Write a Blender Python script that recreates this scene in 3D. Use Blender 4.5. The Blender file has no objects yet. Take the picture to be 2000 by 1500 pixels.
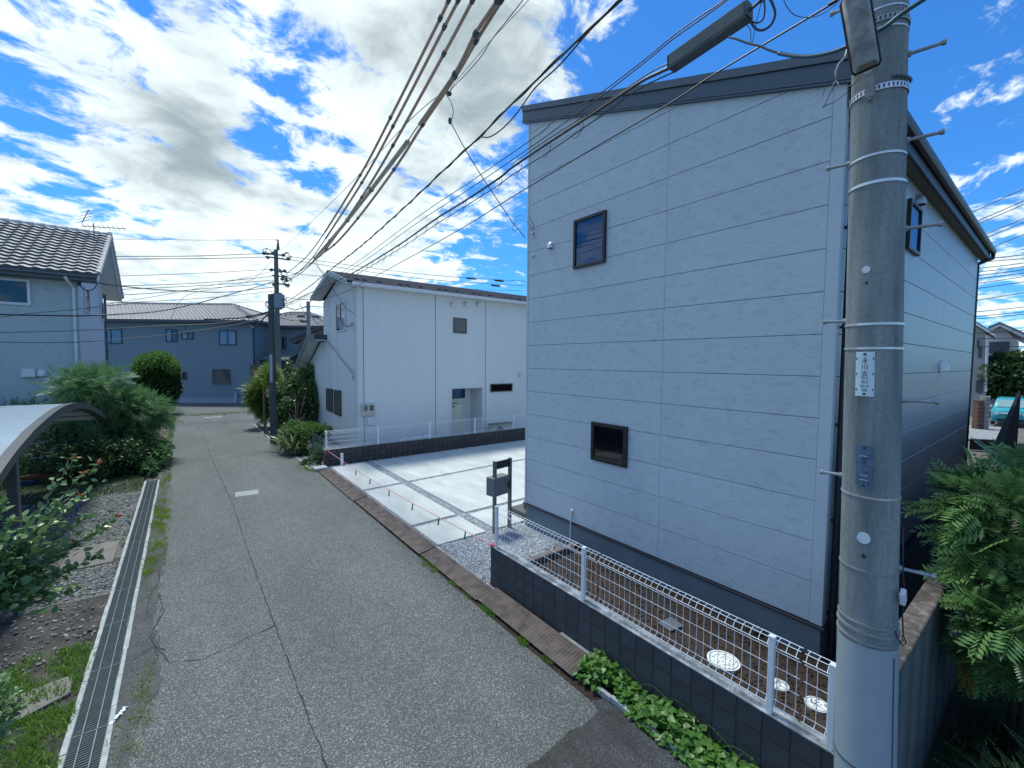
import bpy, math, random
import numpy as np
from mathutils import Vector, Matrix
R = math.radians
random.seed(7); rng = np.random.default_rng(7)
S = bpy.context.scene
COL = S.collection
# ------------------------------------------------------------------ camera
F = 836.0; H = 3.35
nz = np.array([.008656, 1, .05195]); nz /= np.linalg.norm(nz)
ny = np.array([(357-1000)/F, 49/F, -1]); ny -= nz*ny.dot(nz); ny /= np.linalg.norm(ny)
nx = np.cross(ny, nz); CM = np.array([nx, ny, nz])
CAM = np.array([0, 0, H])
cd = bpy.data.cameras.new('camera'); cam = bpy.data.objects.new('camera', cd); COL.objects.link(cam)
cd.sensor_width = 36; cd.lens = 36*F/2000; cd.clip_start = .05; cd.clip_end = 6000
m = Matrix.Identity(4)
for i in range(3):
    for j in range(3): m[i][j] = CM[i][j]
    m[i][3] = CAM[i]
cam.matrix_world = m
S.camera = cam
# ------------------------------------------------------------------ world
SUN_EL, SUN_AZ = 68, 1          # azimuth measured from +Y towards +X
W = bpy.data.worlds.new('World'); S.world = W; W.use_nodes = True
nt = W.node_tree; nt.nodes.clear()
def ray(px, py): return CM @ np.array([(px-1000)/F, -(py-750)/F, -1])
def sky_world():
    N = nt.nodes; L = nt.links
    def node(t, **k):
        n = N.new(t)
        for a, b in k.items(): setattr(n, a, b)
        return n
    def mth(op, a, b=None, c=None, clamp=False):
        n = node('ShaderNodeMath', operation=op); n.use_clamp = clamp
        for i, v in enumerate((a, b, c)):
            if v is None: continue
            if isinstance(v, (int, float)): n.inputs[i].default_value = v
            else: L.new(v, n.inputs[i])
        return n.outputs[0]
    tc = node('ShaderNodeTexCoord').outputs['Generated']
    sep = node('ShaderNodeSeparateXYZ'); L.new(tc, sep.inputs[0])
    z = mth('ADD', mth('MAXIMUM', sep.outputs[2], 0.0), .16)
    cx = mth('DIVIDE', sep.outputs[0], z); cy = mth('DIVIDE', sep.outputs[1], z)
    comb = node('ShaderNodeCombineXYZ'); L.new(cx, comb.inputs[0]); L.new(cy, comb.inputs[1])
    def noise(sc, det, rough=.5, dist=0, vec=None, scale3=(1, 1, 1), rot=0, loc=(0, 0, 0)):
        mp = node('ShaderNodeMapping'); L.new(vec or comb.outputs[0], mp.inputs[0])
        mp.inputs['Scale'].default_value = scale3; mp.inputs['Rotation'].default_value = (0, 0, rot); mp.inputs['Location'].default_value = loc
        n = node('ShaderNodeTexNoise'); n.inputs['Scale'].default_value = sc; n.inputs['Detail'].default_value = det
        n.inputs['Roughness'].default_value = rough; n.inputs['Distortion'].default_value = dist
        L.new(mp.outputs[0], n.inputs['Vector']); return n.outputs['Fac']
    def blob(px, py, sharp, amp):
        d = ray(px, py); d = d/np.linalg.norm(d)
        v = node('ShaderNodeVectorMath', operation='DOT_PRODUCT'); L.new(tc, v.inputs[0]); v.inputs[1].default_value = d
        e = mth('EXPONENT', mth('MULTIPLY', mth('SUBTRACT', v.outputs['Value'], 1.0), sharp))
        return mth('MULTIPLY', e, amp)
    def total(lst):
        s = lst[0]
        for q in lst[1:]: s = mth('ADD', s, q)
        return s
    big = noise(1.3, 3, .5, .2)
    mid = noise(5.0, 13, .64, .4, loc=(5.4, 2.9, 0))
    wis = noise(3.4, 11, .66, .5, scale3=(.7, 1.9, 1), rot=.5)
    dens = total([mth('MULTIPLY', mid, .78), mth('MULTIPLY', big, .16), mth('MULTIPLY', wis, .22)])
    bias = total([blob(300, 480, 3.0, .070), blob(650, 150, 5, .055), blob(1960, 70, 60, .125), blob(1930, 330, 70, .085), blob(1990, 580, 40, .16), blob(780, 560, 60, .05), blob(950, 160, 26, .14), blob(620, 200, 12, .03),
                  blob(375, 285, 260, .14), blob(1450, 180, 9, -.25), blob(1850, 300, 7, -.09), blob(930, 520, 30, -.10), blob(560, 560, 10, .05),
                  blob(30, 200, 30, -.05), blob(150, 320, 90, -.05), blob(500, 290, 160, -.13), blob(480, 20, 120, -.09), blob(1130, 60, 50, .08),
                  blob(680, 260, 200, -.05)])
    dens = mth('ADD', dens, bias)
    mask = node('ShaderNodeMapRange', interpolation_type='SMOOTHSTEP'); L.new(dens, mask.inputs[0])
    mask.inputs['From Min'].default_value = .565; mask.inputs['From Max'].default_value = .675
    # grey undersides: thick parts, plus two dark clouds
    g1 = noise(1.9, 5, .55, .3, loc=(7, 2, 0)); g2 = noise(4.5, 9, .6, .4, loc=(1, 5, 0))
    shade = total([mth('MULTIPLY', g1, .32), mth('MULTIPLY', g2, .70), blob(375, 285, 330, .34), blob(960, 160, 40, .22), blob(700, 400, 40, .02), blob(200, 400, 10, .03)])
    mr = node('ShaderNodeMapRange', interpolation_type='SMOOTHSTEP'); L.new(shade, mr.inputs[0])
    mr.inputs['From Min'].default_value = .44; mr.inputs['From Max'].default_value = .90
    cc = node('ShaderNodeMix', data_type='RGBA'); L.new(mr.outputs[0], cc.inputs[0])
    cc.inputs[6].default_value = (5.1, 5.75, 5.85, 1); cc.inputs[7].default_value = (1.8, 2.25, 2.5, 1)
    sky = node('ShaderNodeTexSky', sky_type='NISHITA'); sky.sun_disc = False
    sky.sun_elevation = R(SUN_EL); sky.sun_rotation = R(SUN_AZ); sky.altitude = 50; sky.air_density = 1.0; sky.dust_density = .3; sky.ozone_density = 2.0
    tint = node('ShaderNodeMix', data_type='RGBA', blend_type='MULTIPLY'); tint.inputs[0].default_value = 1
    L.new(sky.outputs[0], tint.inputs[6]); tint.inputs[7].default_value = (.19, .55, .93, 1)
    mx = node('ShaderNodeMix', data_type='RGBA'); L.new(mask.outputs[0], mx.inputs[0]); L.new(tint.outputs[2], mx.inputs[6]); L.new(cc.outputs[2], mx.inputs[7])
    bg = node('ShaderNodeBackground'); L.new(mx.outputs[2], bg.inputs[0]); bg.inputs[1].default_value = .1
    out = node('ShaderNodeOutputWorld'); L.new(bg.outputs[0], out.inputs[0])
sky_world()
sd = bpy.data.lights.new('sun', 'SUN'); sun = bpy.data.objects.new('sun', sd); COL.objects.link(sun)
sd.energy = 2.0; sd.angle = R(10); sd.color = (1, .98, .90)
az, el = R(SUN_AZ), R(SUN_EL)
sv = Vector((math.sin(az)*math.cos(el), math.cos(az)*math.cos(el), math.sin(el)))
sun.rotation_euler = sv.to_track_quat('Z', 'Y').to_euler(); sun.location = (0, 10, 30)
S.view_settings.view_transform = 'Standard'; S.view_settings.look = 'None'
S.view_settings.exposure = 1.05; S.view_settings.gamma = 1; S.view_settings.use_curve_mapping = False
S.render.engine = 'CYCLES'; S.cycles.max_bounces = 6; S.cycles.transparent_max_bounces = 12
# ------------------------------------------------------------------ helpers
def G(px, py, z=0.): r = ray(px, py); return CAM + r*(z-H)/r[2]          # photo point on the plane z
def PX(px, py, X): r = ray(px, py); return CAM + r*X/r[0]                 # ... on the plane x = X
def PY(px, py, Y): r = ray(px, py); return CAM + r*Y/r[1]
def PV(px, py, A, B):                                                     # ... on the upright plane through plan points A, B
    A = np.array(A[:2], float); B = np.array(B[:2], float); n = np.array([B[1]-A[1], A[0]-B[0]]); r = ray(px, py)
    return CAM + r*(n@A)/(n@r[:2])
class MB:
    def __init__(s): s.v = []; s.f = []; s.m = []
    def add(s, vs, fs, mi=0):
        o = len(s.v); s.v += [tuple(map(float, p)) for p in vs]; s.f += [tuple(i+o for i in f) for f in fs]; s.m += [mi]*len(fs); return s
    def box(s, x0, x1, y0, y1, z0, z1, mi=0):
        if x0 > x1: x0, x1 = x1, x0
        if y0 > y1: y0, y1 = y1, y0
        if z0 > z1: z0, z1 = z1, z0
        return s.add([(x0,y0,z0),(x1,y0,z0),(x1,y1,z0),(x0,y1,z0),(x0,y0,z1),(x1,y0,z1),(x1,y1,z1),(x0,y1,z1)],
                     [(0,3,2,1),(4,5,6,7),(0,1,5,4),(1,2,6,5),(2,3,7,6),(3,0,4,7)], mi)
    def obox(s, c, ax, ay, az_, mi=0):                                     # oriented box: centre and three half axes
        c, ax, ay, az_ = map(np.array, (c, ax, ay, az_)); vs = []
        for k in (-1, 1):
            for i, j in ((-1,-1),(1,-1),(1,1),(-1,1)): vs.append(c+ax*i+ay*j+az_*k)
        return s.add(vs, [(0,3,2,1),(4,5,6,7),(0,1,5,4),(1,2,6,5),(2,3,7,6),(3,0,4,7)], mi)
    def hexa(s, b, t, mi=0):                                               # four bottom, four top corners
        return s.add(list(b)+list(t), [(0,3,2,1),(4,5,6,7),(0,1,5,4),(1,2,6,5),(2,3,7,6),(3,0,4,7)], mi)
    def prism(s, poly, d, mi=0):                                           # planar polygon pushed along vector d
        n = len(poly); a = [np.array(p, float) for p in poly]; b = [p+np.array(d, float) for p in a]
        fs = [tuple(range(n))[::-1], tuple(range(n, 2*n))] + [(i, (i+1) % n, (i+1) % n+n, i+n) for i in range(n)]
        return s.add(a+b, fs, mi)
    def tube(s, pts, r, n=6, mi=0, caps=True):
        P = [np.array(p, float) for p in pts]; k = len(P); rr = r if hasattr(r, '__len__') else [r]*k
        up = np.array([0, 0, 1.]); vs = []; pa = None
        for i in range(k):
            t = P[min(i+1, k-1)]-P[max(i-1, 0)]; t /= (np.linalg.norm(t)+1e-12)
            if pa is None:
                a = np.cross(t, up)
                if np.linalg.norm(a) < .05: a = np.cross(t, [1, 0, 0])
            else: a = pa - t*pa.dot(t)
            a /= (np.linalg.norm(a)+1e-12); pa = a; b = np.cross(t, a)
            for j in range(n):
                an = 2*math.pi*j/n; vs.append(P[i]+rr[i]*(a*math.cos(an)+b*math.sin(an)))
        fs = [(i*n+j, i*n+(j+1) % n, (i+1)*n+(j+1) % n, (i+1)*n+j) for i in range(k-1) for j in range(n)]
        if caps: fs += [tuple(range(n))[::-1], tuple(range((k-1)*n, k*n))]
        return s.add(vs, fs, mi)
    def cyl(s, c, r, z0, z1, n=16, mi=0, r1=None):
        return s.tube([(c[0], c[1], z0), (c[0], c[1], z1)], [r, r if r1 is None else r1], n, mi)
    def sphere(s, c, r, n=10, mi=0):
        rx, ry, rz = r if hasattr(r, '__len__') else (r, r, r); vs = []; m_ = n//2
        for i in range(m_+1):
            th = math.pi*i/m_
            for j in range(n):
                ph = 2*math.pi*j/n; vs.append((c[0]+rx*math.sin(th)*math.cos(ph), c[1]+ry*math.sin(th)*math.sin(ph), c[2]+rz*math.cos(th)))
        fs = [(i*n+j, (i+1)*n+j, (i+1)*n+(j+1) % n, i*n+(j+1) % n) for i in range(m_) for j in range(n)]
        return s.add(vs, fs, mi)
ORG = {}
def mesh_obj(name, mb, mats, org=(0, 0, 0), smooth=False, bevel=0):
    me = bpy.data.meshes.new(name); o_ = np.array(org, float)
    v = np.array(mb.v, float).reshape(-1, 3)-o_
    me.from_pydata(v.tolist(), [], mb.f)
    for mt in (mats if isinstance(mats, (list, tuple)) else [mats]): me.materials.append(mt)
    if any(mb.m): me.polygons.foreach_set('material_index', mb.m)
    if smooth:
        me.polygons.foreach_set('use_smooth', [True]*len(me.polygons))
    me.update()
    o = bpy.data.objects.new(name, me); COL.objects.link(o)
    if smooth and smooth != 'all':
        md = o.modifiers.new('split', 'EDGE_SPLIT'); md.split_angle = R(38)
    if bevel:
        b = o.modifiers.new('bevel', 'BEVEL'); b.width = bevel; b.segments = 1; b.limit_method = 'ANGLE'; b.angle_limit = R(40)
    return o
def thing(name, label, cat, loc=(0, 0, 0), group=None):
    o = bpy.data.objects.new(name, None); COL.objects.link(o); o.location = loc; o.empty_display_size = .2
    o['label'] = label; o['category'] = cat
    if group: o['group'] = group
    ORG[o.name] = tuple(loc); return o
def part(name, mb, mat, parent, label=None, smooth=False, bevel=0, kind=None):
    org = ORG[parent.name]; o = mesh_obj(name, mb, mat, org, smooth, bevel); o.parent = parent; ORG[o.name] = org
    if label: o['label'] = label
    if kind: o['kind'] = kind
    return o
def solo(name, mb, mat, label, cat, group=None, smooth=False, bevel=0, loc=None):
    v = np.array(mb.v); c = loc if loc is not None else ((v[:, 0].min()+v[:, 0].max())/2, (v[:, 1].min()+v[:, 1].max())/2, v[:, 2].min())
    o = mesh_obj(name, mb, mat, c, smooth, bevel); o.location = c; o['label'] = label; o['category'] = cat
    if group: o['group'] = group
    ORG[o.name] = tuple(c); return o
def struct(name, mb, mat, parent=None, smooth=False):
    o = mesh_obj(name, mb, mat, (0, 0, 0), smooth); o['kind'] = 'structure'; ORG[o.name] = (0, 0, 0); return o
def piece(name, me, parent, wloc, rot=None, scale=None, kind=None):        # shared mesh data
    o = bpy.data.objects.new(name, me); COL.objects.link(o); o.parent = parent
    o.location = Vector(wloc)-Vector(ORG[parent.name])
    if rot is not None: o.rotation_euler = rot
    if scale is not None: o.scale = scale
    return o
def shared(name, mb, mat):
    me = bpy.data.meshes.new(name); me.from_pydata(mb.v, [], mb.f); 
    for mt in (mat if isinstance(mat, (list, tuple)) else [mat]): me.materials.append(mt)
    if any(mb.m): me.polygons.foreach_set('material_index', mb.m)
    me.update(); return me
def chamfer_box(w, d, h, c):                                               # box about its centre with a chamfered -Y face
    mb = MB(); x, y, z = w/2, d/2, h/2
    vs = [(-x+c,-y,-z+c),(x-c,-y,-z+c),(x-c,-y,z-c),(-x+c,-y,z-c),(-x,-y+c,-z),(x,-y+c,-z),(x,-y+c,z),(-x,-y+c,z),(-x,y,-z),(x,y,-z),(x,y,z),(-x,y,z)]
    fs = [(0,1,2,3),(0,4,5,1),(1,5,6,2),(2,6,7,3),(3,7,4,0),(4,8,9,5),(5,9,10,6),(6,10,11,7),(7,11,8,4),(8,11,10,9)]
    mb.add(vs, fs); return mb
# ------------------------------------------------------------------ materials
def mat(name, col, rough=.7, var=.12, sc=3., bump=0., bsc=60., metal=0., rnd=0., col2=None, thr=None, stretch=(1, 1, 1), spec=.5, det=5, island=0., sheen=None):
    m_ = bpy.data.materials.new(name); m_.use_nodes = True; t = m_.node_tree; N = t.nodes; L = t.links
    b = N['Principled BSDF']; b.inputs['Roughness'].default_value = rough; b.inputs['Metallic'].default_value = metal; b.inputs['Specular IOR Level'].default_value = spec
    tc = N.new('ShaderNodeTexCoord'); mp = N.new('ShaderNodeMapping'); mp.inputs['Scale'].default_value = stretch; L.new(tc.outputs['Object'], mp.inputs[0])
    n = N.new('ShaderNodeTexNoise'); n.inputs['Scale'].default_value = sc; n.inputs['Detail'].default_value = det; n.inputs['Roughness'].default_value = .6
    L.new(mp.outputs[0], n.inputs['Vector'])
    mr = N.new('ShaderNodeMapRange'); L.new(n.outputs['Fac'], mr.inputs[0])
    lo, hi = thr if thr else (.25, .75)
    mr.inputs['From Min'].default_value = lo; mr.inputs['From Max'].default_value = hi
    mx = N.new('ShaderNodeMix'); mx.data_type = 'RGBA'; L.new(mr.outputs[0], mx.inputs[0])
    c2 = col2 if col2 else tuple(min(1, c*(1+var)) for c in col); c1 = col if col2 else tuple(c*(1-var) for c in col)
    mx.inputs[6].default_value = (*c1, 1); mx.inputs[7].default_value = (*c2, 1)
    last = mx.outputs[2]
    if rnd or island:
        src = N.new('ShaderNodeObjectInfo').outputs['Random'] if rnd else N.new('ShaderNodeNewGeometry').outputs['Random Per Island']
        k = rnd or island
        r2 = N.new('ShaderNodeMapRange'); L.new(src, r2.inputs[0]); r2.inputs['To Min'].default_value = 1-k; r2.inputs['To Max'].default_value = 1+k
        vm = N.new('ShaderNodeVectorMath'); vm.operation = 'SCALE'; L.new(last, vm.inputs[0]); L.new(r2.outputs[0], vm.inputs['Scale']); last = vm.outputs[0]
    L.new(last, b.inputs['Base Color'])
    if bump:
        n2 = N.new('ShaderNodeTexNoise'); n2.inputs['Scale'].default_value = bsc; n2.inputs['Detail'].default_value = 3; L.new(mp.outputs[0], n2.inputs['Vector'])
        bp = N.new('ShaderNodeBump'); bp.inputs['Strength'].default_value = min(1, bump); bp.inputs['Distance'].default_value = .02; L.new(n2.outputs['Fac'], bp.inputs['Height']); L.new(bp.outputs[0], b.inputs['Normal'])
    return m_
def leafmat(name, col, col2, rough=.45, trans=.35, spread=.5):
    m_ = bpy.data.materials.new(name); m_.use_nodes = True; t = m_.node_tree; N = t.nodes; L = t.links; b = N['Principled BSDF']; b.inputs['Roughness'].default_value = rough
    g = N.new('ShaderNodeNewGeometry'); tc = N.new('ShaderNodeTexCoord'); n = N.new('ShaderNodeTexNoise'); n.inputs['Scale'].default_value = 1.6; n.inputs['Detail'].default_value = 3; L.new(tc.outputs['Object'], n.inputs['Vector'])
    ad = N.new('ShaderNodeMath'); ad.operation = 'MULTIPLY_ADD'; L.new(n.outputs['Fac'], ad.inputs[0]); ad.inputs[1].default_value = 1-spread
    mu = N.new('ShaderNodeMath'); mu.operation = 'MULTIPLY'; L.new(g.outputs['Random Per Island'], mu.inputs[0]); mu.inputs[1].default_value = spread; L.new(mu.outputs[0], ad.inputs[2])
    mx = N.new('ShaderNodeMix'); mx.data_type = 'RGBA'; L.new(ad.outputs[0], mx.inputs[0]); mx.inputs[6].default_value = (*col, 1); mx.inputs[7].default_value = (*col2, 1)
    L.new(mx.outputs[2], b.inputs['Base Color'])
    tr = N.new('ShaderNodeBsdfTranslucent'); L.new(mx.outputs[2], tr.inputs[0]); ms = N.new('ShaderNodeMixShader'); ms.inputs[0].default_value = trans
    L.new(b.outputs[0], ms.inputs[1]); L.new(tr.outputs[0], ms.inputs[2]); L.new(ms.outputs[0], N['Material Output'].inputs[0])
    return m_
def asphalt(name, base, light, speck=.5, stain=.25):
    m_ = bpy.data.materials.new(name); m_.use_nodes = True; t = m_.node_tree; N = t.nodes; L = t.links; b = N['Principled BSDF']; b.inputs['Roughness'].default_value = .85
    tc = N.new('ShaderNodeTexCoord').outputs['Object']
    def nz_(sc, det=4, st=(1, 1, 1)):
        mp = N.new('ShaderNodeMapping'); mp.inputs['Scale'].default_value = st; L.new(tc, mp.inputs[0])
        n = N.new('ShaderNodeTexNoise'); n.inputs['Scale'].default_value = sc; n.inputs['Detail'].default_value = det; n.inputs['Roughness'].default_value = .65; L.new(mp.outputs[0], n.inputs['Vector']); return n.outputs['Fac']
    v = N.new('ShaderNodeTexVoronoi'); v.inputs['Scale'].default_value = 105; L.new(tc, v.inputs['Vector'])
    sp = N.new('ShaderNodeSeparateColor'); L.new(v.outputs['Color'], sp.inputs[0])
    pw = N.new('ShaderNodeMath'); pw.operation = 'POWER'; L.new(sp.outputs[0], pw.inputs[0]); pw.inputs[1].default_value = 5
    g = N.new('ShaderNodeMapRange'); L.new(nz_(62, 3), g.inputs[0]); g.inputs['From Min'].default_value = .42; g.inputs['From Max'].default_value = .66
    mm = N.new('ShaderNodeMath'); mm.operation = 'MULTIPLY_ADD'; L.new(pw.outputs[0], mm.inputs[0]); mm.inputs[1].default_value = speck
    g2 = N.new('ShaderNodeMath'); g2.operation = 'MULTIPLY'; L.new(g.outputs[0], g2.inputs[0]); g2.inputs[1].default_value = .15; L.new(g2.outputs[0], mm.inputs[2])
    mx = N.new('ShaderNodeMix'); mx.data_type = 'RGBA'; mx.clamp_factor = True; L.new(mm.outputs[0], mx.inputs[0]); mx.inputs[6].default_value = (*base, 1); mx.inputs[7].default_value = (*light, 1)
    st = N.new('ShaderNodeMapRange'); L.new(nz_(.55, 7, (1.6, .45, 1)), st.inputs[0]); st.inputs['From Min'].default_value = .33; st.inputs['From Max'].default_value = .66; st.inputs['To Min'].default_value = 1-stain; st.inputs['To Max'].default_value = 1+stain*.6
    st2 = N.new('ShaderNodeMapRange'); L.new(nz_(2.7, 7), st2.inputs[0]); st2.inputs['From Min'].default_value = .3; st2.inputs['From Max'].default_value = .7; st2.inputs['To Min'].default_value = 1-stain*.5; st2.inputs['To Max'].default_value = 1+stain*.4
    a = N.new('ShaderNodeMath'); a.operation = 'MULTIPLY'; L.new(st.outputs[0], a.inputs[0]); L.new(st2.outputs[0], a.inputs[1])
    vm = N.new('ShaderNodeVectorMath'); vm.operation = 'SCALE'; L.new(mx.outputs[2], vm.inputs[0]); L.new(a.outputs[0], vm.inputs['Scale']); L.new(vm.outputs[0], b.inputs['Base Color'])
    bp = N.new('ShaderNodeBump'); bp.inputs['Strength'].default_value = .55; bp.inputs['Distance'].default_value = .006; L.new(mm.outputs[0], bp.inputs['Height']); L.new(bp.outputs[0], b.inputs['Normal'])
    return m_
def glassmat(name, tint=(.55, .62, .68), refl=.25):
    m_ = bpy.data.materials.new(name); m_.use_nodes = True; t = m_.node_tree; N = t.nodes; L = t.links
    g = N.new('ShaderNodeBsdfGlossy'); g.inputs['Roughness'].default_value = .03; g.inputs[0].default_value = (.9, .95, 1, 1)
    tr = N.new('ShaderNodeBsdfTransparent'); tr.inputs[0].default_value = (*tint, 1)
    lw = N.new('ShaderNodeLayerWeight'); lw.inputs[0].default_value = .5; fr = N.new('ShaderNodeMath'); fr.operation = 'POWER'; L.new(lw.outputs['Facing'], fr.inputs[0]); fr.inputs[1].default_value = 4.
    ad = N.new('ShaderNodeMath'); ad.operation = 'MULTIPLY_ADD'; ad.use_clamp = True; ad.inputs[1].default_value = .35; L.new(fr.outputs[0], ad.inputs[0]); ad.inputs[2].default_value = refl+.012
    ms = N.new('ShaderNodeMixShader'); L.new(ad.outputs[0], ms.inputs[0]); L.new(tr.outputs[0], ms.inputs[1]); L.new(g.outputs[0], ms.inputs[2]); L.new(ms.outputs[0], N['Material Output'].inputs[0])
    return m_
def sidingmat(name, col, rough=.62, marks=.14, relief=.4):
    m_ = bpy.data.materials.new(name); m_.use_nodes = True; t = m_.node_tree; N = t.nodes; L = t.links; b = N['Principled BSDF']; b.inputs['Roughness'].default_value = rough
    tc = N.new('ShaderNodeTexCoord').outputs['Object']
    def nz_(sc, det, st, dist=0):
        mp = N.new('ShaderNodeMapping'); mp.inputs['Scale'].default_value = st; mp.inputs['Rotation'].default_value = (.35, 0, 0); L.new(tc, mp.inputs[0])
        n = N.new('ShaderNodeTexNoise'); n.inputs['Scale'].default_value = sc; n.inputs['Detail'].default_value = det; n.inputs['Roughness'].default_value = .6; n.inputs['Distortion'].default_value = dist; L.new(mp.outputs[0], n.inputs['Vector']); return n.outputs['Fac']
    a = nz_(9, 5, (1, .75, 1.9), .8)
    r = N.new('ShaderNodeMapRange'); L.new(a, r.inputs[0]); r.inputs['From Min'].default_value = .50; r.inputs['From Max'].default_value = .66
    ab = N.new('ShaderNodeMath'); ab.operation = 'MULTIPLY'; L.new(r.outputs[0], ab.inputs[0]); ab.inputs[1].default_value = marks
    fine = nz_(45, 4, (1, 1, 1.4)); r3 = N.new('ShaderNodeMapRange'); L.new(fine, r3.inputs[0]); r3.inputs['From Min'].default_value = .3; r3.inputs['From Max'].default_value = .7; r3.inputs['To Min'].default_value = 1.05; r3.inputs['To Max'].default_value = .95
    big = nz_(1.1, 4, (1.6, 1.6, .35)); r4 = N.new('ShaderNodeMapRange'); L.new(big, r4.inputs[0]); r4.inputs['To Min'].default_value = .94; r4.inputs['To Max'].default_value = 1.06
    s1 = N.new('ShaderNodeMath'); s1.operation = 'SUBTRACT'; s1.inputs[0].default_value = 1; L.new(ab.outputs[0], s1.inputs[1])
    s2 = N.new('ShaderNodeMath'); s2.operation = 'MULTIPLY'; L.new(s1.outputs[0], s2.inputs[0]); L.new(r3.outputs[0], s2.inputs[1])
    s3 = N.new('ShaderNodeMath'); s3.operation = 'MULTIPLY'; L.new(s2.outputs[0], s3.inputs[0]); L.new(r4.outputs[0], s3.inputs[1])
    r5 = N.new('ShaderNodeMapRange'); L.new(N.new('ShaderNodeObjectInfo').outputs['Random'], r5.inputs[0]); r5.inputs['To Min'].default_value = .97; r5.inputs['To Max'].default_value = 1.03
    s4 = N.new('ShaderNodeMath'); s4.operation = 'MULTIPLY'; L.new(s3.outputs[0], s4.inputs[0]); L.new(r5.outputs[0], s4.inputs[1]); s3 = s4
    vm = N.new('ShaderNodeVectorMath'); vm.operation = 'SCALE'; vm.inputs[0].default_value = col; L.new(s3.outputs[0], vm.inputs['Scale']); L.new(vm.outputs[0], b.inputs['Base Color'])
    bp = N.new('ShaderNodeBump'); bp.inputs['Strength'].default_value = relief; bp.inputs['Distance'].default_value = .008; L.new(s2.outputs[0], bp.inputs['Height']); L.new(bp.outputs[0], b.inputs['Normal'])
    return m_
def stainmat(name, col, dark, rough=.85, bump=.3, streak=(3, 3, .35)):      # concrete with long rain streaks
    m_ = bpy.data.materials.new(name); m_.use_nodes = True; t = m_.node_tree; N = t.nodes; L = t.links; b = N['Principled BSDF']; b.inputs['Roughness'].default_value = rough
    tc = N.new('ShaderNodeTexCoord').outputs['Object']
    def nz_(sc, det, st):
        mp = N.new('ShaderNodeMapping'); mp.inputs['Scale'].default_value = st; L.new(tc, mp.inputs[0])
        n = N.new('ShaderNodeTexNoise'); n.inputs['Scale'].default_value = sc; n.inputs['Detail'].default_value = det; n.inputs['Roughness'].default_value = .62; L.new(mp.outputs[0], n.inputs['Vector']); return n.outputs['Fac']
    r = N.new('ShaderNodeMapRange'); L.new(nz_(1.7, 7, streak), r.inputs[0]); r.inputs['From Min'].default_value = .36; r.inputs['From Max'].default_value = .66
    mx = N.new('ShaderNodeMix'); mx.data_type = 'RGBA'; L.new(r.outputs[0], mx.inputs[0]); mx.inputs[6].default_value = (*dark, 1); mx.inputs[7].default_value = (*col, 1)
    r2 = N.new('ShaderNodeMapRange'); L.new(nz_(55, 4, (1, 1, 1)), r2.inputs[0]); r2.inputs['From Min'].default_value = .3; r2.inputs['From Max'].default_value = .7; r2.inputs['To Min'].default_value = .84; r2.inputs['To Max'].default_value = 1.14
    vm = N.new('ShaderNodeVectorMath'); vm.operation = 'SCALE'; L.new(mx.outputs[2], vm.inputs[0]); L.new(r2.outputs[0], vm.inputs['Scale']); L.new(vm.outputs[0], b.inputs['Base Color'])
    bp = N.new('ShaderNodeBump'); bp.inputs['Strength'].default_value = bump; bp.inputs['Distance'].default_value = .004; L.new(r2.outputs[0], bp.inputs['Height']); L.new(bp.outputs[0], b.inputs['Normal'])
    return m_
K = {}
K['asphalt'] = asphalt('asphalt', (.043, .052, .053), (.42, .45, .44), .52, .20)
K['asphalt_new'] = asphalt('asphalt_dark', (.028, .033, .037), (.24, .25, .25), .35, .75)
K['asphalt_old'] = asphalt('asphalt_old', (.042, .050, .052), (.22, .23, .22), .45, .45)
K['crack'] = mat('crack_fill', (.022, .024, .024), .95, .3, 20)
K['earth'] = mat('earth_ground', (.085, .075, .06), .95, .35, 2.2, .6, 30, col2=(.17, .16, .14))
K['dirt'] = mat('yard_dirt', (.028, .027, .025), .95, .3, 3.5, .9, 28, col2=(.085, .08, .07), thr=(.4, .72))
K['soil'] = mat('garden_soil', (.022, .014, .010), .95, .3, 26, 1., 34, col2=(.055, .036, .026), thr=(.42, .75))
K['gravelbed'] = mat('gravel_bed', (.13, .15, .16), .9, .3, 45, 1., 60, col2=(.36, .40, .44), thr=(.4, .62))
K['gravelbed2'] = mat('yard_gravel_bed', (.06, .062, .058), .9, .3, 30, 1., 45, col2=(.17, .18, .17), thr=(.4, .62))
K['stone'] = mat('crushed_stone', (.38, .42, .46), .8, .1, 5, island=.6)
K['stone2'] = mat('grey_stone', (.17, .185, .185), .8, .1, 5, island=.7)
K['slab'] = stainmat('parking_concrete', (.50, .545, .53), (.38, .42, .41), .8, .2, (1.3, .5, 1))
K['conc'] = stainmat('concrete', (.30, .32, .32), (.17, .18, .18))
K['conc_old'] = mat('old_brown_concrete', (.11, .108, .10), .9, .3, 4, .4, 40, col2=(.20, .195, .18))
K['conc_pale'] = mat('pale_concrete', (.31, .35, .35), .85, .3, 9, .3, 60)
K['pole'] = stainmat('pole_concrete', (.26, .30, .30), (.125, .155, .165), .8, .25, (5, 5, .5))
K['polefar'] = mat('weathered_pole', (.10, .125, .115), .8, .35, 6, stretch=(1, 1, .3))
K['slim'] = mat('slim_dark_pole', (.050, .068, .075), .6, .3, 5, stretch=(1, 1, .3))
K['sleeve'] = mat('grey_sleeve', (.29, .36, .40), .38, .06, 6, spec=.5)
K['steel'] = mat('galvanised_steel', (.33, .37, .39), .42, .2, 22, metal=.55)
K['steel_dark'] = mat('dark_steel', (.09, .11, .125), .5, .25, 20, metal=.3)
K['band'] = mat('steel_band', (.62, .64, .65), .32, .2, 9, metal=.7)
K['rust'] = mat('rusty_plate', (.060, .049, .044), .82, .3, 5.5, .8, 55, col2=(.145, .118, .105), thr=(.35, .62))
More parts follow.
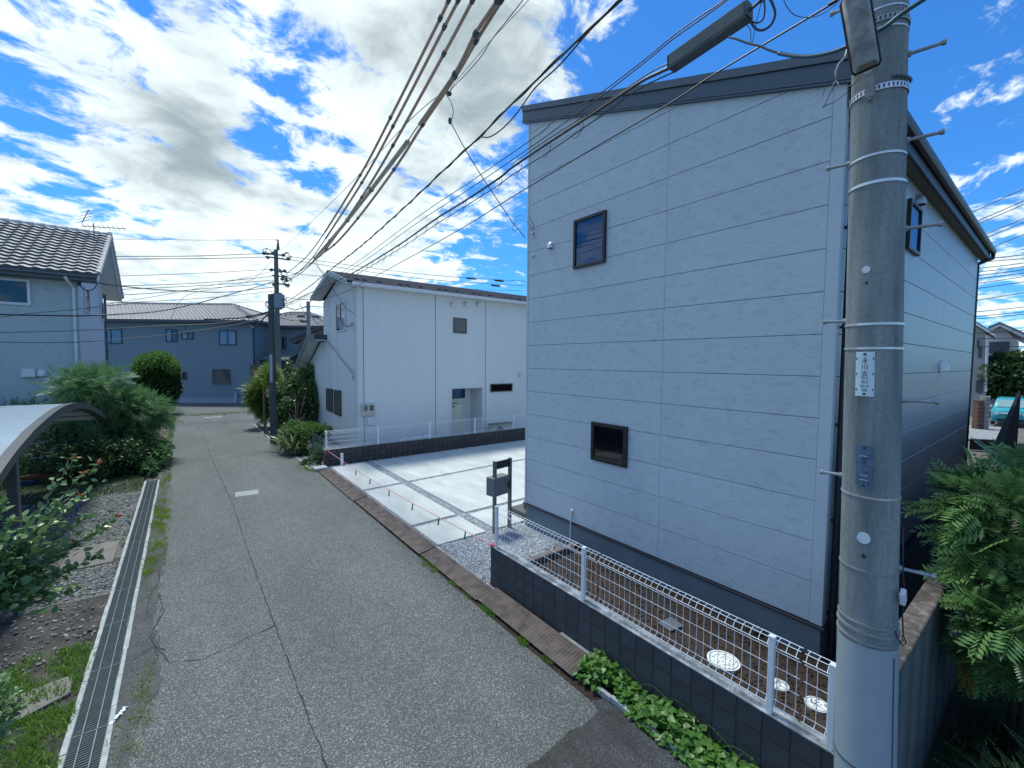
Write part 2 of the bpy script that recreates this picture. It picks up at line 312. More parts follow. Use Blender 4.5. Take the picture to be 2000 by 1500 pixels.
K['blockdark'] = mat('charcoal_block', (.048, .051, .062), .75, .22, 7, .25, 120, rnd=.14)
K['blockbrown'] = mat('brown_block', (.058, .050, .052), .8, .25, 7, .25, 120, rnd=.2)
K['cap'] = mat('mortar_cap', (.26, .28, .28), .85, .3, 7, .3, 50, col2=(.60, .64, .66), thr=(.45, .68))
K['white'] = mat('white_coat', (.72, .78, .83), .4, .04, 5)
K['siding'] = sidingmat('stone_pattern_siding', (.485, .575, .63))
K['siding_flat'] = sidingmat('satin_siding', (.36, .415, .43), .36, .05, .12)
K['joint'] = mat('joint_sealant', (.022, .028, .036), .8, .1)
K['jointpale'] = mat('pale_sealant', (.32, .37, .42), .8, .05)
K['found'] = mat('foundation_render', (.155, .21, .25), .85, .12, 2.5, .2, 90)
K['navy'] = mat('navy_trim', (.06, .10, .135), .5, .06, 3)
K['roofnavy'] = mat('dark_roof_metal', (.045, .058, .08), .45, .1, 3)
K['black'] = mat('black_frame', (.012, .015, .018), .4, .1, 5)
K['darkpipe'] = mat('dark_pipe', (.014, .018, .03), .4, .1, 5)
K['glass'] = glassmat('window_glass', (.66, .76, .86), .02)
K['glassdark'] = glassmat('smoked_glass', (.25, .28, .3), .12)
K['room'] = mat('room_blind', (.055, .17, .31), .8, .06, 1)  # blue of the reflected sky, put into the sheet behind the glass
K['roomgreen'] = mat('dim_room', (.015, .02, .022), .8, .5, 4)
K['curtain'] = mat('lace_curtain', (.66, .70, .72), .9, .25, 9, stretch=(6, 6, .3))
K['curtaindark'] = mat('grey_blind', (.06, .08, .10), .9, .3, 4)
K['white_siding'] = sidingmat('white_siding', (.67, .70, .71), .7, .05, .35)
K['grey_siding'] = sidingmat('brushed_siding', (.39, .48, .51), .7, .16, .5)
K['blue_siding'] = sidingmat('blue_siding', (.165, .24, .295), .75, .08, .3)
K['tile'] = mat('glazed_tile', (.43, .43, .42), .42, .2, 6, rnd=.22, spec=.6)
K['tile2'] = mat('glazed_tile_far', (.33, .33, .32), .42, .25, 4, spec=.6)
K['slate'] = mat('slate_roof', (.028, .034, .050), .9, .3, 6, .4, 30, stretch=(1, .3, 1), spec=.15)
K['trimwhite'] = mat('white_trim', (.62, .66, .70), .5, .06, 4)
K['bronze'] = mat('bronze_frame', (.10, .105, .10), .45, .1, 4, metal=.3)
K['cream'] = mat('cream_plastic', (.50, .51, .46), .5, .06, 4)
K['brownwall'] = mat('brown_wall', (.12, .098, .082), .85, .12, 3)
K['brick'] = mat('red_brick', (.13, .07, .055), .85, .3, 14, rnd=.2)
K['cable'] = mat('black_cable', (.018, .022, .026), .5, .1, 5)
K['cablegrey'] = mat('grey_cable', (.060, .070, .080), .5, .1, 5)
K['cableblue'] = mat('teal_cable', (.02, .10, .13), .45, .1, 5)
K['sleevetan'] = mat('tan_cable_cover', (.46, .33, .26), .6, .15, 8)
K['sleevegrey'] = mat('grey_cable_cover', (.40, .38, .31), .6, .15, 8)
K['bark'] = mat('bark', (.055, .045, .036), .9, .35, 14, .6, 40, stretch=(1, 1, .3))
K['stake'] = mat('wooden_stake', (.19, .115, .065), .8, .2, 12, stretch=(1, 1, .2))
K['red'] = mat('red_rope', (.62, .10, .13), .7, .1, 9)
K['ropewhite'] = mat('pale_rope', (.68, .50, .50), .7, .1, 9)
K['green'] = mat('green_tape', (.01, .20, .07), .6, .1, 9)
K['teal'] = mat('teal_car_paint', (.035, .30, .36), .25, .03, 2)
K['yellow'] = mat('yellow_plate', (.45, .33, .02), .5, .05, 4)
K['terracotta'] = mat('terracotta', (.16, .055, .035), .8, .2, 8)
K['bluepot'] = mat('blue_plastic', (.04, .10, .20), .5, .1, 5)
K['grate'] = mat('grating_steel', (.13, .165, .175), .5, .25, 8, metal=.4)
K['void'] = mat('dark_channel', (.006, .007, .007), .95, .1)
K['poly'] = mat('polycarbonate_sheet', (.24, .32, .37), .3, .12, 2.2, stretch=(1, 4, 1))
K['carportmetal'] = mat('carport_aluminium', (.045, .055, .062), .45, .12, 6)
K['lampglass'] = mat('dirty_lamp_cover', (.15, .16, .155), .4, .35, 9, col2=(.40, .41, .39), thr=(.4, .7))
K['closure'] = mat('closure_box', (.10, .125, .12), .6, .2, 7)
K['plate'] = mat('pole_plate', (.55, .70, .76), .4, .06, 30)
K['ink'] = mat('ink', (.02, .03, .035), .6, .1)
K['plateblue'] = mat('faded_blue_plate', (.065, .125, .19), .5, .25, 30, col2=(.13, .19, .26), thr=(.45, .7))
K['darkwood'] = mat('dark_fence_board', (.016, .013, .015), .8, .4, 9, rnd=.3, spec=.05)
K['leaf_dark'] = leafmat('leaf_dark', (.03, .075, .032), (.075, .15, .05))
K['leaf_fern'] = leafmat('leaf_feathery', (.06, .15, .06), (.17, .33, .12))
K['leaf_vine'] = leafmat('leaf_vine', (.055, .16, .03), (.15, .32, .06), .4)
K['leaf_lime'] = leafmat('leaf_lime', (.09, .17, .025), (.24, .33, .06))
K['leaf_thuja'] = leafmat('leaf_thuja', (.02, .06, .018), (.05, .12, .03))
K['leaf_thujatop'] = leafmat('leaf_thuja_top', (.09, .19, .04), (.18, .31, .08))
K['leaf_camellia'] = leafmat('leaf_camellia', (.055, .14, .055), (.19, .31, .11), .28, .25)
K['leaf_red'] = leafmat('leaf_red', (.30, .06, .035), (.42, .12, .06))
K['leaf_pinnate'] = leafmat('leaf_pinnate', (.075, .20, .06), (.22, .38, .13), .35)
K['leaf_yellow'] = leafmat('leaf_yellow', (.35, .28, .05), (.45, .36, .10))
K['leaf_strap'] = leafmat('leaf_strap', (.10, .17, .07), (.30, .36, .17), .35)
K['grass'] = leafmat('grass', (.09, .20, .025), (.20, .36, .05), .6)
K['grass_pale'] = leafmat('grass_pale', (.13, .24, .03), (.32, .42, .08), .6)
# ------------------------------------------------------------------ ground
def sheet(pts, z, nsub=0): 
    mb = MB(); mb.add([(x, y, z) for x, y in pts], [tuple(range(len(pts)))]); return mb
def rect(x0, x1, y0, y1, z): return MB().add([(x0, y0, z), (x1, y0, z), (x1, y1, z), (x0, y1, z)], [(0, 1, 2, 3)])
struct('ground', rect(-1500, 1500, -1500, 1500, -.06), K['earth'])
def wobble(pts, amp, step=.12, seed=1):                                     # break a polygon's edges up
    r_ = random.Random(seed); out = []
    for i in range(len(pts)):
        a, b = np.array(pts[i], float), np.array(pts[(i+1) % len(pts)], float); L_ = np.linalg.norm(b-a); k = max(1, int(L_/step))
        for j in range(k):
            p = a+(b-a)*j/k
            if 0 < j: p = p+np.array([r_.uniform(-amp, amp), r_.uniform(-amp, amp)])
            out.append(tuple(p))
    return out
# the lane, with the cross street it runs into
struct('road', MB().add([(-.62, -30, 0), (3.12, -30, 0), (3.12, 13.6, 0), (3.0, 14.5, 0), (3.0, 26, 0), (4.4, 30, 0), (12, 36, 0), (40, 55, 0), (40, 80, 0), (-60, 80, 0), (-60, 36, 0), (-3.2, 34.5, 0), (-.9, 31, 0), (-.62, 24, 0)], [tuple(range(14))]), K['asphalt'])
edgeL = [(-.62, -6), (-.36, -6), (-.40, 4.2), (-.45, 5.0), (-.25, 5.6), (-.38, 7.0), (-.33, 9.0), (-.42, 12.), (-.35, 16.), (-.5, 20.), (-.62, 20.)]
struct('worn_road_edge', sheet(wobble(edgeL, .035, .15, 3), .005), K['asphalt_old'])
patch = [(3.25, -4), (3.25, 2.66), (3.13, 2.74), (3.08, 2.60), (2.6, 2.60), (2.1, 2.57), (1.2, 2.55), (1.2, -4)]
struct('road_patch', sheet(wobble(patch, .02, .1, 5), .004), K['asphalt_new'])
def crack(path, w, seed):
    r_ = random.Random(seed); P = []
    for i in range(len(path)-1):
        a, b = np.array(path[i]), np.array(path[i+1]); L_ = np.linalg.norm(b-a); k = max(2, int(L_/.09))
        for j in range(k): P.append(a+(b-a)*j/k+np.array([r_.gauss(0, .006), r_.gauss(0, .006)]))
    P.append(np.array(path[-1])); mb = MB(); vs = []
    for i, p in enumerate(P):
        t = P[min(i+1, len(P)-1)]-P[max(i-1, 0)]; t /= np.linalg.norm(t)+1e-9; n = np.array([-t[1], t[0]])*w*r_.uniform(.12, .62)
        vs += [(*(p-n), .0075), (*(p+n), .0075)]
    mb.add(vs, [(2*i, 2*i+1, 2*i+3, 2*i+2) for i in range(len(P)-1)]); return mb
for i, (p, w) in enumerate([([(.86, -5), (.86, 3.5), (.84, 5.85), (.82, 9), (.84, 11.6), (.72, 16), (.6, 23.2), (.5, 27)], .011),
                            ([(.84, 5.95), (.42, 5.84), (.09, 5.73), (-.2, 5.9), (-.33, 6.3)], .011),
                            ([(.84, 11.45), (.57, 11.25), (.1, 11.5), (-.34, 11.4)], .007),
                            ([(-.36, 7.8), (-.28, 7.2), (-.40, 6.6), (-.30, 6.1), (-.42, 5.6)], .013),
                            ([(-.30, 9.6), (-.42, 9.0), (-.35, 8.2), (-.5, 7.7)], .016), ([(-.42, 7.9), (-.47, 7.5), (-.44, 7.1)], .012), ([(-.5, 6.2), (-.35, 6.35), (-.25, 6.2)], .016),
                            ([(.62, 21), (1.6, 20.6), (2.7, 20.9)], .012), ([(-.3, 17.2), (.9, 17.0), (2.0, 17.5), (3.0, 17.2)], .012),
                            ([(-.3, 26), (1., 26.4), (2.6, 26.)], .012)]):
    o = struct('road_crack', crack(p, w, i+11), K['crack'])
# plots either side
struct('yard_dirt', rect(-14, -.88, -6, 14.4, -.012), K['dirt'])
struct('yard_gravel', sheet(wobble([(-9, 10.2), (-.9, 9.6), (-.9, 14.6), (-9, 17.5)], .12, .3, 8), -.006), K['gravelbed2'])
struct('yard_gravel', sheet(wobble([(-3, 8.4), (-.9, 8.2), (-.9, 9.4), (-3, 9.6)], .12, .3, 9), -.0065), K['gravelbed2'])
struct('yard_concrete_pad', MB().box(-5., -1.0, 9.45, 10.5, -.05, .012), K['conc_old'])
struct('yard_concrete_pad', MB().hexa([(-1.36, 5.70, -.05), (-.97, 5.92, -.05), (-1.0, 6.25, -.05), (-1.75, 6.12, -.05)], [(-1.36, 5.70, .02), (-.97, 5.92, .02), (-1.0, 6.25, .02), (-1.75, 6.12, .02)]), K['conc_old'])
struct('yard_lawn', sheet(wobble([(-6, 14.4), (-.9, 14.2), (-.9, 24), (-9, 24)], .1, .3, 12), -.004), mat('lawn_earth', (.03, .045, .02), .95, .3, 5))
struct('lot_gravel', rect(3.42, 12.2, 5.08, 14.1, .0), K['gravelbed'])
struct('lot_gravel', rect(3.45, 3.6, 3.0, 5.5, .0), K['gravelbed'])
struct('garden_soil', rect(3.70, 5.50, .72, 5.10, .10), K['soil'])
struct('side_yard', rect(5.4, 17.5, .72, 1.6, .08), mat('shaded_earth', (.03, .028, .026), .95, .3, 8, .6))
struct('neighbour_yard', rect(3.3, 18, -12, .58, -.03), mat('weedy_earth', (.020, .030, .016), .95, .4, 9, .8, 20))
struct('white_house_yard', rect(3.3, 13, 14.28, 40, -.02), mat('yard_screed', (.20, .21, .215), .9, .2, 3, .2))
# concrete parking slabs, each a piece with gravel joints between
sk = lambda x: (x-3.58)*.062                                                  # the cross joints lean slightly
def slab(x0, x1, a0, s0, a1, s1):
    mb = MB(); b = [(x0, a0+sk(x0)*s0), (x1, a0+sk(x1)*s0), (x1, a1+sk(x1)*s1), (x0, a1+sk(x0)*s1)]
    mb.hexa([(x, y, -.02) for x, y in b], [(x, y, .032) for x, y in b])
    o = solo('parking_slab', mb, K['slab'], '', 'concrete slab', 'concrete slabs of the parking space', bevel=.008); return o
L_ = ['pale concrete slab by the road nearest the mailbox stand', 'pale concrete slab by the road, middle one of the roadside row',
      'pale concrete slab by the road nearest the far block wall', 'pale concrete slab behind the mailbox stand beside the blue-grey house',
      'large pale concrete slab in the middle of the parking space', 'large pale concrete slab along the far block wall']
k = 0
for x0, x1 in ((3.58, 4.63), (4.86, 12.1)):
    for a0, s0, a1, s1 in ((6.82, 0, 7.83, .12), (7.97, .12, 10.78, 1.), (10.92, 1., 13.86, .3)):
        o = slab(x0, x1, a0, s0, a1, s1); o['label'] = L_[k]; k += 1
# rusty plates bridging the gutter
pl = thing; ys = [13.55, 11.9, 10.18, 8.42, 6.66, 4.90, 3.05]
pn = ['at the far end by the concrete block', 'second from the far block wall', 'third from the far block wall', 'below the middle parking slab', 'just before the dark block wall starts', 'at the near end beside the vines']
for i in range(6):
    y1, y0 = ys[i]-.006, ys[i+1]+.006; mb = MB(); e = .012*(i % 2)
    xa, xb = 3.14+[.0, -.03, .03, .01, .05, .08][i]*.6, 3.46+(.05 if i == 5 else 0)
    za, zb = .018+e, .085+e
    mb.hexa([(xa, y0, za-.006), (xb, y0, zb-.006), (xb, y1, zb-.006), (xa, y1, za-.006)], [(xa, y0, za), (xb, y0, zb), (xb, y1, zb), (xa, y1, za)])
    for yy in np.arange(y0+.03, y1-.02, .045):                                # tread ribs
        mb.obox(((xa+xb)/2, yy, (za+zb)/2+.0015), ((xb-xa)/2-.02, 0, (zb-za)/2*.9), (0, .008, 0), (0, 0, .002))
    r_ = thing('gutter_plate', 'rusty ribbed steel plate along the road edge, '+pn[i], 'steel plate', (xa, (y0+y1)/2, 0), 'rusty steel plates along the road edge')
    part('tread_sheet', mb, K['rust'], r_)
    part('kerb_skirt', MB().hexa([(xa+.02, y0, 0.), (xb, y0, 0.), (xb, y1, 0.), (xa+.02, y1, 0.)], [(xa+.02, y0, za-.008), (xb, y0, zb-.008), (xb, y1, zb-.008), (xa+.02, y1, za-.008)]), K['asphalt_old'], r_)
solo('kerb_block', MB().box(3.06, 3.44, 13.62, 13.98, -.02, .10), K['conc_pale'], 'pale square concrete block at the far end of the rusty plates', 'concrete block', bevel=.02)
# broken concrete kerbs
mb = MB(); r_ = random.Random(4); y = 2.78
while y > -1.5:
    l = r_.uniform(.06, .16); dx = r_.uniform(-.006, .006); mb.box(3.27+dx, 3.31+dx, y-l, y, -.02, .045+r_.uniform(-.006, .006)); y -= l+.001
solo('broken_kerb', mb, K['conc_pale'], 'thin broken concrete kerb edge between the dark patch and the vines', 'kerb')
solo('concrete_strip', MB().box(3.47, 3.585, 2.85, 3.62, -.02, .075), K['conc_pale'], 'short concrete strip between the last rusty plate and dark block wall', 'kerb', bevel=.01)
# L-shaped edging at the garden's far end
mb = MB().box(3.71, 5.44, 5.06, 5.17, .0, .20)
solo('edging_block', mb, mat('edging', (.12, .10, .10), .85, .3, 9, .3), 'long low concrete edging between the gravel and garden soil', 'edging', bevel=.01)
# drain cover in the lane
def grid_cover(c, w, d, rot, z, label):
    r_ = thing('manhole_cover', label, 'manhole cover', (c[0], c[1], z)); ca, sa = math.cos(rot), math.sin(rot); mb = MB()
    ax, ay = np.array([ca, sa, 0])*w/2, np.array([-sa, ca, 0])*d/2
    part('cover_frame', MB().obox((c[0], c[1], z+.002), ax, ay, (0, 0, .004)), K['conc'], r_)
    n = 12
    for i in range(n):
        for j in range(4):
            p = np.array([c[0], c[1], z+.008])+ax*((i+.5)/n*2-1)*.9+ay*((j+.5)/4*2-1)*.86; mb.obox(p, ax*.9/n*.72, ay*.86/4*.8, (0, 0, .003))
    part('tread_pattern', mb, K['conc_pale'], r_)
grid_cover((1.19, 12.40), .50, .46, -.1, .0, 'pale rectangular drain cover set in the middle of the lane')
grid_cover((1.3, 30.0), .9, .5, 0, .0, 'grey rectangular cover in the road at the far bend')
# channel with gratings on the left
dc = thing('drain_channel', 'long straight drain channel with steel gratings beside the left of lane', 'drain', (-.745, 10, 0))
part('channel_bed', MB().box(-.86, -.62, 3.2, 15.2, -.055, -.045), K['void'], dc)
r_ = random.Random(2)
for x0, x1 in ((-.905, -.865), (-.625, -.585)):
    mb = MB(); y = 3.2
    while y < 15.15:
        l = r_.uniform(.5, .62); mb.box(x0+r_.uniform(-.004, .004), x1+r_.uniform(-.004, .004), y, min(15.2, y+l), -.05, .014+r_.uniform(-.003, .003)); y += l+.006
    part('concrete_lip', mb, K['conc_pale'], dc)
gm = MB()
for i in range(33): gm.box(-.118, .118, i*.03-.4965+.0, i*.03-.4965+.007, -.022, .0)
for x in (-.048, .048): gm.box(x-.004, x+.004, -.495, .495, -.001, .003)
for x in (-.119, .116): gm.box(x-.001, x+.004, -.495, .495, -.022, .001)
gm.box(-.118, .118, -.497, -.490, -.022, .002); gm.box(-.118, .118, .490, .497, -.022, .002)
gme = shared('grating', gm, K['grate'])
for i in range(12): piece('grating', gme, dc, (-.745+random.uniform(-.002, .002), 3.7+i*1.0, .008+random.uniform(-.002, .002)))
# second narrow channel beside the far side of the lane
d2 = thing('drain_channel', 'short drain channel with grating at foot of the lime green tree', 'drain', (2.95, 23, 0))
part('channel_bed', MB().box(2.88, 3.06, 20.2, 25.6, -.01, .004), K['void'], d2)
part('concrete_lip', MB().box(2.82, 2.875, 20.2, 25.6, -.02, .02).box(3.065, 3.11, 20.2, 25.6, -.02, .02), K['conc_pale'], d2)
gm = MB()
for y in np.arange(20.25, 25.6, .1): gm.box(2.88, 3.06, y, y+.02, .005, .016)
part('grating', gm, K['grate'], d2)
d3 = thing('drain_channel', 'short drain channel in the weeds beside the spiky plant', 'drain', (3.1, 14.4, 0))
part('concrete_lip', MB().box(3.0, 3.04, 13.98, 16.2, -.02, .02).box(3.24, 3.28, 13.98, 16.2, -.02, .02), K['conc_pale'], d3)
part('channel_bed', MB().box(3.04, 3.24, 13.98, 16.2, -.02, .006), K['grate'], d3)

# ------------------------------------------------------------------ near block wall and its fence
def block_wall(name, label, P0, axis, n, hs, mat_, capmat, thick, blk=.2, gap=.007):
    """blocks in squares of blk along axis ('-y' or '+x') from P0; the face looks at -X or -Y"""
    root = thing(name, label, 'block wall', P0); z0 = 0.
    for h, zz in hs:
        me = shared('block', chamfer_box(blk-gap, thick-.02, h-gap*.8, gap*.8), mat_)
        for i in range(n):
            if axis == '-y': piece('block', me, root, (P0[0]+thick/2, P0[1]-blk*(i+.5), zz+h/2), (0, 0, -math.pi/2))
            else: piece('block', me, root, (P0[0]+blk*(i+.5), P0[1]+thick/2, zz+h/2))
    top = hs[-1][1]+hs[-1][0]
    bot = hs[0][1]-.1
    if axis == '-y':
        part('mortar_core', MB().box(P0[0]+.013, P0[0]+thick-.013, P0[1]-blk*n+.006, P0[1]-.006, bot, top-.006), K['joint'], root)
        part('mortar_cap', MB().box(P0[0]+.004, P0[0]+thick-.004, P0[1]-blk*n+.004, P0[1]-.004, top+.001, top+.012), capmat, root)
    else:
        part('mortar_core', MB().box(P0[0]+.006, P0[0]+blk*n-.006, P0[1]+.013, P0[1]+thick-.013, bot, top-.006), K['joint'], root)
        part('mortar_cap', MB().box(P0[0]+.004, P0[0]+blk*n-.004, P0[1]+.004, P0[1]+thick-.004, top+.001, top+.012), capmat, root)
    return root
block_wall('block_wall', 'low charcoal block wall under the near white mesh fence by the pole', (3.575, 5.16, 0), '-y', 22, [(.2, 0.), (.2, .2), (.19, .4)], K['blockdark'], K['cap'], .12)
block_wall('block_wall', 'low brown block wall with white mesh fence at far side of parking space', (3.45, 14.16, 0), '+x', 44, [(.15, 0.), (.18, .15), (.18, .33)], K['blockbrown'], K['conc_pale'], .12, gap=.012)
def mesh_fence(label, A, u, n_, L_len, posts, z0, wr, side):
    """A: start point, u: unit direction, n_: outward normal; wires in panels between, posts as parts"""
    A = np.array(A, float); u = np.array(u, float); n_ = np.array(n_, float); root = thing('mesh_fence', label, 'fence', (A[0], A[1], z0))
    prof = [(0, .02), (0, .045), (.035, .075), (0, .105), (0, .50), (.038, .545), (0, .585), (-.05, .592)]     # (offset, height)
    for d in posts:
        c = A+u*d+n_*.035; mb = MB().obox((c[0], c[1], z0+.31), u*.021, n_*.021, (0, 0, .31)); mb.obox((c[0], c[1], z0+.622), u*.024, n_*.024, (0, 0, .006))
        part('fence_post', mb, K['white'], root, bevel=.004)
    starts = np.arange(0, L_len, 2.0)
    for s0 in starts:
        s1 = min(s0+2.0, L_len); mb = MB()
        for s in np.arange(s0+.03, s1-.01, .0667):
            mb.tube([A+u*s+n_*a+np.array([0, 0, z0+h]) for a, h in prof], wr, 4, caps=False)
        for a, h in [(0, .045), (.035, .075), (0, .105), (0, .24), (0, .37), (0, .50), (.038, .545), (0, .585), (-.05, .592)]:
            mb.tube([A+u*(s0+.012)+n_*(a+wr)+np.array([0, 0, z0+h]), A+u*(s1-.012)+n_*(a+wr)+np.array([0, 0, z0+h])], wr*1.15, 4)
        part('mesh_panel', mb, K['white'], root)
    return root
mesh_fence('white welded mesh fence on the near charcoal block wall beside the blue-grey house', (3.645, 5.12, 0), (0, -1, 0), (-1, 0, 0), 4.36, [.08, 1.81, 3.8, 4.2], .60, .0028, -1)
mesh_fence('white welded mesh fence on the far brown block wall before the white house', (3.47, 14.225, 0), (1, 0, 0), (0, -1, 0), 8.7, [.06, 1.72, 3.65, 5.6, 7.55], .51, .0030, 1)
# covers in the soil strip
def round_cover(c, r, label, m_):
    z = .105; rt = thing('inspection_cover', label, 'inspection cover', (c[0], c[1], z), 'round white inspection covers in the soil'); part('cover_disc', MB().cyl(c, r, z-.02, z+.02, 28), m_, rt, smooth=True)
    mb = MB(); mb.tube([(c[0]+r*.86*math.cos(a), c[1]+r*.86*math.sin(a), z+.021) for a in np.linspace(0, 2*math.pi, 29)], .004, 4)
    for k in range(26):
        a = random.uniform(0, 6.28); q = r*.75*math.sqrt(random.random()); mb.box(c[0]+q*math.cos(a)-.008, c[0]+q*math.cos(a)+.008, c[1]+q*math.sin(a)-.005, c[1]+q*math.sin(a)+.005, z+.02, z+.024)
    part('cover_relief', mb, K['conc'], rt)
K['coverwhite'] = mat('white_cover', (.60, .66, .66), .6, .1, 9)
round_cover(G(1413, 1290, .12)[:2], .165, 'large round white cover in the garden soil behind the mesh fence', K['coverwhite'])
round_cover(G(1521, 1337, .12)[:2], .09, 'small round white cover just behind the second last fence post', K['coverwhite'])
round_cover(G(1596, 1376, .12)[:2], .10, 'small round white cover nearest the utility pole', K['coverwhite'])
c = G(1310, 1219, .12); solo('square_cover', MB().obox((c[0], c[1], .115), (.12, -.02, 0), (.02, .10, 0), (0, 0, .012)), mat('blue_grey_cover', (.07, .09, .11), .6, .2, 20), 'dull blue-grey square cover half sunk in the garden soil', 'inspection cover', bevel=.006)
# nameplate and mailbox stand
mp = thing('mailbox_stand', 'bronze two-post stand carrying a nameplate and mailbox on the gravel', 'mailbox', (4.95, 6.7, 0))
pa, pb = G(965.5, 1043, .0), G(995, 1031, .0); u = (pb-pa)/np.linalg.norm(pb-pa); w_ = np.array([-u[1], u[0], 0]); ztop = 1.43
K['bronzelite'] = mat('champagne_post', (.165, .16, .14), .4, .1, 4, metal=.4)
for p in (pa, pb): part('stand_post', MB().obox((p[0], p[1], ztop/2), u*.022, w_*.038, (0, 0, ztop/2)), K['bronzelite'], mp, bevel=.003)
c = (pa+pb)/2
part('nameplate', MB().obox((c[0], c[1], 1.34), u*(np.linalg.norm(pb-pa)/2-.025), w_*.012, (0, 0, .075)), K['black'], mp)
q = c+w_*.05
bx = part('mailbox', MB().obox((q[0]-u[0]*.07, q[1]-u[1]*.07, .93), u*.22, w_*.11, (0, 0, .18)), mat('mailbox_grey', (.17, .18, .19), .45, .1, 4, metal=.2), mp, bevel=.008)
part('mailbox_handle', MB().obox((q[0]+u[0]*.1-w_[0]*.135, q[1]+u[1]*.1-w_[1]*.135, .93), u*.012, w_*.008, (0, 0, .07)), K['black'], bx)
# barrier rope with green ribbons
ra, rb = np.array([3.53, 14.12, .52]), np.array([3.60, 5.10, .62])
pts = [ra+(rb-ra)*t+np.array([0, 0, -.10*4*t*(1-t)]) for t in np.linspace(0, 1, 241)]
rp = thing('barrier_rope', 'red and white rope stretched across the parking entrance with green ribbons', 'rope', tuple(rb))
mb = MB()
for i in range(240): mb.tube([pts[i], pts[i+1]], .0068, 5, mi=i % 2, caps=False)
part('rope', mb, [K['red'], K['ropewhite']], rp)
part('rope_knot', MB().sphere(rb+np.array([0, .02, 0]), (.03, .05, .025)).tube([rb, rb+np.array([-.03, .10, -.06])], [.022, .004], 5), K['red'], rp)
part('rope_knot', MB().sphere(ra, (.03, .03, .025)).tube([ra, ra+np.array([-.07, .0, -.08]), ra+np.array([-.08, .0, -.35])], [.015, .01, .004], 5), K['red'], rp)
for px_ in (695.2, 723, 760.5, 806.5, 856.6, 908):
    ts = [abs((lambda c_: 1000+F*c_[0]/-c_[2])(CM.T@(p-CAM))-px_) for p in pts]; p = pts[int(np.argmin(ts))]
    part('ribbon', MB().hexa([p+np.array(v_) for v_ in ((-.012, 0, -.005), (.012, 0, -.005), (.012, .003, -.005), (-.012, .003, -.005))][::1], [p+np.array(v_) for v_ in ((-.02, .02, -.14), (.01, .02, -.15), (.01, .023, -.15), (-.02, .023, -.14))]), K['green'], rp)
solo('drain_pipe', MB().cyl(G(668, 910)[:2], .045, 0, .40, 12), K['white'], 'short white upright pipe before the far brown block wall', 'pipe', smooth=True)
struct('verge', rect(3.0, 3.6, -12, 13.9, -.015), K['soil'])
# ------------------------------------------------------------------ window builder
def window(root, name, o, u, w, h, frame_m, inside, fw=.05, depth=.045, split=False, sill=None, label=None, glass=None, inner=None):
    """o: lower corner, u: unit direction along the wall so that n = outward; z up"""
    o = np.array(o, float); u = np.array(u, float); n = np.cross(u, [0, 0, 1]); U = np.array([0, 0, 1.])
    def bx(mb, a0, a1, b0, b1, d0, d1): 
        c = o+u*(a0+a1)/2+U*(b0+b1)/2+n*(d0+d1)/2; return mb.obox(c, u*(a1-a0)/2, n*(d1-d0)/2, U*(b1-b0)/2)
    mb = MB(); bx(mb, 0, fw, 0, h, .0, depth); bx(mb, w-fw, w, 0, h, .0, depth); bx(mb, fw, w-fw, h-fw, h, .0, depth); bx(mb, fw, w-fw, 0, fw, .0, depth)
    if split: bx(mb, w/2-fw*.4, w/2+fw*.4, fw, h-fw, .004, depth-.004)
    bx(mb, fw*.9, w-fw*.9, fw*.9, h-fw*.9, -.01, .004)
    fr = part('window', mb, frame_m, root, label, bevel=.003)
    if sill: part('sill', bx(MB(), -.02, w+.02, -.04, -.003, .0, depth+.02), sill, fr)
    spans = [(fw, w/2-fw*.4), (w/2+fw*.4, w-fw)] if split else [(fw, w-fw)]
    for i, (a, b) in enumerate(spans):
        part('pane', bx(MB(), a-.002, b+.002, fw-.002, h-fw+.002, .024 if i == 0 else .020, .030 if i == 0 else .026), glass or K['glass'], fr)
        ins = inside[i % len(inside)] if isinstance(inside, list) else inside
        part('curtain', bx(MB(), a, b, fw, h-fw, .006, .012), ins, fr)  # sheet behind the glass
    return fr
def hood(root, c, n, r, m_, name='vent_hood'):
    """rounded vent hood on a wall: c on the wall, n outward"""
    c = np.array(c, float); n = np.array(n, float); u = np.cross([0, 0, 1], n); mb = MB(); k = 8; rows = []
    for a in np.linspace(0, math.pi/2, 5):
        ring = []
        for b in np.linspace(0, math.pi, k+1):
            x = math.cos(b)*r; y = math.sin(b)*r
            ring.append(c+u*x*(.55+.45*math.cos(a))+np.array([0, 0, 1])*(y*math.cos(a)*1.1)+n*(r*1.25*math.sin(a)))
        rows.append(ring)
    vs = [p for rr in rows for p in rr]; fs = []
    for i in range(4):
        for j in range(k): fs.append((i*(k+1)+j, (i+1)*(k+1)+j, (i+1)*(k+1)+j+1, i*(k+1)+j+1))
    mb.add(vs, fs); low = [p-np.array([0, 0, r*.8]) for p in (rows[0][0], rows[2][0], rows[4][0], rows[4][k], rows[2][k], rows[0][k])]
    up = [rows[0][0], rows[2][0], rows[4][0], rows[4][k], rows[2][k], rows[0][k]]
    mb.add(up+low, [(i, i+1, i+7, i+6) for i in range(5)])
    mb.tube([c, c+n*.02], r*1.15, 12)
    return part(name, mb, m_, root, smooth=True)
